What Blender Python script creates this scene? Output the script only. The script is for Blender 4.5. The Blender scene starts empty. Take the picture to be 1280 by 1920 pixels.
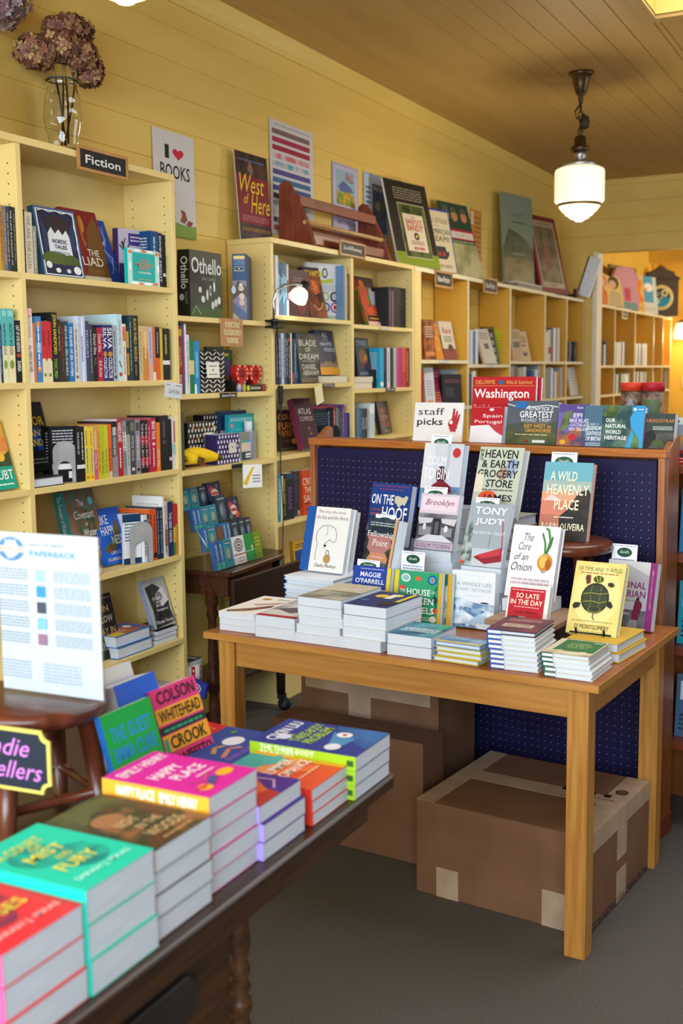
import bpy, math, random
from mathutils import Matrix, Vector
rnd = random.Random(7)
SC = bpy.context.scene
COL = SC.collection
R = math.radians

# ------------------------------------------------------------------ camera, world, lights, exposure
cam_data = bpy.data.cameras.new('camera')
cam = bpy.data.objects.new('camera', cam_data)
COL.objects.link(cam)
SC.camera = cam
cam_data.sensor_fit = 'HORIZONTAL'
cam_data.sensor_width = 24.0
cam_data.lens = 24.0 * 2123.68 / 1280.0
yaw, pitch, roll = R(26.8636), R(7.0357), R(-0.5949)
fw = Vector((-math.sin(yaw) * math.cos(pitch), math.cos(yaw) * math.cos(pitch), -math.sin(pitch)))
rt = Vector((math.cos(yaw), math.sin(yaw), 0))
up = rt.cross(fw)
rt2 = rt * math.cos(roll) + up * math.sin(roll)
up2 = up * math.cos(roll) - rt * math.sin(roll)
cam.matrix_world = Matrix(((rt2.x, up2.x, -fw.x, 2.815), (rt2.y, up2.y, -fw.y, 0.0), (rt2.z, up2.z, -fw.z, 1.533), (0, 0, 0, 1)))
cam_data.dof.use_dof = True
cam_data.dof.focus_distance = 3.55
cam_data.dof.aperture_fstop = 3.8
cam_data.clip_start = 0.05

world = bpy.data.worlds.new('world')
SC.world = world
world.use_nodes = True
wn = world.node_tree
bg = wn.nodes['Background']
sky = wn.nodes.new('ShaderNodeTexSky')
sky.sky_type = 'HOSEK_WILKIE'
sky.turbidity = 5.0
sky.sun_direction = (0.3, 0.5, 0.8)
wn.links.new(sky.outputs['Color'], bg.inputs['Color'])
bg.inputs['Strength'].default_value = 0.6

def area_light(name, loc, target, sx, sy, power, colour):
    d = bpy.data.lights.new(name, 'AREA')
    d.shape = 'RECTANGLE'
    d.size, d.size_y, d.energy, d.color = sx, sy, power, colour
    o = bpy.data.objects.new(name, d)
    COL.objects.link(o)
    o.location = loc
    o.rotation_euler = (Vector(target) - Vector(loc)).to_track_quat('-Z', 'Y').to_euler()
    return o

area_light('daylight_front_window', (2.45, -1.72, 1.88), (2.45, 3.0, 1.4), 4.0, 1.7, 350, (0.74, 0.87, 1.0))
area_light('daylight_skylight', (2.6, 4.0, 3.5), (2.6, 4.0, 0.0), 1.5, 2.6, 80, (0.92, 0.96, 1.0))
area_light('daylight_side_window', (6.3, 7.4, 1.85), (0.0, 7.4, 1.7), 3.5, 1.7, 75, (0.82, 0.91, 1.0))
area_light('far_room_fill', (3.4, 12.2, 3.0), (0.2, 12.2, 1.3), 2.4, 1.6, 200, (1.0, 0.90, 0.72))  # warm fill added out of view to brighten the far room, without a fixture

def point_light(name, loc, power, colour, radius=0.05):
    d = bpy.data.lights.new(name, 'POINT')
    d.energy, d.color, d.shadow_soft_size = power, colour, radius
    o = bpy.data.objects.new(name, d)
    COL.objects.link(o)
    o.location = loc
    return o

SC.view_settings.view_transform = 'Standard'
SC.view_settings.look = 'None'
SC.view_settings.gamma = 1.0
SC.view_settings.use_curve_mapping = False
SC.view_settings.exposure = 0.0
SC.cycles.max_bounces = 7
SC.cycles.diffuse_bounces = 4
SC.cycles.glossy_bounces = 3
SC.cycles.transmission_bounces = 6
SC.cycles.transparent_max_bounces = 8
SC.cycles.caustics_reflective = False
SC.cycles.caustics_refractive = False
SC.cycles.sample_clamp_indirect = 4.0

# ------------------------------------------------------------------ materials
def lin(h):
    h = h.lstrip('#')
    o = []
    for i in (0, 2, 4):
        c = int(h[i:i + 2], 16) / 255
        o.append(c / 12.92 if c <= 0.04045 else ((c + 0.055) / 1.055) ** 2.4)
    return (*o, 1.0)

MATS = {}

def base_mat(name, rough=0.5, spec=0.5):
    m = bpy.data.materials.new(name)
    m.use_nodes = True
    b = m.node_tree.nodes['Principled BSDF']
    b.inputs['Roughness'].default_value = rough
    b.inputs['Specular IOR Level'].default_value = spec
    return m, m.node_tree, b

def noise_mix(nt, b, c1, c2, scale, stretch=(1, 1, 1), lo=0.35, hi=0.65, detail=4.0, c3=None):
    tc = nt.nodes.new('ShaderNodeTexCoord')
    mp = nt.nodes.new('ShaderNodeMapping')
    mp.inputs['Scale'].default_value = stretch
    nz = nt.nodes.new('ShaderNodeTexNoise')
    nz.inputs['Scale'].default_value = scale
    nz.inputs['Detail'].default_value = detail
    cr = nt.nodes.new('ShaderNodeValToRGB')
    cr.color_ramp.elements[0].position = lo
    cr.color_ramp.elements[1].position = hi
    cr.color_ramp.elements[0].color = lin(c1)
    cr.color_ramp.elements[1].color = lin(c2)
    if c3:
        e = cr.color_ramp.elements.new((lo + hi) / 2)
        e.color = lin(c3)
    nt.links.new(tc.outputs['Object'], mp.inputs['Vector'])
    nt.links.new(mp.outputs['Vector'], nz.inputs['Vector'])
    nt.links.new(nz.outputs['Fac'], cr.inputs['Fac'])
    nt.links.new(cr.outputs['Color'], b.inputs['Base Color'])
    return nz, mp

def add_bump(nt, b, src, strength=0.2, dist=0.002):
    bp = nt.nodes.new('ShaderNodeBump')
    bp.inputs['Strength'].default_value = strength
    bp.inputs['Distance'].default_value = dist
    nt.links.new(src, bp.inputs['Height'])
    nt.links.new(bp.outputs['Normal'], b.inputs['Normal'])

def ink(c):
    """printed colour 'rrggbb', or a mottled print 'rrggbb|rrggbb|scale'"""
    if c in MATS:
        return MATS[c]
    if '|' in c:
        p = c.split('|')
        m, nt, b = base_mat('print_' + c.replace('|', '_'), 0.5, 0.22)
        noise_mix(nt, b, p[0], p[1], float(p[2]), (1, 1, 1), 0.42, 0.58, 5.0, p[3] if len(p) > 3 else None)
    else:
        m, nt, b = base_mat('print_' + c, 0.5, 0.22)
        b.inputs['Base Color'].default_value = lin(c)
    MATS[c] = m
    return m

def surf(name, c1, c2=None, rough=0.5, scale=6.0, stretch=(1, 1, 1), spec=0.5, bump=0.0, metal=0.0, lo=0.35, hi=0.65, dist=0.002, coat=0.0):
    m, nt, b = base_mat(name, rough, spec)
    b.inputs['Metallic'].default_value = metal
    b.inputs['Coat Weight'].default_value = coat
    if c2:
        nz, mp = noise_mix(nt, b, c1, c2, scale, stretch, lo, hi)
        if bump:
            add_bump(nt, b, nz.outputs['Fac'], bump, dist)
    else:
        b.inputs['Base Color'].default_value = lin(c1)
    MATS[name] = m
    return m

def pages_mat(name, c1, c2):
    """sheet edges: fine lines that run along the sheets (local Y is the thickness)"""
    m, nt, b = base_mat(name, 0.75, 0.2)
    noise_mix(nt, b, c1, c2, 1.0, (9.0, 900.0, 9.0), 0.3, 0.7, 3.0)
    MATS[name] = m
    return m

pages_mat('pages_white', 'bfc7d2', 'dee5ee')
pages_mat('pages_cream', 'cdc3ab', 'e6dcc6')
M = MATS
surf('wall_paint', 'e6c66c', 'ddbc62', 0.5, 3.0, (1, 0.3, 2.0), 0.35)
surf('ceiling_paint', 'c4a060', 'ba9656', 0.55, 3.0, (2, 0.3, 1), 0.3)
surf('far_paint', 'e6bd4a', 'dfb23f', 0.6, 2.0)
surf('shelf_paint', 'e8d08a', 'e0c67e', 0.42, 3.0, (1, 1, 0.4), 0.4)
surf('white_paint', 'dcd8c8', 'e4e0d2', 0.4, 3.0)
surf('carpet', '4a4540', '66615c', 0.95, 260.0, (1, 1, 1), 0.1, 0.5, 0.0, 0.3, 0.7, 0.004)
surf('honey_oak', 'ac7434', 'bb8442', 0.32, 9.0, (0.5, 9.0, 9.0), 0.5, 0.05)
surf('honey_oak_v', 'aa7030', 'c08c46', 0.32, 9.0, (9.0, 9.0, 0.5), 0.5, 0.05)
surf('orange_oak', 'a35a24', 'b9722f', 0.4, 14.0, (0.6, 8.0, 8.0), 0.5, 0.1)
surf('worn_oak', '9a5c38', 'b57a52', 0.5, 10.0, (8.0, 8.0, 0.6), 0.4, 0.1)
surf('dark_oak', '6a2f16', '84401e', 0.4, 10.0, (0.6, 8.0, 8.0), 0.5)
surf('brown_wood', '7a4420', '8f5528', 0.38, 7.0, (6.0, 6.0, 0.5), 0.5)
surf('red_wood', '6e2f18', '86402a', 0.4, 8.0, (5.0, 1.0, 1.0), 0.5)
surf('pale_wood', 'b98a54', 'c99d68', 0.5, 8.0, (8, 0.5, 8))
surf('frame_wood', 'a8743c', 'b98448', 0.45, 20.0)
surf('mahogany', '4e2314', '6b3420', 0.28, 8.0, (1.0, 6.0, 1.0), 0.5)
surf('tan_board', '8a6a50', 'a3836a', 0.6, 12.0, (0.6, 8.0, 8.0))
surf('antique_wood', '3a1d10', '53301c', 0.3, 9.0, (6.0, 0.8, 6.0), 0.5)
surf('antique_dark', '24120b', '331b10', 0.4, 9.0, (6.0, 0.8, 6.0), 0.4)
surf('dark_table', '2f1b10', '402614', 0.3, 9.0, (8.0, 0.6, 8.0), 0.5)
surf('dark_table_side', '3a2412', '57361a', 0.38, 9.0, (8.0, 0.6, 8.0), 0.5)
surf('dark_bar', '23201f', '2f2b2a', 0.3, 6.0)
surf('cardboard', '70503a', '7b5a42', 0.75, 7.0, (1, 1, 1), 0.2)
surf('paper_tape', 'a58d74', 'b29a82', 0.5, 14.0)
surf('peg_blue', '18133c', '1c1745', 0.55, 8.0, (1, 1, 1), 0.3)
surf('cork', 'a8784a', 'c29464', 0.8, 90.0)
surf('grey_metal', '9a9a9a', 'a6a6a6', 0.45, 20.0, (1, 1, 1), 0.5)
surf('chrome', 'c8ccd0', None, 0.15, metal=1.0)
surf('alu', 'b0b0b0', None, 0.4, metal=1.0)
surf('bronze', '4a3822', '5f4a2c', 0.35, 12.0, (1, 1, 1), 0.5, 0.0, 0.7)
surf('plush_yellow', 'e8bd1a', 'f0cc2e', 0.9, 30.0, (1, 1, 1), 0.2, 0.3)
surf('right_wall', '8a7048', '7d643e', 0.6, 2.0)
surf('shaded_yellow', 'd6a63e', 'cd9c34', 0.5, 3.0, (1, 1, 0.4), 0.35)  # yellow shelf paint with the shade inside the bays put into its colour
surf('lit_edge_paint', 'e6ddbc', 'ded4b0', 0.45, 4.0)  # same shelf paint, window light on the front edges put into its colour
surf('table_red', '8f4f22', 'a0602c', 0.38, 9.0, (0.5, 9.0, 9.0), 0.45)


def glass(name, tint=(1, 1, 1, 1), rough=0.02, mixfac=0.0):
    m = bpy.data.materials.new(name)
    m.use_nodes = True
    nt = m.node_tree
    b = nt.nodes['Principled BSDF']
    b.inputs['Base Color'].default_value = tint
    b.inputs['Transmission Weight'].default_value = 1.0
    b.inputs['Roughness'].default_value = rough
    b.inputs['IOR'].default_value = 1.45
    MATS[name] = m
glass('clear_glass', (0.97, 0.98, 0.97, 1))

def clear_plastic(name):
    """thin clear sheet: mostly see-through with a glossy skin"""
    m = bpy.data.materials.new(name)
    m.use_nodes = True
    nt = m.node_tree
    out = nt.nodes['Material Output']
    tr = nt.nodes.new('ShaderNodeBsdfTransparent')
    tr.inputs['Color'].default_value = (0.97, 0.985, 0.99, 1)
    gl = nt.nodes.new('ShaderNodeBsdfGlossy')
    gl.inputs['Roughness'].default_value = 0.08
    mx = nt.nodes.new('ShaderNodeMixShader')
    mx.inputs['Fac'].default_value = 0.07
    nt.links.new(tr.outputs['BSDF'], mx.inputs[1])
    nt.links.new(gl.outputs['BSDF'], mx.inputs[2])
    nt.links.new(mx.outputs['Shader'], out.inputs['Surface'])
    MATS[name] = m
clear_plastic('acrylic')

def glow(name, colour, strength, base='f4ecd6'):
    m, nt, b = base_mat(name, 0.3)
    b.inputs['Base Color'].default_value = lin(base)
    b.inputs['Emission Color'].default_value = lin(colour)
    b.inputs['Emission Strength'].default_value = strength
    MATS[name] = m

glow('lit_globe', 'fff0cc', 0.72)
glow('lit_globe_low', 'ffdf9c', 0.7)
glow('lit_shade', 'fff4e4', 0.55, 'd8d4cc')

# ------------------------------------------------------------------ mesh helper
_text_cache = {}

def text_geo(body, bold=0.0, shear=0.0):
    key = (body, bold, shear)
    if key in _text_cache:
        return _text_cache[key]
    cu = bpy.data.curves.new('lettering', 'FONT')
    cu.body = body
    cu.size = 1.0
    cu.resolution_u = 2 if len(body) < 14 else 1
    cu.offset = bold
    cu.shear = shear
    ob = bpy.data.objects.new('lettering', cu)
    COL.objects.link(ob)
    bpy.context.view_layer.update()
    me = bpy.data.meshes.new_from_object(ob.evaluated_get(bpy.context.evaluated_depsgraph_get()))
    vs = [(v.co.x, v.co.y) for v in me.vertices]
    fs = [tuple(p.vertices) for p in me.polygons]
    bpy.data.objects.remove(ob)
    bpy.data.curves.remove(cu)
    bpy.data.meshes.remove(me)
    if vs:
        x0, x1 = min(v[0] for v in vs), max(v[0] for v in vs)
        y0, y1 = min(v[1] for v in vs), max(v[1] for v in vs)
        vs = [((x - x0) / max(x1 - x0, 1e-6), (y - y0) / max(y1 - y0, 1e-6)) for x, y in vs]
    _text_cache[key] = (vs, fs)
    return vs, fs

class MB:
    def __init__(self):
        self.v, self.f, self.mi, self.sm, self.mats = [], [], [], [], []

    def m(self, mat):
        if isinstance(mat, str):
            mat = MATS[mat] if mat in MATS else ink(mat)
        if mat not in self.mats:
            self.mats.append(mat)
        return self.mats.index(mat)

    def add(self, vs, fs, mat, smooth=False):
        n = len(self.v)
        k = self.m(mat)
        self.v.extend([tuple(p) for p in vs])
        for f in fs:
            self.f.append(tuple(i + n for i in f))
            self.mi.append(k)
            self.sm.append(smooth)

    def box(self, a, b, mat, mx=None):
        x0, y0, z0 = a
        x1, y1, z1 = b
        vs = [(x0, y0, z0), (x1, y0, z0), (x1, y1, z0), (x0, y1, z0), (x0, y0, z1), (x1, y0, z1), (x1, y1, z1), (x0, y1, z1)]
        if mx:
            vs = [mx @ Vector(p) for p in vs]
        self.add(vs, [(0, 3, 2, 1), (4, 5, 6, 7), (0, 1, 5, 4), (1, 2, 6, 5), (2, 3, 7, 6), (3, 0, 4, 7)], mat)

    def poly(self, pts, mat):
        self.add(pts, [tuple(range(len(pts)))], mat)

    def prism(self, pts, axis, lo, hi, mat, mx=None):
        """outline pts (2D, counter-clockwise) pushed along axis 0/1/2 from lo to hi"""
        def put(p, t):
            q = [p[0], p[1]]
            q.insert(axis, t)
            return Vector(q)
        n = len(pts)
        vs = [put(p, lo) for p in pts] + [put(p, hi) for p in pts]
        if mx:
            vs = [mx @ p for p in vs]
        fs = [tuple(range(n))[::-1], tuple(range(n, 2 * n))] + [(i, (i + 1) % n, (i + 1) % n + n, i + n) for i in range(n)]
        if axis == 1:
            fs = [f[::-1] for f in fs]
        self.add(vs, fs, mat)

    def lathe(self, prof, mat, c=(0, 0, 0), seg=24, mx=None, cap=True):
        vs, fs = [], []
        n = len(prof)
        for i in range(seg):
            a = 2 * math.pi * i / seg
            for r, z in prof:
                p = Vector((c[0] + r * math.cos(a), c[1] + r * math.sin(a), c[2] + z))
                vs.append(mx @ p if mx else p)
        for i in range(seg):
            j = (i + 1) % seg
            for k in range(n - 1):
                fs.append((i * n + k, j * n + k, j * n + k + 1, i * n + k + 1))
        if cap:
            if prof[0][0] > 1e-5:
                fs.append(tuple(i * n for i in range(seg))[::-1])
            if prof[-1][0] > 1e-5:
                fs.append(tuple(i * n + n - 1 for i in range(seg)))
        self.add(vs, fs, mat, True)

    def tube(self, path, r, mat, seg=8):
        path = [Vector(p) for p in path]
        vs, fs = [], []
        n = len(path)
        for i, p in enumerate(path):
            t = (path[min(i + 1, n - 1)] - path[max(i - 1, 0)]).normalized()
            u = t.cross(Vector((0, 0, 1)))
            if u.length < 1e-3:
                u = t.cross(Vector((1, 0, 0)))
            u.normalize()
            w = u.cross(t).normalized()
            rr = r[i] if isinstance(r, (list, tuple)) else r
            for k in range(seg):
                a = 2 * math.pi * k / seg
                vs.append(p + u * (rr * math.cos(a)) + w * (rr * math.sin(a)))
        for i in range(n - 1):
            for k in range(seg):
                fs.append((i * seg + k, i * seg + (k + 1) % seg, (i + 1) * seg + (k + 1) % seg, (i + 1) * seg + k))
        fs.append(tuple(range(seg)))
        fs.append(tuple(range((n - 1) * seg, n * seg))[::-1])
        self.add(vs, fs, mat, True)

    def art(self, items, o, ex, ey, en, first=1, eps=0.00022):
        """flat print on a face: o corner, ex / ey full edge vectors, en outward normal; items in 0..1 face coordinates"""
        o, ex, ey, en = Vector(o), Vector(ex), Vector(ey), Vector(en)
        k = first
        for it in items:
            off = en * (eps * k)
            P = lambda x, y: o + ex * x + ey * y + off
            t = it[0]
            if t == 'R':
                _, x0, y0, x1, y1, c = it
                self.add([P(x0, y0), P(x1, y0), P(x1, y1), P(x0, y1)], [(0, 1, 2, 3)], c)
            elif t == 'E':
                _, cx, cy, rx, ry, c = it
                n = 20
                self.add([P(cx + rx * math.cos(2 * math.pi * i / n), cy + ry * math.sin(2 * math.pi * i / n)) for i in range(n)], [tuple(range(n))], c)
            elif t == 'P':
                self.add([P(*p) for p in it[1]], [tuple(range(len(it[1])))], it[2])
            elif t == 'L':        # stroke through points, width in x units
                pts, wd, c = it[1], it[2], it[3]
                asp = ex.length / max(ey.length, 1e-6)
                for (xa, ya), (xb, yb) in zip(pts, pts[1:]):
                    dx, dy = (xb - xa) * ex.length, (yb - ya) * ey.length
                    ln = math.hypot(dx, dy) or 1e-6
                    nx, ny = -dy / ln * wd / 2, dx / ln * wd / 2 * asp
                    self.add([P(xa - nx, ya - ny), P(xb - nx, yb - ny), P(xb + nx, yb + ny), P(xa + nx, ya + ny)], [(0, 1, 2, 3)], c)
            elif t == 'T':
                _, s, x0, y0, x1, y1, c = it[:7]
                st = it[7] if len(it) > 7 else ''
                vs, fs = text_geo(s, 0.013 if 'b' in st else 0.0, 0.35 if 'i' in st else 0.0)
                if vs:
                    self.add([P(x0 + (x1 - x0) * a, y0 + (y1 - y0) * b) for a, b in vs], fs, c)
            elif t == 'B':        # small blurred-out print: rows of short dashes
                _, x0, y0, x1, y1, n, c = it
                for i in range(n):
                    yy = y0 + (y1 - y0) * (i + 0.2) / n
                    hh = (y1 - y0) / n * 0.45
                    xx = x0
                    while xx < x1:
                        ln = (0.05 + 0.11 * rnd.random()) * (x1 - x0) * 1.2
                        self.add([P(xx, yy), P(min(xx + ln, x1), yy), P(min(xx + ln, x1), yy + hh), P(xx, yy + hh)], [(0, 1, 2, 3)], c)
                        xx += ln + 0.025 * (x1 - x0)
            k += 1

    def build(self, name, parent=None, bevel=0.0, mx=None):
        me = bpy.data.meshes.new(name)
        me.from_pydata(self.v, [], self.f)
        for mt in self.mats:
            me.materials.append(mt)
        me.polygons.foreach_set('material_index', self.mi)
        me.polygons.foreach_set('use_smooth', self.sm)
        me.update()
        o = bpy.data.objects.new(name, me)
        COL.objects.link(o)
        if parent:
            o.parent = parent
        if mx:
            o.matrix_world = mx
        if bevel:
            b = o.modifiers.new('edge', 'BEVEL')
            b.width = bevel
            b.segments = 2
            b.limit_method = 'ANGLE'
            b.angle_limit = R(50)
        return o

def tag(o, label, cat, group=None, kind=None):
    o['label'] = label
    o['category'] = cat
    if group:
        o['group'] = group
    if kind:
        o['kind'] = kind
    return o

def struct(o, label=None, cat='wall'):
    o['kind'] = 'structure'
    if label:
        o['label'] = label
        o['category'] = cat
    return o

def empty(name, loc, rz=0.0):
    o = bpy.data.objects.new(name, None)
    o.empty_display_size = 0.05
    COL.objects.link(o)
    o.location = loc
    o.rotation_euler = (0, 0, rz)
    return o

def pose(o, a, tilt=0.0, mode='F', lean=0.0):
    """frame of a book or board: local X its width, Y its thickness (front cover at Y=0), Z its height"""
    a = R(a)
    x = Vector((math.cos(a), math.sin(a), 0))
    if mode == 'L':
        y = Vector((0, 0, -1))
    else:
        back = Vector((-x.y, x.x, 0))
        u = Vector((0, 0, 1)) * math.cos(R(tilt)) + back * math.sin(R(tilt))
        y = u.cross(x)
    z = x.cross(y)
    m = Matrix(((x.x, y.x, z.x, o[0]), (x.y, y.y, z.y, o[1]), (x.z, y.z, z.z, o[2]), (0, 0, 0, 1)))
    if lean:
        m = m @ Matrix.Rotation(R(lean), 4, 'Y')
    return m

def book(label, group, o, a, tilt, mode, dim, col, spine=None, art=(), sart=(), back=(), hard=False, pg='pages_white', tail=(), lean=0.0, name='book', cat='book', parts=True):
    w, h, t = dim
    if name == 'book':
        name = 'hardback_book' if hard else 'paperback_book' if mode == 'L' else 'book'
    if mode == 'F' and tilt > 0 and o[0] < 0.3:
        o = (o[0], o[1], o[2] + t * math.sin(R(tilt)))      # a leaning book stands on its rear bottom edge
    mx = pose(o, a, tilt, mode, lean)
    c = 0.0024 if hard else 0.0007
    i = 0.004 if hard else 0.0006
    b = MB()
    b.box((0, 0, 0), (w, c, h), col)
    b.box((0, t - c, 0), (w, t, h), col)
    b.box((0, c, 0), (c, t - c, h), spine or col)
    if spine and not hard:
        b.art([('R', 0, 0, 1, 1, spine)], (0, t, h), (0, 0, -h), (0, -t, 0), (-1, 0, 0))
    elif spine:
        b.art([('R', 0, 0, 1, 1, spine)], (0, t, h), (0, 0, -h), (0, -t, 0), (-1, 0, 0))
    if art:
        b.art(art, (0, 0, 0), (w, 0, 0), (0, 0, h), (0, -1, 0))
    if sart:
        b.art(sart, (0, t, h), (0, 0, -h), (0, -t, 0), (-1, 0, 0), 2)
    if back:
        b.art(back, (w, t, 0), (-w, 0, 0), (0, 0, h), (0, 1, 0))
    if tail:
        b.art(tail, (0, t, 0), (w, 0, 0), (0, -t, 0), (0, 0, -1))
    if not parts:
        b.box((c, c, i), (w - i, t - c, h - i), pg)
        ob = b.build(name, None, 0, mx)
    else:
        ob = b.build(name, None, 0, mx)
        p = MB()
        p.box((c, c, i), (w - i, t - c, h - i), pg)
        q = p.build('page_block', ob)
    return tag(ob, label, cat, group)

ORD = 'first second third fourth fifth sixth seventh eighth ninth tenth eleventh twelfth thirteenth fourteenth fifteenth sixteenth seventeenth eighteenth nineteenth twentieth twenty-first twenty-second twenty-third twenty-fourth twenty-fifth twenty-sixth twenty-seventh twenty-eighth twenty-ninth thirtieth thirty-first'.split()

def spine_row(place, x, z, items, depth=0.155, pg='pages_cream', noun='book', parts=True):
    """upright books, spines to the room: (y, thickness, height, colour, colour words, spine print)"""
    for k, (y, t, h, c, words, sart, bk) in enumerate(items):
        book('%s spine, %s upright from left on %s' % (words, ORD[k], place), 'upright books on ' + place, (x, y + t, z), 180, 0, 'F',
             (depth, h, t - 0.0006), bk or c, c, (), sart, (('B', 0.12, 0.25, 0.88, 0.9, 12, 'c8c4bc'),) if bk else (), False, pg, (), 0.0, 'book', 'book', parts)

def stack(label, group, x, y, a, ztop_list, dims, cols, art, spine=None, hard=False, pg='pages_white', tail=(), sart=(), place='', offs=None, words=None):
    """books lying flat, listed from the table up; each is a book of its own"""
    z = ztop_list
    n = len(cols)
    for k in range(n):
        w, h, t = dims
        z += t
        dx, dy = (offs[k] if offs else (0, 0))
        pos = 'topmost' if k == n - 1 else ('bottom' if k == 0 else ORD[k] + ' from bottom')
        lab = label % pos
        book(lab, group, (x + dx, y + dy, z), a, 0, 'L', (w, h, t - 0.0006), cols[k], spine, art if k == n - 1 else (), sart, (), hard, pg, tail)

# ================================================================== the room
def planks(name, o, eu, ev, n, spacing, groove, mat, en, first=0.0):
    """boarded surface: n boards along ev with a small groove between them"""
    b = MB()
    o, eu, ev, en = Vector(o), Vector(eu), Vector(ev), Vector(en)
    t = 0.0
    tot = ev.length
    d = ev.normalized()
    k = 0
    while t < tot - 1e-6:
        w = first if (k == 0 and first) else spacing
        e = min(t + w, tot)
        g = groove / 2
        a, c = o + d * (t + g), o + d * (e - g)
        deep = -en * groove
        b.poly([a, a + eu, c + eu, c], mat)
        lo, hi = o + d * (e - g), o + d * (e + g)
        mid = o + d * e + deep
        b.poly([lo, lo + eu, mid + eu, mid], mat)
        b.poly([mid, mid + eu, hi + eu, hi], mat)
        t = e
        k += 1
    ob = b.build(name)
    return struct(ob)

planks('wall_left', (0, -1.7, 0), (0, 11.5, 0), (0, 0, 3.14), 24, 0.1372, 0.0035, 'wall_paint', (1, 0, 0), 0.0735)
planks('ceiling', (0, -1.7, 3.125), (0, 11.5, 0), (1.68, 0, 0), 14, 0.1286, 0.006, 'ceiling_paint', (0, 0, -1), 0.106)
planks('ceiling', (1.68, 5.44, 3.125), (0, 4.36, 0), (4.52, 0, 0), 30, 0.1286, 0.006, 'ceiling_paint', (0, 0, -1))
planks('ceiling', (3.6, -1.7, 3.125), (0, 7.14, 0), (2.6, 0, 0), 30, 0.1286, 0.006, 'ceiling_paint', (0, 0, -1))
planks('ceiling', (1.68, -1.7, 3.125), (0, 4.2, 0), (1.92, 0, 0), 30, 0.1286, 0.006, 'ceiling_paint', (0, 0, -1))
b = MB()
b.box((1.64, 2.46, 3.13), (1.68, 5.48, 4.3), 'wall_paint')
b.box((1.68, 5.44, 3.13), (3.64, 5.48, 4.3), 'wall_paint')
b.box((3.6, 2.46, 3.13), (3.64, 5.44, 4.3), 'wall_paint')
b.box((1.68, 2.46, 3.13), (3.6, 2.5, 4.3), 'wall_paint')
b.box((1.64, 2.46, 4.3), (3.64, 5.48, 4.34), 'wall_paint')
struct(b.build('wall_skylight_well'))
b = MB()
b.box((1.62, 2.4, 3.108), (1.68, 5.5, 3.124), 'ceiling_paint')
b.box((1.68, 5.44, 3.108), (3.66, 5.5, 3.124), 'ceiling_paint')
b.box((1.66, 5.43, 3.125), (3.6, 5.44, 3.17), 'wall_paint')
struct(b.build('trim_1'))
b = MB()
b.prism([(0, 3.05), (0.012, 3.05), (0.03, 3.07), (0.05, 3.105), (0.06, 3.125), (0, 3.125)], 1, -1.7, 9.79, 'wall_paint')
struct(b.build('trim_2'))
b = MB()
b.box((-0.2, -2.2, -0.05), (6.4, 14.3, 0.0), 'carpet')
struct(b.build('floor'))
# end wall with the wide opening to the far room
planks('wall_end', (0, 9.79, 2.525), (6.2, 0, 0), (0, 0, 0.6), 6, 0.137, 0.004, 'wall_paint', (0, -1, 0))
b = MB()
b.box((0.0, 9.795, 2.525), (6.2, 9.93, 3.13), 'wall_paint')
b.box((0.0, 9.79, 0), (0.30, 9.93, 2.525), 'wall_paint')
struct(b.build('wall_end_core'))
b = MB()
b.box((0.30, 9.77, 0), (0.335, 9.95, 2.525), 'white_paint')
struct(b.build('trim_3'), None)
# far room
b = MB()
b.box((-0.1, 9.93, 0), (0.0, 14.1, 2.95), 'far_paint')
struct(b.build('wall_far_left'))
b = MB()
b.box((-0.1, 14.0, 0), (6.2, 14.1, 2.95), 'far_paint')
b.box((0.0, 13.42, 2.74), (6.2, 13.5, 2.95), 'far_paint')
b.box((0.0, 13.58, 0), (0.04, 14.0, 2.74), 'far_paint')
struct(b.build('wall_far'))
b = MB()
b.box((-0.1, 9.93, 2.95), (6.3, 14.1, 3.0), 'far_paint')
struct(b.build('ceiling_far'))
b = MB()
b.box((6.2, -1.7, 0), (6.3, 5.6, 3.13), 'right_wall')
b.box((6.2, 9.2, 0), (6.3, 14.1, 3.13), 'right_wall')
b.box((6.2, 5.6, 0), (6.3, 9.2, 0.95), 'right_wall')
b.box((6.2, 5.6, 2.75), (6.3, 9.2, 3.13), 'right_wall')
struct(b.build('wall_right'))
b = MB()
b.box((-0.1, -1.75, 0), (0.4, -1.65, 3.13), 'wall_paint')
b.box((4.5, -1.75, 0), (6.3, -1.65, 3.13), 'wall_paint')
b.box((0.4, -1.75, 0), (4.5, -1.65, 0.95), 'wall_paint')
b.box((0.4, -1.75, 2.75), (4.5, -1.65, 3.13), 'wall_paint')
struct(b.build('wall_front'))
b = MB()
for x in (0.4, 1.75, 3.1, 4.44):
    b.box((x, -1.7, 0.95), (x + 0.06, -1.62, 2.75), 'wall_paint')
for z in (0.95, 2.69):
    b.box((0.4, -1.7, z), (4.5, -1.62, z + 0.06), 'wall_paint')
struct(b.build('window_1'))
b = MB()
for y in (5.6, 7.37, 9.14):
    b.box((6.17, y, 0.95), (6.25, y + 0.06, 2.75), 'wall_paint')
for z in (0.95, 2.69):
    b.box((6.17, 5.6, z), (6.25, 9.2, z + 0.06), 'wall_paint')
struct(b.build('window_2'))

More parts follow.
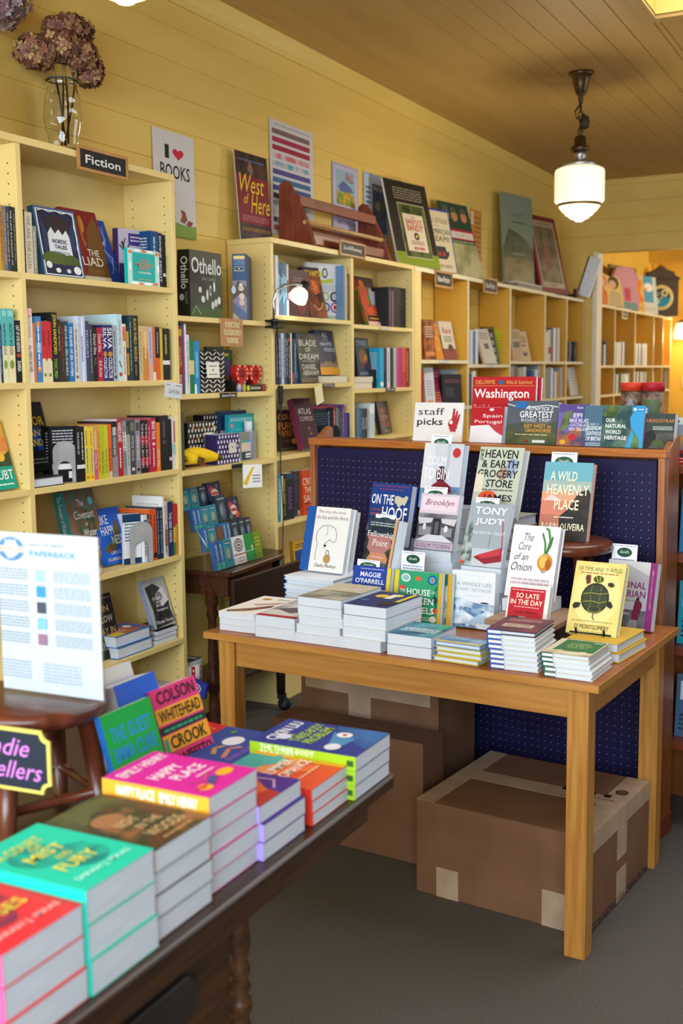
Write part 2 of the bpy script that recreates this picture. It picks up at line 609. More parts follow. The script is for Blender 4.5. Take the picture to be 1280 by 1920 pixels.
# ================================================================== bookcases
def bookcase(name, label, boards, ztop, depth, bays, back=True, pins=True, mat='shelf_paint', edge=None, z0=0.0, plinth=True, postwide=None):
    """boards: (y0, y1) of the uprights; bays: for each gap the list of shelf top heights"""
    edge = edge or mat
    r = empty(name, (0, boards[0][0], 0))
    tag(r, label, 'bookcase')
    y_lo, y_hi = boards[0][0], boards[-1][1]
    oy = boards[0][0]
    th = 0.024
    p = MB()
    p.box((0.004, 0, ztop - th), (depth, y_hi - oy, ztop), mat)
    if edge != mat:
        p.box((depth, 0, ztop - th), (depth + 0.001, y_hi - oy, ztop), edge)
    p.build('top_panel', r, 0.002 if edge == mat else 0)
    for k, (a, c) in enumerate(boards):
        s = MB()
        s.box((0.006, a - oy, z0), (depth - 0.002, c - oy, ztop - th - 0.0005), mat)
        if pins:
            for x in (0.05, depth - 0.035):
                z = 0.22
                while z < ztop - 0.06:
                    s.add([(x + 0.0028 * math.cos(2 * math.pi * i / 8), a - oy - 0.0004, z + 0.0028 * math.sin(2 * math.pi * i / 8)) for i in range(8)], [tuple(range(8))], '4a3c18')
                    z += 0.032
        if edge != mat:
            s.box((depth - 0.002, a - oy, z0), (depth - 0.0005, c - oy, ztop - th - 0.0005), edge if k else 'shelf_paint')
        s.build('side_panel', r, 0.0015 if edge == mat else 0)
    for k, zs in enumerate(bays):
        a, c = boards[k][1], boards[k + 1][0]
        for z in zs:
            s = MB()
            s.box((0.008, a - oy + 0.001, z - 0.021), (depth - 0.001, c - oy - 0.001, z), mat)
            if edge != mat:
                s.box((depth - 0.001, a - oy + 0.001, z - 0.021), (depth, c - oy - 0.001, z), edge)
            s.build('shelf', r, 0.0015 if edge == mat else 0)
        if back:
            q = MB()
            q.box((0.002, a - oy, z0), (0.006, c - oy, ztop - th), mat)
            q.build('back_panel', r)
        if plinth:
            q = MB()
            q.box((depth - 0.03, a - oy, 0.0), (depth - 0.012, c - oy, min(zs) - 0.022), mat)
            q.build('plinth', r)
    return r

bookcase('bookcase', 'tall pale yellow two-bay bookcase with Fiction sign against left wall', [(1.98, 2.004), (2.838, 2.862), (3.682, 3.706)], 2.29, 0.235,
         [[1.862, 1.51, 1.162, 0.82, 0.482, 0.25], [1.862, 1.51, 1.162, 0.82, 0.482, 0.25]])
bookcase('bookcase', 'yellow two-bay bookcase under the red wooden rack with Sci-Fi/Fantasy sign', [(4.43, 4.454), (5.236, 5.26), (6.02, 6.044)], 2.13, 0.235,
         [[1.792, 1.48, 1.155, 0.851, 0.52, 0.2], [1.776, 1.445, 1.185, 0.851, 0.52, 0.2]])
nf = bookcase('bookcase', 'long deep yellow five-bay bookcase with two Non-Fiction signs along left wall', [(6.046, 6.14), (6.905, 6.93), (7.75, 7.775), (8.59, 8.615), (9.2, 9.222), (9.74, 9.765)], 2.128, 0.235,
         [[1.6, 1.31, 1.08, 0.75, 0.4], [1.575, 1.31, 1.08, 0.75, 0.4], [1.6, 1.31, 1.08, 0.75, 0.4], [1.6, 1.31, 1.08, 0.75, 0.4], [1.6, 1.31, 1.08, 0.75, 0.4]], back=False, pins=False, mat='shaded_yellow', edge='lit_edge_paint')
for y in (6.15, 6.94, 7.785):
    m = MB()
    m.box((0.004, y - 6.046, 0.9), (0.01, y - 6.046 + 0.022, 2.1), 'c8c6c0')
    for k in range(36):
        m.box((0.0102, y - 6.046 + 0.008, 0.93 + k * 0.032), (0.0106, y - 6.046 + 0.014, 0.945 + k * 0.032), '4a4a48')
    m.build('shelf_standard', nf)
bookcase('bookcase', 'yellow five-bay bookcase in the far room beyond the wide opening', [(10.22, 10.26), (10.86, 10.885), (11.72, 11.745), (12.64, 12.665), (13.14, 13.165), (13.6, 13.625)], 2.12, 0.235,
         [[1.57, 1.3, 1.0, 0.5]] * 5, back=False, pins=False, mat='shaded_yellow', edge='lit_edge_paint')
g = empty('wall_shelves', (0, 3.707, 0))
tag(g, 'narrow bay of yellow games shelves between Fiction and Sci-Fi bookcases', 'shelves')
for z in (1.759, 1.453, 1.15):
    s = MB()
    s.box((0.006, 0.001, z - 0.021), (0.236, 0.722, z), 'shelf_paint')
    s.build('shelf', g, 0.0015)

def bookend(label, x, y, z, a, w, h, mat):
    m = MB()
    pts = [(0, 0), (w, 0)]
    for i in range(11):
        t = math.pi * i / 10
        pts.append((w / 2 + w / 2 * math.cos(t), h - w * 0.42 + w * 0.42 * math.sin(t)))
    inner = [(w * 0.5 + w * 0.3 * math.cos(math.pi * i / 10), h * 0.36 + w * 0.26 * math.sin(math.pi * i / 10)) for i in range(11)]
    ring = [(0.0, 0), (w * 0.2, 0)] + inner[::-1] + [(w * 0.8, 0)] + pts[1:]
    m.prism([(w * 0.2, 0.002)] + inner[::-1] + [(w * 0.8, 0.002), (w, 0.002)] + pts[2:] + [(0, 0.002)], 1, 0, 0.0015, mat)
    m.box((0, 0, 0), (w, 0.09, 0.0012), mat)
    tag(m.build('bookend', None, 0, Matrix.Translation((x, y, z)) @ Matrix.Rotation(R(a), 4, 'Z')), label, 'bookend')
bookend('grey metal bookend with arched cutout on third Fiction shelf', 0.178, 3.018, 1.163, 62, 0.085, 0.145, 'grey_metal')
bookend('grey metal bookend with arched cutout on fourth Fiction shelf', 0.2, 3.40, 0.821, 68, 0.1, 0.16, 'grey_metal')
face_back = [('B', 0.1, 0.45, 0.9, 0.9, 7, '3a5a78'), ('R', 0, 0.0, 1, 0.12, '1d3a5c'), ('R', 0, 0.84, 1, 1, '1d3a5c')]
book('white and navy patterned back cover behind grey bookend on fourth Fiction shelf', None, (0.18, 3.385, 0.821), 64, 0, 'F', (0.075, 0.19, 0.012), 'dde2e6', art=face_back)

def plaque(label, y, z, w, h, text, x=0.237, frame='frame_wood', part=True, cat='sign', name='shelf_sign'):
    """small framed chalkboard sign screwed to a shelf front"""
    r = empty(name, (x, y, z))
    tag(r, label, cat)
    m = MB()
    f = 0.09 * h + 0.004
    m.box((0, 0, 0), (0.008, w, f), frame)
    m.box((0, 0, h - f), (0.008, w, h), frame)
    m.box((0, 0, f), (0.008, f, h - f), frame)
    m.box((0, w - f, f), (0.008, w, h - f), frame)
    m.build('frame', r, 0.001)
    q = MB()
    q.box((0, f, f), (0.005, w - f, h - f), '1a1c1e')
    q.art([('T', text, 0.12, 0.27, 0.88, 0.75, 'e4e2da', 'b')], (0.005, f, f), (0, w - 2 * f, 0), (0, 0, h - 2 * f), (1, 0, 0))
    q.build('board', r)
plaque('framed black sign lettered Fiction under top of tall bookcase', 3.13, 2.225, 0.275, 0.083, 'Fiction')
plaque('framed black sign lettered Sci-Fi/Fantasy on top edge below the red rack', 5.09, 2.108, 0.29, 0.075, 'Sci-Fi/Fantasy', 0.238)
plaque('framed black sign lettered Non-Fiction, left of the two on long bookcase', 6.335, 2.03, 0.28, 0.1, 'Non-Fiction')
plaque('framed black sign lettered Non-Fiction, right of the two on long bookcase', 7.18, 2.045, 0.27, 0.1, 'Non-Fiction')
plaque('small white framed sign under the top of far room bookcase', 11.11, 2.02, 0.22, 0.085, 'KIDS', frame='white_paint')

def holder(label, y, z, w, h, col, text=None, tc='e8e8e8', x=0.2365, tilt=0.0):
    m = MB()
    m.box((0, 0, 0), (0.003, w, h), col)
    if text:
        m.art([('T', text, 0.08, 0.22, 0.92, 0.78, tc, 'b')], (0.003, 0, 0), (0, w, 0), (0, 0, h), (1, 0, 0))
    o = m.build('shelf_label', None, 0, Matrix.Translation((x, y, z)) @ Matrix.Rotation(R(tilt), 4, 'X'))
    tag(o, label, 'shelf label')
holder('black shelf-edge label with white lettering under the red heart tins', 3.985, 1.432, 0.13, 0.02, '16181a', 'Games & Puzzles')
holder('short black shelf-edge label beside the hanging banana card', 4.065, 1.131, 0.085, 0.018, '16181a', None)
holder('pale plastic shelf-edge label on the top right Sci-Fi shelf', 5.57, 1.756, 0.13, 0.016, 'c9c2b0', None)
holder('black shelf-edge label on the second left Sci-Fi shelf', 4.905, 1.462, 0.12, 0.016, '2a2a2c', 'Fantasy')
holder('black shelf-edge label on the second right Sci-Fi shelf', 5.64, 1.427, 0.12, 0.018, '2a2a2c', 'Manga')
holder('white shelf-edge label on the first Non-Fiction shelf', 6.42, 1.582, 0.15, 0.018, 'd4d4d0', None)
holder('white shelf-edge label on the second Non-Fiction shelf', 7.27, 1.557, 0.15, 0.018, 'd4d4d0', None)
m = MB()
m.box((0, 0, 0), (0.002, 0.112, 0.058), 'd3d6de')
m.art([('T', 'Garth Stein', 0.22, 0.28, 0.86, 0.58, '2a2a34', 'i'), ('B', 0.06, 0.78, 0.28, 0.9, 1, '6a6a74'), ('B', 0.62, 0.78, 0.94, 0.9, 1, '6a6a74')], (0.002, 0, 0), (0, 0.112, 0), (0, 0, 0.058), (1, 0, 0))
tag(m.build('shelf_talker_card', None, 0, Matrix.Translation((0.245, 3.585, 1.447)) @ Matrix.Rotation(R(-6), 4, 'X')), 'white handwritten card clipped to the front of second Fiction shelf', 'card')
m = MB()
m.box((0, 0, -0.085), (0.002, 0.075, 0.0), 'e4dca8')
m.box((0, 0, -0.088), (0.0024, 0.075, -0.082), 'e8e8ea')
tag(m.build('shelf_talker_card', None, 0, Matrix.Translation((0.25, 4.79, 1.462)) @ Matrix.Rotation(R(14), 4, 'X')), 'pale yellow card hanging from the second left Sci-Fi shelf', 'card')
m = MB()
m.box((0, 0, -0.1), (0.0015, 0.09, 0.0), 'e6e4dc')
m.art([('P', [(0.0, 0.2), (0.5, 0.9), (0.6, 0.9), (0.2, 0.1)], 'd8b02a'), ('B', 0.5, 0.2, 0.9, 0.6, 3, '7a7a7a')], (0.0015, 0, -0.1), (0, 0.09, 0), (0, 0, 0.1), (1, 0, 0))
tag(m.build('shelf_talker_card', None, 0, Matrix.Translation((0.25, 4.13, 1.143)) @ Matrix.Rotation(R(-35), 4, 'Z')), 'white card with yellow banana print hanging from third games shelf', 'card')

# clip lamp on the end of the games shelf
cl = empty('clip_lamp', (0.245, 4.425, 1.77))
tag(cl, 'chrome gooseneck clip lamp with lit white bell shade on shelf corner', 'lamp')
m = MB()
m.tube([(0, 0, 0.0), (0.0, 0.0, 0.08), (0.004, 0.02, 0.125), (0.012, 0.08, 0.155), (0.02, 0.16, 0.165), (0.026, 0.225, 0.158)], 0.0055, 'chrome', 10)
m.build('gooseneck', cl)
m = MB()
m.box((-0.015, -0.055, -0.014), (0.03, 0.05, -0.004), '121212')
m.box((-0.015, -0.055, -0.04), (0.03, 0.05, -0.03), '121212')
m.lathe([(0.016, -0.034), (0.016, 0.002)], '121212', (0.006, 0, 0), 14)
m.build('clamp', cl, 0.002)
hm = Matrix.Translation((0.026, 0.25, 0.165)) @ Matrix.Rotation(R(-38), 4, 'X') @ Matrix.Rotation(R(10), 4, 'Y')
m = MB()
m.lathe([(0.012, 0.012), (0.021, 0.008), (0.023, -0.028), (0.021, -0.034)], '1c1c1e', seg=20, mx=hm)
m.build('socket', cl)
m = MB()
m.lathe([(0.018, -0.028), (0.032, -0.036), (0.042, -0.058), (0.046, -0.085), (0.044, -0.085), (0.04, -0.059), (0.03, -0.039), (0.017, -0.031)], 'lit_shade', seg=28, mx=hm, cap=False)
m.build('shade', cl)
point_light('clip_lamp_bulb', (0.285, 4.585, 1.83), 0.35, (1.0, 0.93, 0.82), 0.03)
m = MB()
m.tube([(0.24, 4.462, 1.74), (0.242, 4.468, 1.5), (0.243, 4.48, 1.3), (0.241, 4.47, 1.1), (0.244, 4.485, 0.9), (0.24, 4.47, 0.6)], 0.0028, '1a1a1a', 6)
o = m.build('power_cord')
tag(o, 'thin black cord hanging down the front of the Sci-Fi bookcase', 'cord')
m = MB()
m.box((0.238, 4.462, 1.395), (0.252, 4.49, 1.475), '141414')
m.tube([(0.245, 4.476, 1.4), (0.245, 4.478, 1.36)], 0.006, '2a2a2a', 8)
tag(m.build('cord_switch', None, 0.003), 'black inline switch hanging below the second left Sci-Fi shelf', 'switch')

# ================================================================== things on top of the bookcases
def vase(label, x, y, z, hgt, rad, group=None):
    r = empty('glass_vase', (x, y, z))
    tag(r, label, 'vase', group)
    m = MB()
    pr = [(0.62, 0), (0.8, 0.2), (1.0, 0.5), (0.92, 0.75), (0.72, 0.93), (0.8, 1.0)]
    fine = []
    for i in range(25):
        u = i / 24
        for (r0, z0), (r1, z1) in zip(pr, pr[1:]):
            if z0 <= u <= z1:
                t = (u - z0) / (z1 - z0)
                t = t * t * (3 - 2 * t)
                fine.append((rad * (r0 + (r1 - r0) * t), hgt * u))
                break
    prof = fine + [(q[0] - 0.003, q[1]) for q in fine[::-1] if q[1] > 0.012] + [(0.0, 0.012)]
    m.lathe([(0, 0)] + prof, 'clear_glass', seg=32, cap=False)
    m.build('vase_body', r)
    m = MB()
    path = [(rad * 0.79 * math.cos(2 * math.pi * i / 24), rad * 0.79 * math.sin(2 * math.pi * i / 24), hgt) for i in range(25)]
    m.tube(path, 0.0035, '4a4a40', 6)
    m.build('rim', r)
    return r
vase('slim clear glass vase holding dried hydrangeas on top of Fiction bookcase', 0.12, 3.21, 2.2905, 0.255, 0.068)

def hydrangea(label, x, y, z, heads, stems, cols, group=None):
    r = empty('dried_hydrangea', (x, y, z))
    tag(r, label, 'dried flowers', group)
    m = MB()
    for a, c in stems:
        m.tube([a, ((a[0] + c[0]) / 2 + 0.006, (a[1] + c[1]) / 2, (a[2] + c[2]) / 2), c], 0.0035, '8a7a4a', 6)
    m.build('stems', r)
    for (hx, hy, hz, rx, ry, rz_, n) in heads:
        b = MB()
        for i in range(n):
            u, v = rnd.random() * 2 - 1, rnd.random() * 2 * math.pi
            q = math.sqrt(1 - u * u)
            d = Vector((q * math.cos(v), q * math.sin(v), u))
            rr = 0.72 + 0.33 * rnd.random()
            p = Vector((hx + d.x * rx * rr, hy + d.y * ry * rr, hz + d.z * rz_ * rr))
            t = d.cross(Vector((rnd.random() - 0.5, rnd.random() - 0.5, rnd.random() - 0.5))).normalized()
            w = d.cross(t)
            col = cols[int(rnd.random() * len(cols))]
            s = 0.011 + 0.008 * rnd.random()
            for k in range(4):
                aa = math.pi / 2 * k + rnd.random() * 0.5
                e = t * math.cos(aa) + w * math.sin(aa)
                f = t * -math.sin(aa) + w * math.cos(aa)
                cup = d * (s * (0.5 * rnd.random() - 0.1))
                b.add([p, p + e * s * 0.6 + f * s * 0.45 + cup * 0.5, p + e * s * 1.15 + cup, p + e * s * 0.6 - f * s * 0.45 + cup * 0.5], [(0, 1, 2, 3)], col)
        b.build('flower_head', r)
    return r
HY = ['8a5a48', '74483c', '9a7454', '643f36', 'ab8a5e', '86604e']
hydrangea('bunch of dried dusky pink hydrangeas in slim glass vase', 0.12, 3.21, 2.305,
          [(0.0, -0.13, 0.305, 0.06, 0.085, 0.055, 300), (0.02, -0.03, 0.345, 0.065, 0.095, 0.05, 330), (0.03, 0.06, 0.335, 0.06, 0.075, 0.055, 260), (0.02, 0.12, 0.3, 0.05, 0.06, 0.06, 240), (0.0, 0.07, 0.43, 0.06, 0.09, 0.045, 260), (0.0, -0.01, 0.41, 0.05, 0.06, 0.04, 160)],
          [((0, 0.01, 0.02), (0, -0.05, 0.32)), ((0.01, -0.01, 0.02), (0.02, 0.06, 0.3)), ((-0.01, 0, 0.02), (0, 0.01, 0.4)), ((0.01, 0.01, 0.03), (0.0, 0.02, 0.3))], HY)
hydrangea('pale lilac and pink dried hydrangea head at top left photo corner', 0.12, 2.80, 2.46,
          [(0.0, 0.1, 0.29, 0.1, 0.13, 0.11, 620)], [((0, -0.03, 0.0), (0, 0.02, 0.24)), ((0.02, -0.02, 0.0), (0.02, 0.03, 0.22))], ['a89aa4', '9a8a90', '8a6a68', 'b0a4a8', '96787a', '7a5a5c'])
vase('second glass vase at the top left photo edge, mostly out of frame', 0.12, 2.765, 2.2905, 0.24, 0.05)
m = MB()
for k in range(3):
    y = 2.79 + 0.03 * k - 0.05
    m.add([(0.2, y, 2.3), (0.2, y + 0.014, 2.36), (0.2, y + 0.012, 2.46), (0.198, y + 0.002, 2.53), (0.195, y - 0.008, 2.44), (0.197, y - 0.01, 2.34)], [(0, 1, 2, 3, 4, 5)], '3f7a1c')
m.lathe([(0.02, -0.012), (0.026, 0.03)], '6a4a34', (0.2, 2.775, 2.303), 14)
tag(m.build('potted_plant'), 'green leaf blades at the left photo edge on Fiction bookcase top', 'plant')

def sheet(name, label, cat, o, a, tilt, w, h, t, col, art, edge=None):
    m = MB()
    m.box((0, 0, 0), (w, t, h), edge or col)
    m.art([('R', 0, 0, 1, 1, col)] + list(art), (0, 0, 0), (w, 0, 0), (0, 0, h), (0, -1, 0))
    return tag(m.build(name, None, 0, pose(o, a, tilt)), label, cat)
heart = [(0.5 + 0.16 * 16 / 16 * math.sin(t) ** 3 * 1.0, 0.5 + 0.5 * (13 * math.cos(t) - 5 * math.cos(2 * t) - 2 * math.cos(3 * t) - math.cos(4 * t)) / 17) for t in [2 * math.pi * i / 30 for i in range(30)]]
hp = [(0.44 + (x - 0.5) * 0.85 + 0.16, 0.80 + (y - 0.5) * 0.13) for x, y in heart]
sheet('wall_poster', 'white wall poster reading I heart BOOKS with green grass strip', 'poster', (0.0075, 3.888, 2.105), 90, 0.4, 0.295, 0.425, 0.001, 'd4d4d6',
      [('T', 'I', 0.28, 0.74, 0.38, 0.87, '222226', 'b'), ('P', hp, 'c8213f'), ('T', 'BOOKS', 0.16, 0.555, 0.88, 0.69, '222226', 'b'), ('R', 0, 0, 1, 0.12, '7a9a3c'), ('P', [(0, 0.12), (0.4, 0.15), (0.75, 0.12), (1, 0.13), (1, 0.1), (0, 0.1)], '7a9a3c'), ('E', 0.4, 0.42, 0.08, 0.06, '5a3a2a'), ('E', 0.4, 0.39, 0.06, 0.045, 'e0b89a'), ('P', [(0.33, 0.16), (0.35, 0.34), (0.46, 0.34), (0.48, 0.16)], 'b0343a'), ('P', [(0.6, 0.16), (0.66, 0.22), (0.62, 0.27), (0.72, 0.26), (0.78, 0.18), (0.7, 0.14)], '8a4a34'), ('P', [(0.74, 0.13), (0.82, 0.18), (0.92, 0.16), (0.86, 0.12)], '8a3a34')])
sheet('cover_poster', 'red and black book cover poster with yellow script title, left end of Sci-Fi top', 'poster', (0.06, 4.462, 2.1305), 88, 4, 0.27, 0.4, 0.004, '7d2430',
      [('R', 0, 0.74, 1, 1, '2a2028|5a3a2a|12'), ('R', 0, 0.0, 1, 0.2, '2a2428|4a3440|14'), ('B', 0.12, 0.9, 0.9, 0.94, 1, '5a6a9a'), ('P', [(0.35, 0.82), (0.45, 0.92), (0.55, 0.82), (0.5, 0.76)], '8a6a54'), ('T', 'West', 0.1, 0.55, 0.85, 0.76, 'e8c23c', 'i'), ('T', 'of', 0.18, 0.42, 0.34, 0.54, 'e8c23c', 'i'), ('T', 'Here', 0.38, 0.33, 0.98, 0.54, 'e8c23c', 'i'), ('B', 0.1, 0.23, 0.92, 0.3, 3, 'b87a80'), ('T', 'JONATHAN EVISON', 0.08, 0.1, 0.94, 0.16, 'c8963a')], 'd8d8d4')
cols = ['7d6560', 'a8304a', '9c2a44', 'c86a6e', '4f9ab8', '4a4a8c', '2f6a9c', '2f4f94', '2e2030', '2f7a86', '5a8a96', '33284a', 'b0606e']
st = [('R', 0.05, 0.925 - 0.07 * k - 0.045, 0.92, 0.925 - 0.07 * k, '%s|%s|9' % (c, 'c9c4c6' if k in (3, 4, 9, 10) else c)) for k, c in enumerate(cols)]
sheet('wall_poster', 'white wall poster of thirteen painted colour stripes behind the red rack', 'poster', (0.0075, 4.83, 2.2), 90, 0.3, 0.435, 0.54, 0.001, 'cfcdd2', st + [('B', 0.1, 0.955, 0.92, 0.975, 1, 'a8a8b0')])
sheet('wall_poster', 'lilac event poster with small colourful village picture seen through the red rack', 'poster', (0.0075, 5.48, 2.215), 90, 0.3, 0.31, 0.425, 0.001, 'a9a6c8',
      [('R', 0.04, 0.03, 0.96, 0.97, 'b9b6d6'), ('R', 0.14, 0.5, 0.86, 0.93, '8fb0c0'), ('P', [(0.14, 0.5), (0.86, 0.5), (0.86, 0.62), (0.6, 0.7), (0.3, 0.64), (0.14, 0.68)], 'c8a03a|6a8a3a|25'), ('P', [(0.2, 0.72), (0.4, 0.8), (0.7, 0.74), (0.8, 0.68), (0.3, 0.66)], '5a6a9a'), ('T', 'FALL', 0.5, 0.8, 0.8, 0.9, 'c03a44', 'b'), ('R', 0.06, 0.34, 0.94, 0.36, '5a4a9a'), ('T', 'BETTY REYNOLDS', 0.16, 0.42, 0.86, 0.47, '4a4470', 'b'), ('B', 0.12, 0.37, 0.88, 0.4, 1, '4a4470'), ('T', 'TRAVEL & ADVENTURE', 0.14, 0.26, 0.86, 0.31, '4a4470'), ('B', 0.2, 0.1, 0.8, 0.2, 2, '6a6490')])
sheet('wall_poster', 'pale blue event poster with dark landscape picture, right of the lilac poster', 'poster', (0.0075, 5.86, 2.215), 90, 0.3, 0.33, 0.43, 0.001, '9fb4cc',
      [('R', 0.06, 0.03, 0.97, 0.97, 'b4c4d8'), ('R', 0.34, 0.26, 0.94, 0.88, '2f4a78|4a5a4a|10'), ('R', 0.34, 0.26, 0.94, 0.42, '34589a'), ('E', 0.55, 0.6, 0.1, 0.06, '8a8a80'), ('T', 'BRUCE DUTHIE', 0.4, 0.8, 0.9, 0.85, 'd0d4dc'), ('B', 0.08, 0.6, 0.3, 0.85, 4, '5a6488'), ('T', '7:00', 0.1, 0.4, 0.3, 0.46, '3a4470', 'b'), ('T', 'SEPT 12', 0.5, 0.1, 0.94, 0.17, '3a4470', 'b'), ('B', 0.1, 0.2, 0.6, 0.24, 1, '5a6488')])
# wooden display rack
rk = empty('wooden_rack', (0.02, 4.87, 2.131))
tag(rk, 'reddish wooden rack with two sloped end boards and dowel rails on bookcase top', 'rack')
def rack_end(y):
    m = MB()
    pts = [(0.0, 0), (0.2, 0)]
    for i in range(9):
        t = i / 8
        pts.append((0.2 - 0.12 * t ** 1.3, 0.28 * t))
    pts += [(0.06, 0.312), (0.03, 0.318), (0.008, 0.3)]
    m.prism(pts, 1, y, y + 0.022, 'red_wood')
    m.build('end_board', rk, 0.003)
rack_end(0.0)
rack_end(0.87)
for (x, z, r_, c, nm) in ((0.105, 0.222, 0, 'red_wood', 'rail'), (0.15, 0.115, 0.011, 'pale_wood', 'dowel'), (0.16, 0.04, 0, 'red_wood', 'rail'), (0.06, 0.1, 0, 'red_wood', 'rail')):
    m = MB()
    if r_:
        m.tube([(x, -0.004, z), (x, 0.9, z)], r_, c, 12)
    else:
        m.box((x - 0.011, 0.02, z - 0.024), (x + 0.011, 0.872, z + 0.024), c)
    m.build(nm, rk, 0 if r_ else 0.003)
sheet('cover_poster', 'large dark board poster with cream thief story panel leaning on bookcase top', 'poster', (0.19, 5.93, 2.1305), 80, 13, 0.44, 0.5, 0.012, '2a2620',
      [('R', 0, 0, 1, 0.16, '7a8a24'), ('B', 0.18, 0.78, 0.85, 0.93, 5, '8a8070'), ('R', 0.22, 0.1, 0.86, 0.74, 'b8b090'), ('R', 0.23, 0.11, 0.85, 0.73, '2f3420|5a6434|10'), ('R', 0.3, 0.18, 0.78, 0.62, 'd0c0a8'), ('T', 'THE', 0.46, 0.57, 0.58, 0.6, 'a8302a'), ('T', 'BAREFOOT', 0.36, 0.5, 0.74, 0.56, 'a8302a', 'b'), ('T', 'BANDIT', 0.36, 0.42, 0.74, 0.495, 'a8302a', 'b'), ('E', 0.55, 0.36, 0.06, 0.045, '2a2a20'), ('E', 0.55, 0.36, 0.03, 0.02, 'b8b050'), ('B', 0.4, 0.26, 0.7, 0.31, 2, '6a5a48'), ('T', 'BOB FRIEL', 0.44, 0.2, 0.7, 0.235, 'a8302a', 'b')], 'd8d4c8')
sheet('cover_poster', 'cream cover poster edged in blue with grey mitten print, second leaning board', 'poster', (0.2, 6.33, 2.1305), 80, 11, 0.34, 0.385, 0.012, 'c9bd9c',
      [('R', 0.97, 0, 1, 1, '2a3f9a'), ('R', 0, 0.97, 1, 1, '2a3f9a'), ('T', 'WHO STOLE', 0.06, 0.78, 0.9, 0.85, '4a4434'), ('B', 0.4, 0.72, 0.6, 0.74, 1, '8a8470'), ('T', 'THE AMERICAN', 0.04, 0.6, 0.92, 0.68, '4a4434'), ('T', 'DREAM?', 0.12, 0.48, 0.9, 0.57, '4a4434'), ('P', [(0.4, 0.4), (0.7, 0.4), (0.72, 0.32), (0.8, 0.34), (0.8, 0.28), (0.7, 0.2), (0.42, 0.2)], '3c3a3e'), ('E', 0.48, 0.28, 0.05, 0.035, 'a83a34'), ('E', 0.62, 0.28, 0.05, 0.035, 'a83a34'), ('T', 'HEDRICK SMITH', 0.14, 0.06, 0.86, 0.11, '7a725c')])
sheet('cover_poster', 'glossy olive poster with three brass padlocks and red-striped title box', 'poster', (0.185, 6.8, 2.1305), 80, 15, 0.36, 0.49, 0.01, '4a5a3c',
      [('R', 0, 0.62, 1, 1, '2c4434'), ('R', 0.05, 0.72, 0.3, 0.97, '34503c'), ('E', 0.18, 0.82, 0.11, 0.07, 'b8845c'), ('E', 0.46, 0.82, 0.11, 0.07, 'b8845c'), ('E', 0.78, 0.82, 0.11, 0.07, 'b8845c'), ('E', 0.18, 0.9, 0.08, 0.04, '7a6a54'), ('E', 0.46, 0.9, 0.08, 0.04, '7a6a54'), ('E', 0.78, 0.9, 0.08, 0.04, '7a6a54'), ('E', 0.18, 0.9, 0.05, 0.025, '34503c'), ('E', 0.46, 0.9, 0.05, 0.025, '34503c'), ('E', 0.78, 0.9, 0.05, 0.025, '34503c'), ('R', 0.0, 0.5, 1, 0.64, 'b0203c'), ('R', 0.0, 0.52, 0.96, 0.61, 'd8d0c4'), ('T', 'DREAMTOLD', 0.3, 0.54, 0.92, 0.59, 'b8a8a4', 'b'), ('R', 0, 0.45, 1, 0.5, '2f5434'), ('B', 0.1, 0.46, 0.95, 0.49, 1, 'a8b890'), ('R', 0, 0, 1, 0.45, '8a8a5c|b8b084|6')])
sheet('wall_poster', 'narrow orange notice pinned to wall behind the padlock poster', 'poster', (0.0075, 7.57, 2.3), 90, 0.3, 0.22, 0.35, 0.001, 'c98f3a', [('B', 0.3, 0.15, 0.9, 0.9, 8, 'a85a2a'), ('R', 0.0, 0.7, 0.25, 0.95, 'd8d0c0')])
sheet('cover_poster', 'misty green-grey poster with faint title, tallest on the long bookcase', 'poster', (0.1, 8.02, 2.158), 79, 3, 0.46, 0.66, 0.012, '7d8a74',
      [('R', 0, 0, 1, 0.42, '6a6034|8a7a48|6'), ('P', [(0, 0.4), (0.2, 0.62), (0.5, 0.58), (0.8, 0.5), (1, 0.42), (1, 0.3), (0, 0.3)], '4a5034|5a5c3c|12'), ('T', 'LAST', 0.35, 0.76, 0.7, 0.8, '4f5a4c'), ('B', 0.3, 0.68, 0.75, 0.72, 1, '4f5a4c'), ('T', 'CALLINGS', 0.22, 0.44, 0.95, 0.53, '6a7058'), ('B', 0.3, 0.34, 0.7, 0.36, 1, 'a8a07a'), ('T', 'EVERGREEN', 0.25, 0.18, 0.85, 0.24, 'a89a64')])
sheet('framed_print', 'red-framed faded picture leaning at right end of the long bookcase', 'picture', (0.2, 8.62, 2.1305), 79, 13, 0.45, 0.62, 0.02, '7a2030',
      [('R', 0.08, 0.07, 0.92, 0.94, 'b09a78'), ('R', 0.13, 0.14, 0.86, 0.86, '8a7a5a|6a5a44|8'), ('P', [(0.35, 0.3), (0.4, 0.62), (0.55, 0.7), (0.6, 0.4), (0.5, 0.25)], '9a6a5a|8a5a4a|12'), ('T', 'EXHIBITION', 0.3, 0.885, 0.75, 0.915, '6a5a44'), ('B', 0.4, 0.09, 0.6, 0.12, 1, '7a3a3a')])
for k, (y, z, t, w, c, nm) in enumerate([(7.95, 2.129, 0.028, 0.58, '8a8278', 'bottom grey'), (7.93, 2.1575, 0.012, 0.6, 'd0ccc4', 'topmost pale')]):
    m = MB()
    m.box((0.03, 0, 0), (0.23, w, t - 0.0005), c)
    tag(m.build('mounting_board', None, 0.001, Matrix.Translation((0, y, z))), nm + ' flat board lying under the misty poster on long bookcase', 'board', 'flat boards on the long bookcase')
m = MB()
m.box((0, 0, 0), (0.2, 0.18, 0.02), '4a3424')
tag(m.build('mounting_board', None, 0.001, Matrix.Translation((0.02, 7.74, 2.129))), 'short brown board lying left of the pale boards on long bookcase', 'board')
m = MB()
m.box((0, 0, 0), (0.14, 0.36, 0.06), '43211a')
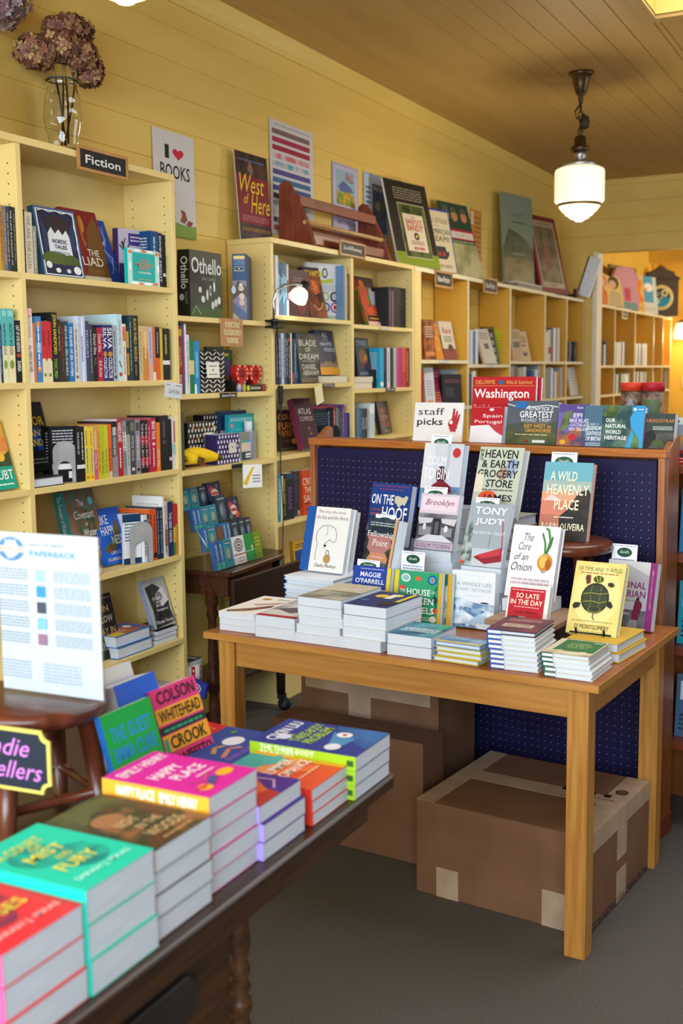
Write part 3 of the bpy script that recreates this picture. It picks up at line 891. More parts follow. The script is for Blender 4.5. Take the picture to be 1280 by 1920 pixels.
m.box((0, 0, 0.06), (0.02, 0.3, 0.3), '3a2418')
tag(m.build('book_rest', None, 0.002, Matrix.Translation((0.04, 9.1, 2.129))), 'dark brown wooden book rest behind the red-framed picture', 'book rest')
wb = empty('display_easel', (0.1, 9.42, 2.129))
tag(wb, 'white speckled board tilted in dark wooden holder at end of long bookcase', 'easel')
m = MB()
m.box((0, 0, 0), (0.16, 0.02, 0.03), '43211a')
m.box((0.13, -0.02, 0), (0.155, 0.05, 0.07), '43211a')
m.build('holder', wb, 0.002)
m = MB()
m.box((0, 0, 0), (0.1, 0.03, 0.33), 'f2f4f7|e0e5ec|60')
m.box((-0.012, -0.002, 0), (0.0, 0.034, 0.33), '3a1f18')
m.build('board', wb, 0.002, Matrix.Translation((0.115, 0.17, 0.035)) @ Matrix.Rotation(R(18), 4, 'Y'))

# ================================================================== pegboard fixture (front runs from (0.721, 3.875) to (2.122, 3.616))
PF = Matrix.Translation((0.721, 3.875, 0)) @ Matrix.Rotation(R(-10.48), 4, 'Z')
pg_ = empty('pegboard_fixture', (0.721, 3.875, 0), R(-10.48))
tag(pg_, 'wood-framed freestanding fixture with dark blue pegboard front behind staff picks table', 'display fixture')
L_ = 1.425
m = MB()
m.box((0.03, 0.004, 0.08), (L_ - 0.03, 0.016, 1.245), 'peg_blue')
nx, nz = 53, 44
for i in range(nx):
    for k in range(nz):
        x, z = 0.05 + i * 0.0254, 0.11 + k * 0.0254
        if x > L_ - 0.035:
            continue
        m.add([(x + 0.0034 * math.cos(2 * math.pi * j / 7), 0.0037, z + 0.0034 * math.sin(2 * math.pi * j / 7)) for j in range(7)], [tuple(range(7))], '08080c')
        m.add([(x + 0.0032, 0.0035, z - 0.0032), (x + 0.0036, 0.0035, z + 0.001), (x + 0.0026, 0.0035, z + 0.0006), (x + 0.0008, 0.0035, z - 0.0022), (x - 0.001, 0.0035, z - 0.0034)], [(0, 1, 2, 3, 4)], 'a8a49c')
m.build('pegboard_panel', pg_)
for x in (0.0, L_ - 0.022):
    m = MB()
    m.box((x, -0.006, 0.0), (x + 0.022, 0.02, 1.255), 'worn_oak')
    m.build('stile', pg_, 0.002)
m = MB()
m.box((-0.004, -0.01, 1.255), (L_ + 0.004, 0.03, 1.279), 'orange_oak')
m.build('top_rail', pg_, 0.002)
m = MB()
m.box((0.02, 0.0, 0.0), (L_ - 0.02, 0.018, 0.08), 'dark_oak')
m.build('bottom_rail', pg_, 0.002)
for x in (0.0, L_ - 0.022):
    m = MB()
    m.prism([(0.021, 0.0), (0.115, 0.0), (0.115, 1.315), (0.1, 1.322), (0.085, 1.318), (0.031, 1.281), (0.021, 1.254)], 0, x, x + 0.024, 'brown_wood')
    m.build('end_panel', pg_, 0.002)
    m = MB()
    m.box((x - 0.002, 0.022, 0.0), (x + 0.027, 0.118, 0.07), 'dark_oak')
    m.build('foot_block', pg_, 0.002)
m = MB()
m.box((0.024, 0.03, 1.262), (L_ - 0.024, 0.115, 1.2795), 'brown_wood')
m.build('top_panel', pg_)
m = MB()
m.box((0.024, 0.1, 0.0), (L_ - 0.024, 0.115, 1.26), 'brown_wood')
m.build('back_panel', pg_)

# bookcase that continues behind the fixture at the right photo edge
aj = empty('bookcase', PF @ Vector((0.15, 0.14, 0)), R(-10.48))
tag(aj, 'low brown bookcase behind the pegboard fixture, its end just visible at right photo edge', 'bookcase')
ZB = 1.221
m = MB()
m.box((0.0, 0.0, 0), (1.2, 0.015, ZB - 0.026), 'brown_wood')
m.box((0.0, 0.3, 0), (1.2, 0.315, ZB - 0.026), 'brown_wood')
m.build('back_panel', aj)
m = MB()
m.box((0, 0.016, 0), (0.025, 0.3, ZB - 0.026), 'brown_wood')
m.build('side_panel', aj)
m = MB()
m.box((1.6, 0.0, 0), (1.62, 0.315, ZB - 0.026), 'brown_wood')
m.build('side_panel', aj)
m = MB()
m.box((1.2, 0.3, 0), (1.6, 0.315, ZB - 0.026), 'brown_wood')
m.build('back_panel', aj)
for z in (ZB, 0.93, 0.62, 0.3):
    m = MB()
    m.box((0.0 if z == ZB else 1.2, 0.0, z - 0.025), (1.62 if z == ZB else 1.6, 0.315 if z == ZB else 0.3, z), 'red_wood')
    m.build('shelf', aj)
for k, (z, c, nm) in enumerate([(0.931, '3a8ac0', 'sky blue'), (0.621, '2fa0b8', 'teal'), (0.301, '4a6a8a', 'slate')]):
    p_ = PF @ Vector((1.4, 0.2, z))
    book('%s upright book on shelf at right photo edge, %s from top' % (nm, ('second shelf', 'third shelf', 'fourth shelf')[k]), None, tuple(p_), -10.5, 5, 'F', (0.14, 0.21, 0.02), c, art=[('R', 0.1, 0.6, 0.9, 0.9, 'd8dce0'), ('B', 0.1, 0.1, 0.9, 0.4, 4, '2a3a4a')])

# ================================================================== staff picks table
ST = empty('display_table', (0.9, 2.836, 0), R(-4.52))
tag(ST, 'honey oak display table carrying the staff picks books', 'table')
TW, TD = 1.245, 0.75
m = MB()
m.box((0, 0, 0.73), (TW, TD, 0.7492), 'honey_oak')
m.box((0.004, 0.004, 0.7492), (TW - 0.004, TD - 0.004, 0.75), 'table_red')
m.build('tabletop', ST)
for (x, y) in ((0.035, 0.03), (TW - 0.092, 0.03), (0.035, TD - 0.085), (TW - 0.092, TD - 0.085)):
    m = MB()
    m.box((x, y, 0), (x + 0.057, y + 0.057, 0.7295), 'honey_oak_v')
    m.build('leg', ST, 0.002)
for (a, c) in (((0.094, 0.04, 0.645), (TW - 0.094, 0.06, 0.7295)), ((0.094, TD - 0.07, 0.645), (TW - 0.094, TD - 0.05, 0.7295)), ((0.045, 0.089, 0.645), (0.065, TD - 0.087, 0.7295)), ((TW - 0.065, 0.089, 0.645), (TW - 0.045, TD - 0.087, 0.7295))):
    m = MB()
    m.box(a, c, 'honey_oak')
    m.build('apron', ST)

# round dark stool standing on the table at the back, small riser before it
ds = empty('display_stool', (1.85, 3.45, 0.7505))
tag(ds, 'small round dark wood stool on staff picks table, under the sunset lake cover', 'stool')
m = MB()
m.lathe([(0.0, 0.218), (0.13, 0.218), (0.148, 0.224), (0.152, 0.236), (0.148, 0.25), (0.14, 0.255), (0.0, 0.255)], 'mahogany', seg=40, cap=False)
m.build('seat', ds)
for k in range(4):
    a = R(45 + 90 * k)
    m = MB()
    m.tube([(0.105 * math.cos(a), 0.105 * math.sin(a), 0.0), (0.085 * math.cos(a), 0.085 * math.sin(a), 0.22)], [0.014, 0.018], 'mahogany', 10)
    m.build('leg', ds)
rs = empty('riser', (1.725, 3.06, 0.7505), R(-5))
tag(rs, 'low riser with worn tan top board on black base under the onion book', 'riser')
m = MB()
m.box((0, 0, 0.052), (0.21, 0.26, 0.068), 'tan_board')
m.build('top_board', rs, 0.002)
m = MB()
m.box((0.012, 0.02, 0), (0.198, 0.25, 0.0518), '16181c')
m.build('base', rs)
book('closed grey paperback lying on the riser under the onion book', None, (1.735, 3.19, 0.856), -6, 0, 'L', (0.14, 0.12, 0.0365), 'b8bac0')

def easel(label, x, y, z, a, w, hb, mat='acrylic', tilt=16, d=0.06):
    """one-piece sheet easel: back rest, floor and front lip"""
    m = MB()
    t = R(tilt)
    th = 0.0025
    prof = [(-0.012, 0.014), (-0.012, 0.0), (d, 0.0), (d + 0.0, th), (0.004, th), (0.004 + math.sin(t) * hb, th + math.cos(t) * hb), (0.0014 + math.sin(t) * hb, th + math.cos(t) * hb), (-0.001, th), (-0.0095, th), (-0.0095, 0.014)]
    m.prism(prof, 0, 0, w, mat)
    tag(m.build('book_easel', None, 0, Matrix.Translation((x, y, z)) @ Matrix.Rotation(R(a), 4, 'Z')), label, 'book easel')
easel('clear acrylic easel holding the white horse drawing book', 1.05, 3.36, 0.869, -8, 0.06, 0.1)
easel('clear acrylic easel behind the sunset lake cover on round stool', 1.78, 3.47, 1.0065, -5, 0.05, 0.12)
m = MB()
for dx in (0.03, 0.11):
    m.tube([(dx, -0.02, 0.018), (dx, -0.016, 0.0035), (dx, 0.07, 0.0035), (dx, 0.1, 0.15)], 0.003, '101012', 8)
m.tube([(0.01, -0.012, 0.0035), (0.13, -0.012, 0.0035)], 0.0035, '101012', 8)
m.tube([(0.03, 0.07, 0.0035), (0.11, 0.07, 0.0035)], 0.003, '101012', 8)
tag(m.build('book_easel', None, 0, Matrix.Translation((1.968, 3.075, 0.8015)) @ Matrix.Rotation(R(-5), 4, 'Z')), 'black wire stand holding the yellow turtle painting book', 'book easel')

# ================================================================== cartons under the table
def carton(name, label, o, a, w, d, h, tape_top=None, extra=None, c='cardboard'):
    r = empty(name, o, R(a))
    tag(r, label, 'box')
    m = MB()
    m.box((0, 0, 0), (w, d, h - 0.003), c)
    m.build('body', r, 0.003)
    f = MB()
    f.box((0.001, 0.001, h - 0.0029), (w - 0.001, d / 2 - 0.0008, h), c)
    f.build('flap', r)
    f = MB()
    f.box((0.001, d / 2 + 0.0008, h - 0.0029), (w - 0.001, d - 0.001, h), c)
    f.build('flap', r)
    t = MB()
    for bx in (tape_top or []):
        t.box(*bx, 'paper_tape')
    if tape_top:
        t.build('tape', r)
    for nm, mm in (extra or []):
        mm.build(nm, r)
    return r
W_, D_, H_ = 0.535, 0.5, 0.283
e = 0.0006
pr = MB()
pr.art([('R', 0.62, 0.6, 0.665, 0.66, '2a1f1a'), ('E', 0.76, 0.62, 0.055, 0.045, '2f2420'), ('E', 0.76, 0.62, 0.04, 0.03, '6a4a38'), ('R', 0.74, 0.6, 0.78, 0.64, '2f2420'), ('R', 0.86, 0.6, 0.9, 0.65, '2f2420'), ('T', 'recycle', 0.83, 0.55, 0.94, 0.575, '3a2a22'), ('E', 0.93, 0.72, 0.035, 0.04, '3a2a22'), ('E', 0.93, 0.72, 0.025, 0.03, '6a4a38')], (0, 0, H_), (W_, 0, 0), (0, D_, 0), (0, 0, 1), 2, 0.0003)
bars_ = MB()
bars_.art([('B', 0.02, 0.02, 0.98, 0.09, 2, '2a2a3a'), ('R', 0.02, 0.0, 0.98, 0.015, '3a3a4a')], (W_, 0, 0), (0, D_, 0), (0, 0, H_), (1, 0, 0), 2, 0.0003)
carton('cardboard_box', 'large flat-topped cardboard box with paper tape, in front under the table', (1.553, 2.958, 0), -6.5, W_, D_, H_,
       [((-e, 0.24, H_ - 0.09), (0.0, 0.31, H_)), ((-e, -e, H_), (0.06, D_ + e, H_ + e)), ((0.06, 0.238, H_ - 0.0001), (W_ - 0.07, 0.315, H_ + e)), ((W_ - 0.07, -e, H_), (W_ + e, D_ + e, H_ + e)), ((W_, -e, H_ - 0.055), (W_ + e, D_ + e, H_)), ((W_, 0.22, H_ - 0.15), (W_ + e, 0.3, H_ - 0.055)), ((0.068, -e, -0.0), (0.14, 0.0, 0.09)), ((0.4, -e, 0.0), (0.5, 0.0, 0.105)), ((W_, 0.22, 0.0), (W_ + e, 0.3, 0.1))],
       [('print', pr), ('print', bars_)])
carton('cardboard_box', 'tall narrow dark cardboard box behind the front carton, left under the table', (0.941, 3.174, 0), -5.6, 0.569, 0.14, 0.393)
carton('cardboard_box', 'tall cardboard box with wide grey tape, furthest back under the table', (0.926, 3.4, 0), -7, 0.55, 0.26, 0.53,
       [((0.02, -e, 0.44), (0.52, 0.0, 0.51)), ((0.2, -e, 0.2), (0.29, 0.0, 0.44))])

# ================================================================== dark drop-leaf table with the card game rack
dl = empty('drop_leaf_table', (0.2, 4.1, 0))
tag(dl, 'dark antique drop-leaf table with turned legs carrying a rack of card games', 'table')
m = MB()
m.prism([(-0.17, -0.30), (0.17, -0.30), (0.185, -0.28), (0.145, 0.2), (0.09, 0.3), (-0.17, 0.3)], 2, 0.716, 0.738, 'antique_wood')
m.build('tabletop', dl, 0.004)
m = MB()
m.box((-0.15, -0.265, 0.63), (0.15, -0.245, 0.7158), 'antique_wood')
m.box((-0.15, 0.245, 0.63), (0.06, 0.262, 0.7158), 'antique_wood')
m.box((0.13, -0.24, 0.63), (0.146, 0.1, 0.7158), 'antique_wood')
m.build('apron', dl)
m = MB()
m.prism([(-0.33, 0.712), (0.25, 0.712), (0.25, 0.5), (0.2, 0.42), (0.1, 0.38), (-0.2, 0.38), (-0.28, 0.42), (-0.33, 0.5)][::-1], 0, 0.205, 0.222, 'antique_dark')
m.build('drop_leaf', dl, 0.003)
leg_prof = [(0.02, 0.0), (0.021, 0.06), (0.024, 0.16), (0.019, 0.20), (0.026, 0.225), (0.026, 0.265), (0.018, 0.29), (0.023, 0.34), (0.017, 0.52), (0.026, 0.545), (0.019, 0.57), (0.028, 0.59), (0.026, 0.66), (0.026, 0.7155)]
for (x, y) in ((0.05, -0.232), (-0.15, -0.232), (-0.15, 0.25)):
    m = MB()
    m.lathe(leg_prof, 'antique_wood', (x, y, 0), 16)
    m.build('leg', dl)
lg = MB()
lg.lathe([(0.02, 0.075), (0.022, 0.2), (0.018, 0.3), (0.024, 0.5), (0.026, 0.7155)], 'antique_dark', (0.078, 0.277, 0), 16)
lo_ = lg.build('leg', dl)
c_ = MB()
cm = Matrix.Translation((0.098, 0.272, 0.031)) @ Matrix.Rotation(R(90), 4, 'X')
c_.lathe([(0.006, -0.011), (0.028, -0.011), (0.031, -0.007), (0.031, 0.007), (0.028, 0.011), (0.006, 0.011)], '17191c', seg=26, mx=cm)
c_.lathe([(0.004, -0.0125), (0.014, -0.0125), (0.014, 0.0125), (0.004, 0.0125)], '4a5058', seg=16, mx=cm)
c_.box((0.07, 0.255, 0.055), (0.1, 0.289, 0.075), '202326')
c_.box((0.078, 0.256, 0.03), (0.1, 0.259, 0.07), '202326')
c_.box((0.078, 0.285, 0.03), (0.1, 0.288, 0.07), '202326')
c_.build('caster', lo_)
m = MB()
m.box((-0.16, -0.225, 0.225), (0.09, 0.22, 0.243), 'antique_wood')
m.build('lower_shelf', dl, 0.002)
m = MB()
m.lathe([(0.06, 0), (0.06, 0.1)], 'e4e2e0', seg=28)
for k in range(9):
    a0, a1 = 2 * math.pi * k / 9, 2 * math.pi * (k + 0.4) / 9
    m.add([(0.0603 * math.cos(a), 0.0603 * math.sin(a), z) for a, z in ((a0, 0.002), (a1, 0.002), (a1, 0.098), (a0, 0.098))], [(0, 1, 2, 3)], 'b8242c')
    for z in (0.02, 0.05, 0.08):
        am = (a0 + a1) / 2
        m.add([(0.0606 * math.cos(am + 0.06 * math.cos(t)), 0.0606 * math.sin(am + 0.06 * math.cos(t)), z + 0.0065 * math.sin(t)) for t in [2 * math.pi * i / 8 for i in range(8)]], [tuple(range(8))], 'eceae8')
tag(m.build('puzzle_drum', None, 0, Matrix.Translation((0.17, 3.795, 0.2435))), 'red and white striped dotted drum tin on lower shelf of drop-leaf table', 'tin')
m = MB()
m.box((0, 0, 0), (0.09, 0.014, 0.065), '2a3590')
m.art([('R', 0.06, 0.08, 0.94, 0.92, '34409c'), ('E', 0.5, 0.5, 0.22, 0.28, 'e4e4ec'), ('E', 0.5, 0.5, 0.17, 0.21, '1c1f3a'), ('E', 0.5, 0.5, 0.1, 0.12, 'd8d8e0')], (0, 0, 0), (0.09, 0, 0), (0, 0, 0.065), (0, -1, 0))
tag(m.build('card_deck', None, 0, Matrix.Translation((0.215, 3.718, 0.2475)) @ Matrix.Rotation(R(14), 4, 'Y')), 'blue boxed deck with white ring leaning before the striped drum tin', 'boxed cards')
book('dark picture book lying on top of the striped drum tin', None, (0.115, 3.75, 0.3625), 0, 0, 'L', (0.1, 0.09, 0.018), '3a4034', art=[('E', 0.4, 0.3, 0.25, 0.2, '8a8a2c'), ('R', 0.2, 0.6, 0.9, 0.8, 'c8ccd0')])

# stepped clear rack: its decks are things of their own
RX = Matrix.Translation((0.335, 3.78, 0.7385)) @ Matrix.Rotation(R(92), 4, 'Z')
rk2 = empty('display_rack', (0.335, 3.78, 0.7385), R(92))
tag(rk2, 'stepped clear acrylic counter rack holding small boxed card games', 'display rack')
tiers = [(0.0, 0.004), (0.055, 0.075), (0.11, 0.155), (0.165, 0.235)]
m = MB()
for y, z in tiers:
    m.box((0.0, y - 0.004, z - 0.003), (0.42, y + 0.05, z), 'acrylic')
    m.box((0.0, y - 0.006, z - 0.003), (0.42, y - 0.004, z + 0.03), 'acrylic')
m.build('steps', rk2)
for x in (0.0, 0.42):
    m = MB()
    m.prism([(-0.01, 0), (0.24, 0), (0.24, 0.33), (0.21, 0.33), (-0.01, 0.035)], 0, x - 0.0025, x, 'acrylic')
    m.build('side_panel', rk2)
TEAL = [('E', 0.5, 0.45, 0.4, 0.28, '3f6a6a'), ('E', 0.45, 0.5, 0.28, 0.2, '8a9a8a'), ('R', 0.1, 0.8, 0.9, 0.92, '1c4f66'), ('B', 0.15, 0.82, 0.85, 0.9, 1, 'c8e0e4')]
DARK = [('E', 0.55, 0.45, 0.3, 0.3, '4a5c6a'), ('E', 0.45, 0.5, 0.16, 0.18, '7a8a94'), ('B', 0.15, 0.82, 0.85, 0.92, 1, 'a8b8c0')]
FLOR = [('E', 0.3, 0.7, 0.2, 0.14, 'b03a4a'), ('E', 0.75, 0.3, 0.18, 0.13, 'c8503a'), ('E', 0.7, 0.8, 0.14, 0.1, '5a6a8a'), ('E', 0.2, 0.25, 0.14, 0.1, '4a7a5a'), ('E', 0.5, 0.5, 0.28, 0.2, 'd8c4b0'), ('R', 0.25, 0.44, 0.75, 0.56, 'b8303a')]
SPN = [('R', 0, 0, 1, 0.25, '3fae9a'), ('T', 'THAT WAY', 0.3, 0.3, 0.7, 0.9, 'c8e4ec', 'b')]
decks = [  # tier, x, width, height, colour, art, words
    (3, 0.03, 0.062, 0.092, '2a8a9c', TEAL, 'teal turtle-print deck, leftmost on the top step'), (3, 0.098, 0.062, 0.092, '2a8a9c', TEAL, 'teal turtle-print deck, second on the top step'), (3, 0.166, 0.06, 0.092, '26323c', DARK, 'dark slate deck on the top step'), (3, 0.235, 0.11, 0.1, '2a2248', FLOR, 'purple floral box on the top step'),
    (2, 0.028, 0.03, 0.092, '2f5f9c', SPN, 'blue-to-green narrow deck end, first on the third step'), (2, 0.06, 0.03, 0.092, '2f5f9c', SPN, 'blue-to-green narrow deck end, second on the third step'), (2, 0.095, 0.06, 0.095, '2a8a9c', TEAL, 'teal turtle-print deck, left on the third step'), (2, 0.158, 0.058, 0.095, '2a8a9c', TEAL, 'teal turtle-print deck, right on the third step'), (2, 0.222, 0.078, 0.13, '26323c', DARK, 'tall dark slate deck tilted on the third step'), (2, 0.305, 0.1, 0.11, '2a2248', FLOR, 'purple floral box on the third step'),
    (1, 0.02, 0.032, 0.1, '2f5f9c', SPN, 'blue-to-green narrow deck end on the second step'), (1, 0.055, 0.062, 0.1, '2a8a9c', TEAL, 'teal turtle-print deck on the second step'), (1, 0.122, 0.05, 0.09, '6a4632', [], 'plain brown deck on the second step'), (1, 0.176, 0.028, 0.1, '3a6a94', SPN, 'steel blue deck end, left of two on the second step'), (1, 0.207, 0.028, 0.1, '3a6a94', SPN, 'steel blue deck end, right of two on the second step'), (1, 0.24, 0.062, 0.1, '26323c', DARK, 'dark slate deck, left of three on the second step'), (1, 0.306, 0.05, 0.1, '26323c', DARK, 'dark slate deck, middle of three on the second step'), (1, 0.36, 0.05, 0.1, '26323c', DARK, 'dark slate deck, right of three on the second step'),
    (0, 0.015, 0.032, 0.115, '2f5f9c', SPN, 'blue-to-green deck end, left of two on the lowest step'), (0, 0.05, 0.032, 0.115, '2f5f9c', SPN, 'blue-to-green deck end, right of two on the lowest step'), (0, 0.086, 0.066, 0.115, '2a8a9c', TEAL, 'teal turtle-print deck on the lowest step'), (0, 0.158, 0.1, 0.115, 'dcd8d8', [('E', 0.5, 0.68, 0.36, 0.24, '3a3a3e'), ('E', 0.5, 0.68, 0.3, 0.19, 'dcd8d8'), ('E', 0.5, 0.68, 0.24, 0.15, '3a3a3e'), ('E', 0.5, 0.68, 0.18, 0.1, 'dcd8d8'), ('E', 0.5, 0.68, 0.1, 0.05, '3a3a3e'), ('R', 0, 0.32, 1, 0.36, 'b0304a'), ('B', 0.3, 0.18, 0.8, 0.24, 1, '8a8a90'), ('B', 0.3, 0.06, 0.9, 0.12, 1, 'c08a98')], 'white box with grey maze rings on the lowest step'), (0, 0.262, 0.07, 0.115, '1f8a40', [('R', 0, 0.36, 1, 0.38, 'c8d8c8'), ('R', 0.7, 0.4, 0.85, 0.55, 'd8d8b0')], 'emerald green box on the lowest step'), (0, 0.336, 0.062, 0.115, '6a8a1f', [('B', 0.15, 0.45, 0.85, 0.85, 3, 'b8a83a')], 'olive green box at right end of the lowest step')]
for t, x, w, h, c, art_, words in decks:
    y, z = tiers[t]
    m = MB()
    m.box((0, 0, 0), (w - 0.002, 0.022, h), c)
    m.art(art_, (0, 0, 0), (w - 0.002, 0, 0), (0, 0, h), (0, -1, 0))
    o = m.build('card_deck', None, 0, RX @ Matrix.Translation((x, y + 0.003, z + 0.0005)) @ Matrix.Rotation(R(-10), 4, 'X'))
    tag(o, words + ' of the clear rack', 'boxed cards', 'boxed card games in the clear rack')

# ================================================================== foreground table, sign stool and its signs
ft = empty('console_table', (1.55, 1.2, 0))
tag(ft, 'dark stained foreground table carrying bright paperback stacks', 'table')
m = MB()
m.prism([(-0.45, -0.75), (0.36, -0.75), (0.385, -0.74), (0.385, 0.755), (0.36, 0.775), (-0.45, 0.775)], 2, 0.722, 0.75, 'dark_table')
m.build('tabletop', ft, 0.005)
m = MB()
m.box((-0.4, -0.7, 0.66), (0.345, 0.72, 0.7215), 'dark_table_side')
m.build('apron', ft, 0.004)
m = MB()
m.prism([(-0.7, 0.3), (0.3, 0.3), (0.305, 0.33), (0.305, 0.659), (-0.7, 0.659)], 0, 0.27, 0.286, 'dark_table_side')
m.build('side_panel', ft, 0.002)
m = MB()
m.prism([(-0.3, 0.545), (0.155, 0.545), (0.175, 0.56), (0.175, 0.6), (0.15, 0.618), (-0.3, 0.618)], 0, 0.2865, 0.31, 'dark_bar')
m.build('drawer_rail', ft, 0.004)
tl = [(0.012, 0.0), (0.016, 0.1), (0.019, 0.3), (0.021, 0.42), (0.014, 0.445), (0.02, 0.46), (0.02, 0.475), (0.013, 0.485), (0.019, 0.5), (0.013, 0.512), (0.018, 0.525), (0.018, 0.535), (0.013, 0.548), (0.02, 0.575), (0.017, 0.62), (0.02, 0.6595)]
for (x, y) in ((0.285, 0.335), (-0.35, 0.68), (-0.35, -0.65), (0.27, -0.68)):
    m = MB()
    m.lathe(tl, 'dark_table_side', (x, y, 0), 20)
    m.build('leg', ft)

ss = empty('display_stool', (1.45, 1.48, 0.7505))
tag(ss, 'low round brown wood stool on foreground table under the paperback list sign', 'stool')
m = MB()
m.lathe([(0.0, 0.19), (0.118, 0.19), (0.13, 0.196), (0.135, 0.208), (0.133, 0.22), (0.125, 0.2255), (0.0, 0.2255)], 'mahogany', seg=48, cap=False)
m.build('seat', ss)
for k in range(4):
    a = R(20 + 90 * k)
    m = MB()
    m.tube([(0.125 * math.cos(a), 0.125 * math.sin(a), 0.0), (0.1 * math.cos(a), 0.1 * math.sin(a), 0.191)], [0.014, 0.019], 'mahogany', 12)
    m.build('leg', ss)
for k in range(4):
    a, c = R(20 + 90 * k), R(110 + 90 * k)
    m = MB()
    m.tube([(0.118 * math.cos(a), 0.118 * math.sin(a), 0.055), (0.118 * math.cos(c), 0.118 * math.sin(c), 0.055)], 0.009, 'mahogany', 10)
    m.build('rung', ss)
sg = empty('sign_holder', (1.388, 1.478, 0.978), R(2))
tag(sg, 'clear sign holder with white printed paperback bestseller list on stool', 'sign')
m = MB()
m.box((-0.002, 0.0, 0.0), (0.22, 0.002, 0.286), 'acrylic')
m.box((-0.002, 0.0036, 0.0), (0.22, 0.0056, 0.286), 'acrylic')
m.box((-0.002, -0.075, -0.0005), (0.22, 0.07, 0.0025), 'acrylic')
m.build('holder', sg)
m = MB()
m.box((0.0, 0.0024, 0.004), (0.216, 0.0032, 0.285), 'd2d8df')
lst = [('E', 0.14, 0.895, 0.135, 0.075, '3f86c0'), ('E', 0.14, 0.895, 0.085, 0.047, 'e4eef6'), ('R', 0.0, 0.875, 0.28, 0.915, 'd2d8df'), ('T', 'INDIE', 0.08, 0.928, 0.2, 0.955, 'f0f4f8', 'b'), ('T', 'BESTSELLERS', 0.01, 0.88, 0.27, 0.91, 'd8a070', 'b'), ('T', 'LIST', 0.1, 0.836, 0.18, 0.862, 'f0f4f8', 'b'), ('T', 'June 19, 2024', 0.33, 0.918, 0.66, 0.94, '6a7888'), ('T', 'PAPERBACK', 0.33, 0.858, 0.79, 0.893, '4a9ac8', 'b')]
for k, c in enumerate(['b8dce6|8ac0d0|30', '2f8fd0', '3a4458', '3f8fc8|7ab8d8|20', 'a86a80|4a6a9a|20']):
    y = 0.775 - 0.1 * k
    lst.append(('R', 0.385 - 0.0 * k, y - 0.07, 0.475, y, c))
    lst.append(('B', 0.56, y - 0.07, 0.92, y + 0.005, 5, '8d99a6'))
    lst.append(('B', 0.0, y - 0.07, 0.3, y + 0.005, 4, '8d99a6'))
lst.append(('B', 0.0, 0.08, 0.3, 0.2, 6, '9aa5b2'))
lst.append(('B', 0.42, 0.07, 0.8, 0.2, 6, '9aa5b2'))
m.art(lst, (0, 0.0024, 0.004), (0.216, 0, 0), (0, 0, 0.281), (0, -1, 0), 1, 0.0001)
m.build('printed_list', sg)
ck = empty('chalk_sign', (1.392, 1.325, 0.8655), R(4))
tag(ck, 'small chalkboard tag with yellow border reading Indie Bestsellers in pink', 'sign')
def tag_outline(w, h, r_):
    pts = []
    for (cx, cy, a0) in ((w, 0, 180), (w, h, 270), (0, h, 0), (0, 0, 90)):
        for i in range(5):
            a = R(a0 - 90 * i / 4)
            pts.append((cx + r_ * math.cos(a), cy + r_ * math.sin(a)))
    return pts
m = MB()
m.prism(tag_outline(0.22, 0.105, 0.016), 1, 0.001, 0.005, 'd8c860')
m.build('border', ck)
m = MB()
m.prism([(x + 0.006, z + 0.006) for x, z in tag_outline(0.208, 0.093, 0.014)], 1, 0.0002, 0.001, '262c38')
m.art([('T', 'Indie', 0.42, 0.56, 0.82, 0.84, 'd884d4', 'i'), ('T', 'Bestsellers', 0.1, 0.2, 0.93, 0.48, 'd884d4', 'i')], (0, 0.0002, 0), (0.22, 0, 0), (0, 0, 0.105), (0, -1, 0))
m.build('board', ck)
m = MB()
m.tube([(0.05, 0.008, -0.114), (0.05, 0.008, 0.06)], 0.004, '1a1a1c', 8)
m.lathe([(0.03, -0.115), (0.03, -0.11), (0.006, -0.105)], '1a1a1c', (0.05, 0.02, 0), 18)
m.build('stand', ck)
book('lime green novel with blue block title standing behind the pink paperbacks', None, (1.645, 1.497, 0.7515), 90, 16.7, 'F', (0.142, 0.205, 0.013), '149c3c', spine='2260a8',
     art=[('T', 'THE GUEST', 0.1, 0.74, 0.9, 0.87, '2f86d6', 'b'), ('T', 'EMMA CLINE', 0.08, 0.57, 0.92, 0.7, '2f86d6', 'b'), ('B', 0.2, 0.48, 0.5, 0.52, 1, '1a7a4a'), ('R', 0.4, 0.0, 0.9, 0.06, '2f66c8')])
book('pink orange and black striped novel with bold black title standing on foreground table', None, (1.6, 1.697, 0.7515), 87, 18.3, 'F', (0.14, 0.192, 0.024), 'e23a76',
     art=[('R', 0, 0.82, 1, 1, 'dc3a78'), ('R', 0, 0.64, 1, 0.8, 'f0a52a'), ('R', 0, 0.54, 1, 0.62, '1f2a2a'), ('B', 0.08, 0.55, 0.92, 0.61, 1, '2f9a70'), ('R', 0, 0.36, 1, 0.53, 'f0a52a'), ('R', 0.02, 0.36, 0.1, 0.5, '2f9a80'), ('R', 0, 0.2, 1, 0.34, 'dc3a78'), ('R', 0, 0.0, 1, 0.2, '3a3a3c|8a8a8c|20'), ('T', 'COLSON', 0.1, 0.84, 0.92, 0.97, '141416', 'b'), ('T', 'WHITEHEAD', 0.05, 0.66, 0.95, 0.78, '141416', 'b'), ('T', 'CROOK', 0.14, 0.38, 0.92, 0.51, '141416', 'b'), ('T', 'MANIFESTO', 0.05, 0.215, 0.95, 0.325, '141416', 'b')])
book('royal blue novel with thick white pages standing behind the lime green novel', None, (1.588, 1.615, 0.7515), 90, 17, 'F', (0.125, 0.222, 0.045), '2a5fd0', spine='dfe2e6')
book('white paperback standing behind the royal blue novel on foreground table', None, (1.532, 1.625, 0.7515), 90, 17, 'F', (0.12, 0.235, 0.025), 'd8dade')
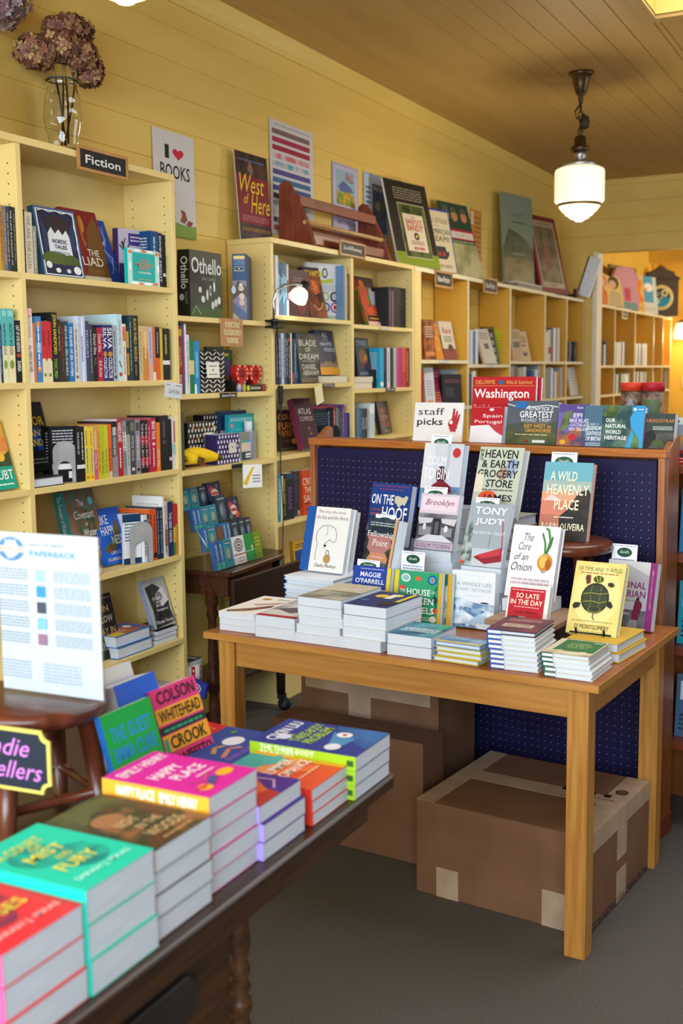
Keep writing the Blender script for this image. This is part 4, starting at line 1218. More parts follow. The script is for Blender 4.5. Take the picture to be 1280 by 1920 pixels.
for k in range(2):
    book('%s of two blue-violet paperbacks with white seal lying behind the beach covers' % ('lower', 'upper')[k], 'blue-violet paperbacks', (1.7, 1.735 + 0.004 * k, 0.7755 + 0.025 * k), 90, 0, 'L', (0.2, 0.14, 0.0245), '2f4490',
         art=[('E', 0.62, 0.55, 0.14, 0.15, 'd4d6e0'), ('L', [(0.2, 0.5), (0.35, 0.62), (0.45, 0.55)], 0.05, 'b08a5a'), ('L', [(0.15, 0.3), (0.4, 0.42), (0.5, 0.3)], 0.05, 'c07a6a'), ('B', 0.1, 0.12, 0.9, 0.24, 2, '8a5ab0'), ('E', 0.85, 0.75, 0.05, 0.04, '4a8a4a')] if k else ())
book('red paperback with cream author line lying at far end of foreground table', None, (1.575, 1.835, 0.79), 80, 0, 'L', (0.125, 0.2, 0.039), 'c01f2a', art=[('B', 0.1, 0.78, 0.9, 0.9, 1, 'e8c8b8'), ('B', 0.3, 0.55, 0.8, 0.65, 1, '4a2028'), ('B', 0.2, 0.3, 0.8, 0.42, 2, 'd8804a')])

# ================================================================== pendant lamps
def pendant(label, x, y, lit_power):
    r = empty('pendant_lamp', (x, y, 3.124))
    tag(r, label, 'lamp', 'schoolhouse pendant lamps')
    m = MB()
    m.lathe([(0.066, -0.001), (0.068, -0.012), (0.058, -0.02), (0.048, -0.03), (0.042, -0.065), (0.03, -0.105), (0.016, -0.125), (0.012, -0.155), (0.006, -0.165)], 'bronze', seg=28)
    m.build('canopy', r)
    m = MB()
    zz = -0.165
    k = 0
    while zz > -0.31:
        pts = []
        for i in range(15):
            a = 2 * math.pi * i / 14
            u, v = 0.0125 * math.cos(a), 0.028 * math.sin(a)
            pts.append((u, 0, zz - 0.02 + v) if k % 2 else (0, u, zz - 0.02 + v))
        m.tube(pts, 0.0035, 'bronze', 6)
        zz -= 0.042
        k += 1
    m.build('chain', r)
    m = MB()
    m.tube([(0.0, 0, -0.16), (-0.03, 0.0, -0.2), (-0.022, 0.0, -0.24), (0.02, 0.0, -0.22), (0.03, 0.0, -0.26), (0.0, 0.0, -0.3), (0.0, 0.0, -0.34)], 0.005, '3a3026', 6)
    m.lathe([(0.006, -0.30), (0.022, -0.29), (0.026, -0.265), (0.02, -0.235), (0.008, -0.225)], '3a3026', (0.025, 0, 0.0), 14)
    m.build('power_cord', r)
    m = MB()
    m.lathe([(0.018, -0.33), (0.032, -0.34), (0.034, -0.38), (0.04, -0.385), (0.05, -0.39), (0.05, -0.412), (0.03, -0.414)], 'bronze', seg=24)
    m.build('socket', r)
    m = MB()
    m.lathe([(0.032, -0.414), (0.032, -0.445), (0.026, -0.45), (0.028, -0.456), (0.06, -0.468), (0.088, -0.476), (0.09, -0.49), (0.08, -0.498)], 'alu', seg=28)
    m.build('fitter', r)
    g = MB()
    seg = 72
    prof = [(0.085, -0.495), (0.112, -0.501), (0.13, -0.51), (0.134, -0.523), (0.134, -0.675), (0.13, -0.684), (0.118, -0.692)]
    vs, fs = [], []
    for i in range(seg):
        a = 2 * math.pi * i / seg
        for (q, z) in prof:
            q2 = q * (1 + (0.006 if i % 2 else 0.0) * (1 if -0.68 < z < -0.515 else 0))
            vs.append((q2 * math.cos(a), q2 * math.sin(a), z))
    n = len(prof)
    for i in range(seg):
        j = (i + 1) % seg
        for k in range(n - 1):
            fs.append((i * n + k, j * n + k, j * n + k + 1, i * n + k + 1))
    g.add(vs, fs, 'lit_globe', True)
    g.build('glass_globe', r)
    m = MB()
    m.lathe([(0.117, -0.691), (0.12, -0.696), (0.119, -0.703), (0.113, -0.704)], 'bronze', seg=40, cap=False)
    m.build('band', r)
    m = MB()
    m.lathe([(0.113, -0.703), (0.106, -0.716), (0.098, -0.722), (0.096, -0.73), (0.08, -0.74), (0.077, -0.748), (0.055, -0.76), (0.05, -0.768), (0.025, -0.778), (0.018, -0.784), (0.0, -0.787)], 'lit_globe_low', seg=44, cap=False)
    m.build('glass_bowl', r)
    point_light('pendant_bulb', (x, y, 3.124 - 0.86), lit_power, (1.0, 0.86, 0.62), 0.1)
pendant('lit schoolhouse pendant lamp of ribbed milk glass hanging near the end wall', 1.12, 6.26, 24)
pendant('second lit pendant lamp, only its bowl tip showing at the top photo edge', 1.23, 2.11, 8)

# ================================================================== far room pieces
def cutout(name, label, cat, y, x, pts, t, col, art_, w, h, a=80):
    m = MB()
    m.prism([(p[0] * w, p[1] * h) for p in pts], 1, 0, t, col)
    m.art(art_, (0, 0, 0), (w, 0, 0), (0, 0, h), (0, -1, 0), 2)
    tag(m.build(name, None, 0, pose((x, y, 2.121), a, 6)), label, cat)
blob = [(0.5 + 0.5 * math.cos(t), 0.5 + 0.5 * math.sin(t)) for t in [2 * math.pi * i / 18 for i in range(18)]]
cutout('picture_book', 'rounded board book with two plain face shapes on far bookcase top', 'book', 10.42, 0.17, [(0, 0), (1, 0), (0.98, 0.5), (0.92, 0.85), (0.75, 0.98), (0.6, 0.9), (0.45, 0.95), (0.3, 1.0), (0.12, 0.92), (0.05, 0.6)], 0.03, 'd8b868',
       [('E', 0.25, 0.75, 0.17, 0.2, 'c8642a'), ('E', 0.25, 0.72, 0.12, 0.13, 'd8a888'), ('P', [(0.02, 0), (0.02, 0.45), (0.25, 0.6), (0.42, 0.4), (0.4, 0)], 'c86a24'), ('E', 0.66, 0.74, 0.2, 0.2, '3a2a26'), ('E', 0.62, 0.68, 0.14, 0.13, 'd0a080'), ('P', [(0.45, 0), (0.5, 0.42), (0.66, 0.52), (0.9, 0.4), (0.95, 0)], 'b8a478')], 0.62, 0.3)
book('yellow picture book with red lettering beside the rounded board book', None, (0.15, 10.98, 2.121), 80, 6, 'F', (0.3, 0.29, 0.02), 'e0a812', art=[('L', [(0.3, 0.9), (0.5, 0.75)], 0.04, '3a2a1a'), ('B', 0.25, 0.32, 0.9, 0.42, 1, 'c0402a'), ('B', 0.3, 0.16, 0.8, 0.26, 1, 'c0402a')])
cutout('picture_book', 'pink rounded novelty book standing on far bookcase top', 'book', 11.12, 0.18, [(0.1, 0), (0.9, 0), (1, 0.3), (0.9, 0.55), (1, 0.8), (0.8, 0.98), (0.5, 1), (0.15, 0.95), (0, 0.75), (0.1, 0.5), (0.05, 0.25)], 0.03, 'b88a94',
       [('E', 0.45, 0.72, 0.38, 0.24, 'c48a96'), ('R', 0.38, 0.2, 0.62, 0.5, 'b8405a'), ('P', [(0.1, 0), (0.9, 0), (0.85, 0.16), (0.2, 0.18)], '6a8a8a')], 0.62, 0.42)
book('dark picture book behind the pink rounded novelty book', None, (0.12, 11.2, 2.121), 80, 4, 'F', (0.66, 0.43, 0.02), '3a3024|8a7a4a|6', parts=False)
book('orange and yellow picture book in the far room, right of the pink one', None, (0.17, 11.85, 2.121), 80, 6, 'F', (0.36, 0.4, 0.02), 'd8b060', art=[('P', [(0.0, 0.4), (0.3, 0.9), (0.9, 0.8), (0.7, 0.5), (1, 0.3), (0.4, 0.2)], 'e0782a'), ('P', [(0.1, 0.6), (0.5, 0.8), (0.6, 0.5)], 'e8c02a'), ('B', 0.2, 0.05, 0.9, 0.15, 2, 'b86a2a')], parts=False)
book('pale blue picture book beside the dark arched clock in far room', None, (0.17, 12.25, 2.121), 80, 6, 'F', (0.5, 0.4, 0.02), 'c8d0c8', art=[('R', 0.05, 0.3, 0.8, 1, '4a9ac0'), ('E', 0.55, 0.7, 0.25, 0.12, 'e8e4dc'), ('P', [(0.1, 0.75), (0.5, 0.55), (0.45, 0.68)], 'e0a82a'), ('B', 0.1, 0.08, 0.9, 0.2, 2, 'b8a888')], parts=False)
ckk = empty('mantel_clock', (0.02, 13.12, 2.121), R(32))
tag(ckk, 'dark arched wooden clock with cream ring and exposed gears in far room', 'clock')
m = MB()
arch = [(0, 0), (0.4, 0), (0.4, 0.44), (0.36, 0.46), (0.34, 0.5), (0.27, 0.52), (0.2, 0.57), (0.13, 0.52), (0.06, 0.5), (0.04, 0.46), (0, 0.44)]
m.prism(arch, 1, 0, 0.1, '4a3824')
m.box((-0.015, -0.01, 0.41), (0.415, 0.11, 0.435), '3f2f1e')
m.build('case', ckk, 0.003)
m = MB()
m.lathe([(0.105, -0.008), (0.142, -0.008), (0.142, 0.0), (0.105, 0.0)], 'd8c884', seg=36, mx=Matrix.Translation((0.2, -0.001, 0.21)) @ Matrix.Rotation(R(90), 4, 'X'))
m.build('dial_ring', ckk)
m = MB()
m.art([('E', 0.5, 0.5, 0.5, 0.5, '2a2a22'), ('P', [(0.5, 0.5), (1.0, 0.5), (0.93, 0.25), (0.75, 0.07), (0.5, 0.0), (0.25, 0.07), (0.3, 0.3)], '1f8aa8'), ('E', 0.3, 0.7, 0.13, 0.13, '7a7a78'), ('E', 0.68, 0.74, 0.2, 0.2, 'd0c488'), ('E', 0.68, 0.74, 0.1, 0.1, '6a5a30'), ('E', 0.22, 0.32, 0.19, 0.19, 'b8dcc0'), ('E', 0.22, 0.32, 0.08, 0.08, '5a9a8a'), ('E', 0.5, 0.5, 0.05, 0.05, 'e4dca8')], (0.095, -0.0015, 0.105), (0.21, 0, 0), (0, 0, 0.21), (0, -1, 0))
m.build('gear_face', ckk)
sc_ = empty('wall_sconce', (0.35, 13.99, 1.95))
tag(sc_, 'lit wall lamp with bright white shade at the right photo edge in far room', 'lamp')
m = MB()
m.tube([(0, 0, 0.0), (0, -0.08, 0.02), (0, -0.12, 0.08)], 0.012, 'bronze', 8)
m.lathe([(0.05, 0.14), (0.11, 0.12), (0.03, 0.16)], 'bronze', (0, -0.13, 0), 20)
m.build('bracket', sc_)
m = MB()
m.lathe([(0.13, -0.07), (0.14, 0.0), (0.11, 0.11), (0.1, 0.12)], 'lit_globe', (0, -0.13, 0), 26)
m.build('shade', sc_)
point_light('sconce_bulb', (0.35, 13.62, 1.9), 14, (1.0, 0.78, 0.42), 0.1)
sheet('notice', 'pale printed notice on far wall at the right photo edge', 'notice', (0.3, 13.985, 1.3), 0, 0, 0.4, 0.14, 0.002, 'd8c890', [('B', 0.1, 0.2, 0.9, 0.7, 3, '9a8a5a')])

# ================================================================== books
# ---- Fiction bookcase, top shelf
spine_row('top shelf of leftmost bay',0.222,1.862,[
    (2.745,0.021,0.2,'c9a03a','ochre',[('B',0.1,0.25,0.85,0.75,1,'7a3b1e')], None),
    (2.766,0.013,0.204,'b8862b','gold',[('B',0.1,0.25,0.85,0.75,1,'5c2d12')], None),
    (2.779,0.0165,0.202,'5f6f86','grey-blue',[('T','HISTORY PICTURES',0.06,0.25,0.9,0.75,'d69a3a','b')], None),
    (2.795,0.0143,0.203,'3a4152','slate',[('B',0.1,0.25,0.85,0.75,1,'c5a45c')], None),
    (2.809,0.0144,0.204,'23262c','black',[('T','THE LAST BOOKSHOP OF',0.06,0.25,0.9,0.75,'cfd3d6','b')], None),
    (2.824,0.0133,0.203,'2a2d22','dark olive',[('B',0.1,0.25,0.85,0.75,1,'8a8a64')], None),
],0.155)
spine_row('top shelf of Fiction bookcase',0.2,1.862,[
    (2.892,0.0112,0.207,'1d2230','black',[('B',0.1,0.25,0.85,0.75,1,'8a8fa0')], None),
    (2.903,0.035,0.2,'d8d0bd','cream',[('T','WE ARE THE LION',0.06,0.25,0.9,0.75,'8f876f','b')], None),
    (2.938,0.0191,0.158,'9a968c','grey',[('B',0.1,0.25,0.85,0.75,1,'d9d5cc')], None),
],0.155)
book('blue folk tale book with dark forest picture cover leaning on top Fiction shelf', None, (0.17,3.025,1.862),90,10.2,'F',(0.212,0.2415,0.024),'3d6690', art=[('R',0.04,0.03,0.96,0.97,'f1f3f6'),('R',0.07,0.045,0.93,0.955,'1c2346'),('E',0.5,0.74,0.3,0.16,'3b1f2a|1c2a22|40'),('P',[(0.1,0.9),(0.3,0.5),(0.12,0.3)],'2b3b63'),('P',[(0.9,0.9),(0.72,0.55),(0.9,0.3)],'2b3b63'),('P',[(0.24,0.62),(0.34,0.72),(0.42,0.63),(0.52,0.7),(0.6,0.62),(0.7,0.7),(0.76,0.6),(0.78,0.3),(0.22,0.3)],'dfe6ec'),('E',0.35,0.27,0.33,0.1,'55642e'),('E',0.72,0.24,0.2,0.1,'4b5a2a'),('R',0.07,0.045,0.93,0.19,'20264a'),('E',0.15,0.17,0.07,0.05,'e9ecef'),('E',0.35,0.1,0.06,0.035,'e9ecef'),('E',0.82,0.12,0.09,0.06,'e9ecef'),('E',0.6,0.1,0.05,0.03,'cfd6e2'),('T','NORDIC',0.32,0.49,0.68,0.55,'3a2b5c','b'),('T','TALES',0.35,0.41,0.65,0.47,'3a2b5c','b'),('B',0.3,0.34,0.7,0.38,2,'7f9bb0'),('L',[(0.07,0.93),(0.2,0.96),(0.35,0.93),(0.5,0.965),(0.65,0.93),(0.8,0.96),(0.93,0.92)],0.012,'e9eef3'),('L',[(0.93,0.92),(0.9,0.75),(0.94,0.6),(0.9,0.45),(0.94,0.3)],0.014,'e9eef3')], hard=True)
book('red and bronze epic poem book with golden helmet shape behind the folk tale book', None, (0.15,3.212,1.862),90,15.2,'F',(0.2,0.2666,0.02),'7d1d1f', art=[('P',[(0.3,0.02),(1,0.02),(1,0.6),(0.9,0.95),(0.62,0.72),(0.55,0.4)],'6b4a1c'),('E',0.5,0.8,0.07,0.12,'b9822f'),('L',[(0.48,0.9),(0.45,0.6),(0.5,0.5)],0.05,'a56d24'),('R',0.1,0.02,1,0.07,'c9b9a0'),('T','THE',0.5,0.36,0.82,0.45,'e9e2d2'),('T','ILIAD',0.24,0.22,0.88,0.34,'e9e2d2'),('T','HOMER',0.42,0.11,0.86,0.17,'8d6a33')], hard=True)
book('blue book with pale line drawing, rightmost of three leaning on top Fiction shelf', None, (0.15,3.324,1.862),90,19,'F',(0.15,0.2476,0.02),'26418f', art=[('L',[(0.7,0.9),(0.85,0.7),(0.6,0.55),(0.9,0.4),(0.75,0.15)],0.02,'9fb4e2'),('L',[(0.85,0.9),(0.7,0.5),(0.92,0.2)],0.015,'9fb4e2'),('T','ODE',0.5,0.6,0.8,0.66,'cdd7ee')])
spine_row('right end of top Fiction shelf',0.2,1.862,[
    (3.587,0.0479,0.21,'1f4a7d','blue',[('B',0.1,0.25,0.85,0.75,1,'9fc0d8')],'17467a'),
    (3.635,0.0241,0.207,'1b2547','navy',[('T','DIVINE MIGHT',0.06,0.25,0.9,0.75,'e4e6ee','b')], None),
    (3.659,0.0243,0.202,'16171c','black',[('R',0.72,0.1,0.78,0.9,'d8d8d8')], None),
],0.15)
book('lilac mythology book with bare tree drawing and purple title block on top Fiction shelf', None, (0.13,3.481,1.862),80,0,'F',(0.1696,0.2138,0.03),'b4b0c2', spine='4a2f63', art=[('R',0.3,0.72,0.98,0.93,'3d2f78'),('B',0.36,0.78,0.92,0.9,2,'c8c4dc'),('B',0.34,0.62,0.9,0.68,1,'5a5470'),('L',[(0.2,0.4),(0.2,0.6),(0.1,0.78)],0.05,'2e2420'),('L',[(0.2,0.55),(0.3,0.72)],0.04,'2e2420'),('L',[(0.2,0.6),(0.02,0.72)],0.03,'2e2420'),('L',[(0.14,0.7),(0.2,0.84)],0.025,'2e2420'),('R',0,0,1,0.4,'43305e')])
book('turquoise boxed card deck with white and coral floral border on top Fiction shelf', None, (0.222,3.413,1.862),90,0,'F',(0.1947,0.1305,0.016),'19b3ad', art=[('R',0,0,1,1,'bfe6e0'),('R',0.14,0.1,0.86,0.9,'12b0ac'),('E',0.08,0.9,0.06,0.05,'f0795c'),('E',0.92,0.92,0.06,0.05,'f0795c'),('E',0.3,0.96,0.1,0.03,'ffffff'),('E',0.7,0.96,0.1,0.03,'ffffff'),('E',0.5,0.95,0.08,0.04,'f0795c'),('E',0.06,0.5,0.04,0.12,'ffffff'),('E',0.94,0.5,0.04,0.12,'ffffff'),('E',0.2,0.05,0.12,0.04,'ffffff'),('E',0.6,0.05,0.12,0.04,'ffffff'),('E',0.4,0.04,0.07,0.03,'f0795c'),('E',0.85,0.06,0.08,0.04,'f0795c'),('T','THE',0.38,0.64,0.62,0.72,'f07b53','b'),('T','MYTHOS',0.25,0.53,0.76,0.62,'f07b53','b'),('T','DECK',0.35,0.43,0.65,0.52,'f07b53','b'),('B',0.3,0.32,0.7,0.38,2,'f0f7f6'),('B',0.3,0.14,0.7,0.18,1,'e8b23c')], name='card_deck_box', cat='boxed cards')
# ---- Fiction bookcase, second shelf
spine_row('second shelf of leftmost bay',0.222,1.51,[
    (2.726,0.0164,0.197,'cfc8b8','cream',[('B',0.1,0.25,0.85,0.75,1,'4a4a52')], None),
    (2.742,0.009,0.184,'1b2a55','navy',[('B',0.1,0.25,0.85,0.75,1,'8fa0c8')], None),
    (2.753,0.0238,0.233,'58b4b2','teal and cream',[('R',0.5,0,1,1,'e3dcb0'),('T','NORTH WOODS',0.2,0.25,0.62,0.75,'1c3434','b'),('E',0.75,0.5,0.06,0.3,'7a9a3a'),('R',0.02,0.1,0.1,0.9,'8cd0cc')], None),
    (2.777,0.0325,0.234,'58b4b2','teal and cream',[('R',0.5,0,1,1,'e3dcb0'),('T','NORTH WOODS',0.2,0.25,0.62,0.75,'1c3434','b'),('E',0.75,0.5,0.06,0.3,'7a9a3a'),('R',0.02,0.1,0.1,0.9,'8cd0cc')],'8cd3ce'),
    (2.809,0.0331,0.199,'16181f','black',[('T','LAST OF OUR NATION',0.08,0.25,0.5,0.75,'e8e8e8','b'),('E',0.56,0.5,0.03,0.3,'b8432c'),('T','DARIA',0.65,0.25,0.82,0.75,'e8e8e8','b')], None),
],0.155)
spine_row('second shelf of Fiction bookcase',0.222,1.51,[
    (2.867,0.0277,0.24,'e9e2dc','white and pink',[('R',0,0,0.12,1,'e9b9bd'),('T','RUTH REICHL',0.1,0.3,0.4,0.7,'8a4a52',''),('T','the PARIS NOVEL',0.5,0.2,0.86,0.8,'2b2b30','i')], None),
    (2.895,0.0112,0.193,'d9792f','orange',(), None),
    (2.907,0.0295,0.216,'3f7fbd','sky blue',[('E',0.12,0.5,0.05,0.3,'e2913c'),('R',0.4,0.1,0.55,0.9,'7db3dd'),('E',0.8,0.5,0.05,0.3,'e2913c'),('B',0.15,0.25,0.8,0.75,1,'dfe8f0')], None),
    (2.936,0.0241,0.2,'c62c33','red and cream',[('P',[(0.62,0),(1,0),(1,1),(0.66,1),(0.6,0.5)],'e0d6ae'),('B',0.15,0.25,0.4,0.75,1,'7a1216'),('E',0.88,0.5,0.03,0.25,'6a8a3a')], None),
    (2.96,0.025,0.201,'c62c33','red and cream',[('P',[(0.62,0),(1,0),(1,1),(0.66,1),(0.6,0.5)],'e0d6ae'),('B',0.15,0.25,0.4,0.75,1,'7a1216'),('E',0.88,0.5,0.03,0.25,'6a8a3a')], None),
    (2.986,0.0293,0.232,'17181a','black yellow-lettered',[('T','JOHN SANDFORD',0.03,0.15,0.6,0.85,'e8c832','b'),('T','TOXIC PREY',0.66,0.2,0.95,0.8,'7fc24a','b')],'1d1d1f'),
    (3.016,0.0154,0.209,'2c2a26','dark brown',[('T','THE GUESTS',0.1,0.25,0.5,0.75,'b8a070','b')], None),
    (3.031,0.0174,0.203,'3a2d28','brown',[('B',0.1,0.25,0.85,0.75,1,'a02c20')], None),
    (3.048,0.0205,0.204,'27434a','dark teal',[('T','GEORGE SAUNDERS',0.06,0.25,0.9,0.75,'d7ddd8','b'),('E',0.5,0.5,0.05,0.3,'8ba39c')], None),
    (3.069,0.0288,0.199,'2272b4','blue',[('T','THE ISLAND OF SEA WOMEN',0.06,0.25,0.9,0.75,'e9eef5','b')], None),
    (3.098,0.0252,0.199,'cfccc3','pale grey',[('B',0.1,0.25,0.85,0.75,1,'77736a'),('E',0.92,0.5,0.03,0.3,'8a6a50')], None),
    (3.124,0.0355,0.225,'b9c3de','pale lavender blue',[('R',0,0.4,1,0.7,'dfe4f2'),('B',0.3,0.25,0.7,0.75,1,'8c93b4')],'c8d9ea'),
    (3.159,0.0196,0.209,'35466e','navy blue',[('T','MUSEUM',0.15,0.25,0.6,0.75,'a9b6d0','b')], None),
    (3.179,0.0185,0.199,'3c3d44','charcoal',[('B',0.1,0.25,0.85,0.75,1,'9c9da6')], None),
    (3.197,0.0245,0.187,'18181b','black white-lettered',[('T','Daniel Silva',0.12,0.2,0.5,0.8,'e8e8ea',''),('R',0.55,0.2,0.7,0.8,'3a4a3a')], None),
    (3.222,0.0296,0.188,'b3163b','crimson',[('T','Daniel Silva',0.12,0.2,0.45,0.8,'f0dbe0',''),('R',0.5,0.3,0.55,0.7,'5a0c1c'),('T','Kill Artist',0.62,0.2,0.92,0.8,'f0dbe0','')], None),
    (3.252,0.0255,0.199,'2b2c66','indigo white-lettered',[('T','SILVA',0.05,0.1,0.42,0.9,'eef0f5','b'),('E',0.52,0.5,0.05,0.4,'c28a34'),('T','COLLECTOR',0.58,0.15,0.95,0.85,'eef0f5','b')],'2a2a70'),
    (3.277,0.0319,0.2,'2b2c66','indigo white-lettered',[('T','SILVA',0.05,0.1,0.42,0.9,'eef0f5','b'),('E',0.52,0.5,0.05,0.4,'c28a34'),('T','COLLECTOR',0.58,0.15,0.95,0.85,'eef0f5','b')], None),
    (3.309,0.0245,0.199,'a2a9b2','silver grey',[('B',0.1,0.25,0.85,0.75,1,'5d636c'),('E',0.93,0.5,0.03,0.3,'3c3c40')], None),
    (3.335,0.0311,0.24,'b9dbe2','pale aqua',[('T','Midnights Flying Club',0.08,0.25,0.6,0.8,'a84a72','i'),('L',[(0.7,0.3),(0.8,0.7)],0.02,'2a2a2a'),('E',0.9,0.5,0.03,0.3,'c43a3a')],'bfe0ea'),
    (3.366,0.021,0.206,'e4d8c8','cream',[('R',0.05,0.1,0.3,0.9,'d86a4a'),('B',0.4,0.25,0.9,0.75,1,'b85a4a')], None),
    (3.387,0.0189,0.2,'2e2b22','black and gold',[('R',0.1,0.15,0.4,0.85,'c79a2f'),('R',0.5,0.15,0.9,0.85,'b78a2a')], None),
    (3.407,0.0176,0.237,'14404e','dark teal',[('B',0.1,0.25,0.85,0.75,1,'8ab0b4')], None),
    (3.424,0.0388,0.239,'18191d','black gold-lettered',[('T','BLACK SHIELD MAIDEN',0.05,0.28,0.7,0.72,'c8b24a','b'),('B',0.75,0.25,0.92,0.75,1,'8a7a3a')],'1b3f50'),
    (3.463,0.0236,0.202,'cdb583','tan',[('B',0.1,0.25,0.85,0.75,1,'a8894e')], None),
    (3.487,0.0348,0.202,'d9b071','golden tan',[('P',[(0.4,0),(1,0),(1,1),(0.5,1),(0.35,0.5)],'c8883a'),('B',0.1,0.25,0.6,0.75,1,'e9d0a0')], None),
    (3.522,0.0269,0.201,'b9b7d2','lavender',[('P',[(0.6,0),(1,0),(1,1),(0.7,1)],'d8aaa0'),('B',0.1,0.25,0.6,0.75,1,'7a78a0')], None),
    (3.548,0.0187,0.202,'d06b3a','burnt orange',[('R',0.85,0,1,1,'e8dcc4')], None),
    (3.567,0.0291,0.201,'1b1a1c','black and orange',[('R',0.58,0,1,1,'d8642c'),('B',0.1,0.25,0.5,0.75,1,'9a9a9a')], None),
    (3.596,0.0172,0.196,'d0b23c','yellow',(), None),
    (3.613,0.0456,0.197,'17171a','black white-banded',[('R',0.62,0,0.7,1,'e4e4e4'),('B',0.12,0.25,0.5,0.75,1,'b8a860')], None),
],0.155)
# ---- Fiction bookcase, third shelf
spine_row('third shelf of Fiction bookcase',0.222,1.162,[
    (3.089,0.0211,0.193,'17181c','black white-banded',[('R',0.69,0,0.76,1,'e6e6e6'),('T','THE HOUSE OF',0.1,0.25,0.5,0.75,'d8d8d8','b')],'17181c'),
    (3.11,0.0227,0.192,'17181c','black white-banded',[('R',0.69,0,0.76,1,'e6e6e6'),('B',0.1,0.25,0.6,0.75,1,'d8d8d8')], None),
    (3.133,0.0259,0.191,'e3cf3f','yellow',[('B',0.08,0.25,0.35,0.75,1,'b85a5a'),('B',0.4,0.25,0.85,0.75,1,'5a8ab0'),('E',0.94,0.5,0.03,0.3,'e87a2a')],'9fc060'),
    (3.159,0.0232,0.189,'e3cf3f','yellow',[('B',0.08,0.25,0.35,0.75,1,'b85a5a'),('B',0.4,0.25,0.85,0.75,1,'5a8ab0'),('E',0.94,0.5,0.03,0.3,'e87a2a')], None),
    (3.182,0.0205,0.19,'c2608c','orange and magenta',[('R',0,0,0.45,1,'d09a60'),('T','DRINK ONLY',0.1,0.25,0.8,0.75,'e9c8da','b')], None),
    (3.203,0.0178,0.191,'e6a42a','amber',[('B',0.1,0.25,0.85,0.75,1,'a85a1a')], None),
    (3.22,0.0209,0.192,'a8c32e','lime green',[('T','Elizabeth Strout',0.5,0.25,0.9,0.8,'3b3a18','')], None),
    (3.241,0.0211,0.191,'cfc535','lime yellow',[('T','Elizabeth Strout',0.45,0.25,0.9,0.8,'3b3a18','')], None),
    (3.262,0.0213,0.194,'e0672f','orange',[('T','Elizabeth Strout',0.45,0.25,0.9,0.8,'5b2a10',''),('R',0.88,0,1,1,'d8c0a0')], None),
    (3.284,0.0323,0.202,'55565a','black and grey',[('R',0,0,0.1,1,'202024'),('R',0.1,0.2,0.25,0.8,'b8b8bc'),('T','SHUGGIE BAIN',0.28,0.25,0.6,0.75,'d0d0d4','b'),('P',[(0.65,0),(1,0),(1,1),(0.6,1)],'8f9094')],'2a2a30'),
    (3.317,0.0312,0.209,'b02330','crimson',[('T','HARDLAND',0.06,0.15,0.4,0.85,'f0dede','b'),('B',0.5,0.25,0.85,0.75,1,'f0dede')],'cfb9c4'),
    (3.348,0.0219,0.202,'8c9196','grey',[('R',0.2,0.1,0.55,0.9,'d8dadc'),('B',0.1,0.25,0.85,0.75,1,'5a5d60')], None),
    (3.37,0.0207,0.201,'b9babb','silver',[('R',0,0,0.25,1,'2b3a30'),('B',0.1,0.25,0.85,0.75,1,'7a7a7c')], None),
    (3.39,0.0338,0.204,'4b4847','charcoal',[('T','PATRICK TAYLOR',0.3,0.25,0.75,0.75,'c0bcb8','b'),('R',0.05,0.15,0.2,0.85,'77706a'),('E',0.9,0.5,0.03,0.3,'d8d8d8')], None),
    (3.424,0.0294,0.203,'8f8b98','grey lavender',[('T','PATRICK TAYLOR',0.3,0.25,0.75,0.75,'dcd8e0','b'),('R',0.05,0.15,0.2,0.85,'4a4650'),('E',0.92,0.5,0.03,0.3,'2a2a2a')], None),
    (3.454,0.0264,0.199,'241a1e','black and red',[('R',0.3,0,0.45,1,'b01c30'),('R',0.7,0,0.85,1,'b01c30'),('T','THE BAD BULL BROTHERS',0.06,0.25,0.9,0.75,'d8c8c8','b')], None),
    (3.48,0.0234,0.198,'241a1e','black and red',[('R',0.3,0,0.45,1,'b01c30'),('R',0.7,0,0.85,1,'b01c30'),('T','THE BAD BULL BROTHERS',0.06,0.25,0.9,0.75,'d8c8c8','b')], None),
    (3.503,0.0168,0.195,'a81f44','dark crimson',[('B',0.1,0.25,0.85,0.75,1,'e0b0c0')], None),
    (3.52,0.034,0.205,'b51f3d','crimson white-lettered',[('T','BRAD THOR',0.06,0.2,0.4,0.85,'f0dfe3','b'),('E',0.48,0.5,0.03,0.3,'e8c0c8'),('B',0.55,0.25,0.9,0.75,1,'f0d0d8')],'b84a62'),
    (3.554,0.0254,0.187,'e07a26','orange',[('T','DEAD FALL',0.55,0.2,0.92,0.8,'f2d9b8','b')], None),
    (3.58,0.0542,0.212,'201f21','black',[('B',0.1,0.25,0.4,0.75,1,'58565a'),('R',0.45,0.3,0.52,0.7,'4a484c')],'262426'),
    (3.635,0.021,0.196,'1c1c1e','black',[('R',0.75,0.1,0.82,0.9,'d0d0d0')], None),
    (3.656,0.0359,0.205,'d9d6d2','white and red',[('R',0.08,0.35,0.5,0.65,'b8585c'),('P',[(0.5,0),(0.7,0),(0.75,1),(0.55,1)],'9fc3bd'),('B',0.1,0.25,0.5,0.75,1,'a87070')], None),
],0.155)
book('black book back cover facing out behind curved metal bookend on third Fiction shelf', None, (0.17,3.016,1.162),62,0,'F',(0.105,0.1962,0.02),'1b1d22', spine='1b1d22', art=[('B',0.08,0.7,0.9,0.95,5,'b8bcc4'),('R',0.05,0.24,0.95,0.34,'e2e4e6'),('R',0.6,0.08,0.9,0.2,'e8e8e8')])
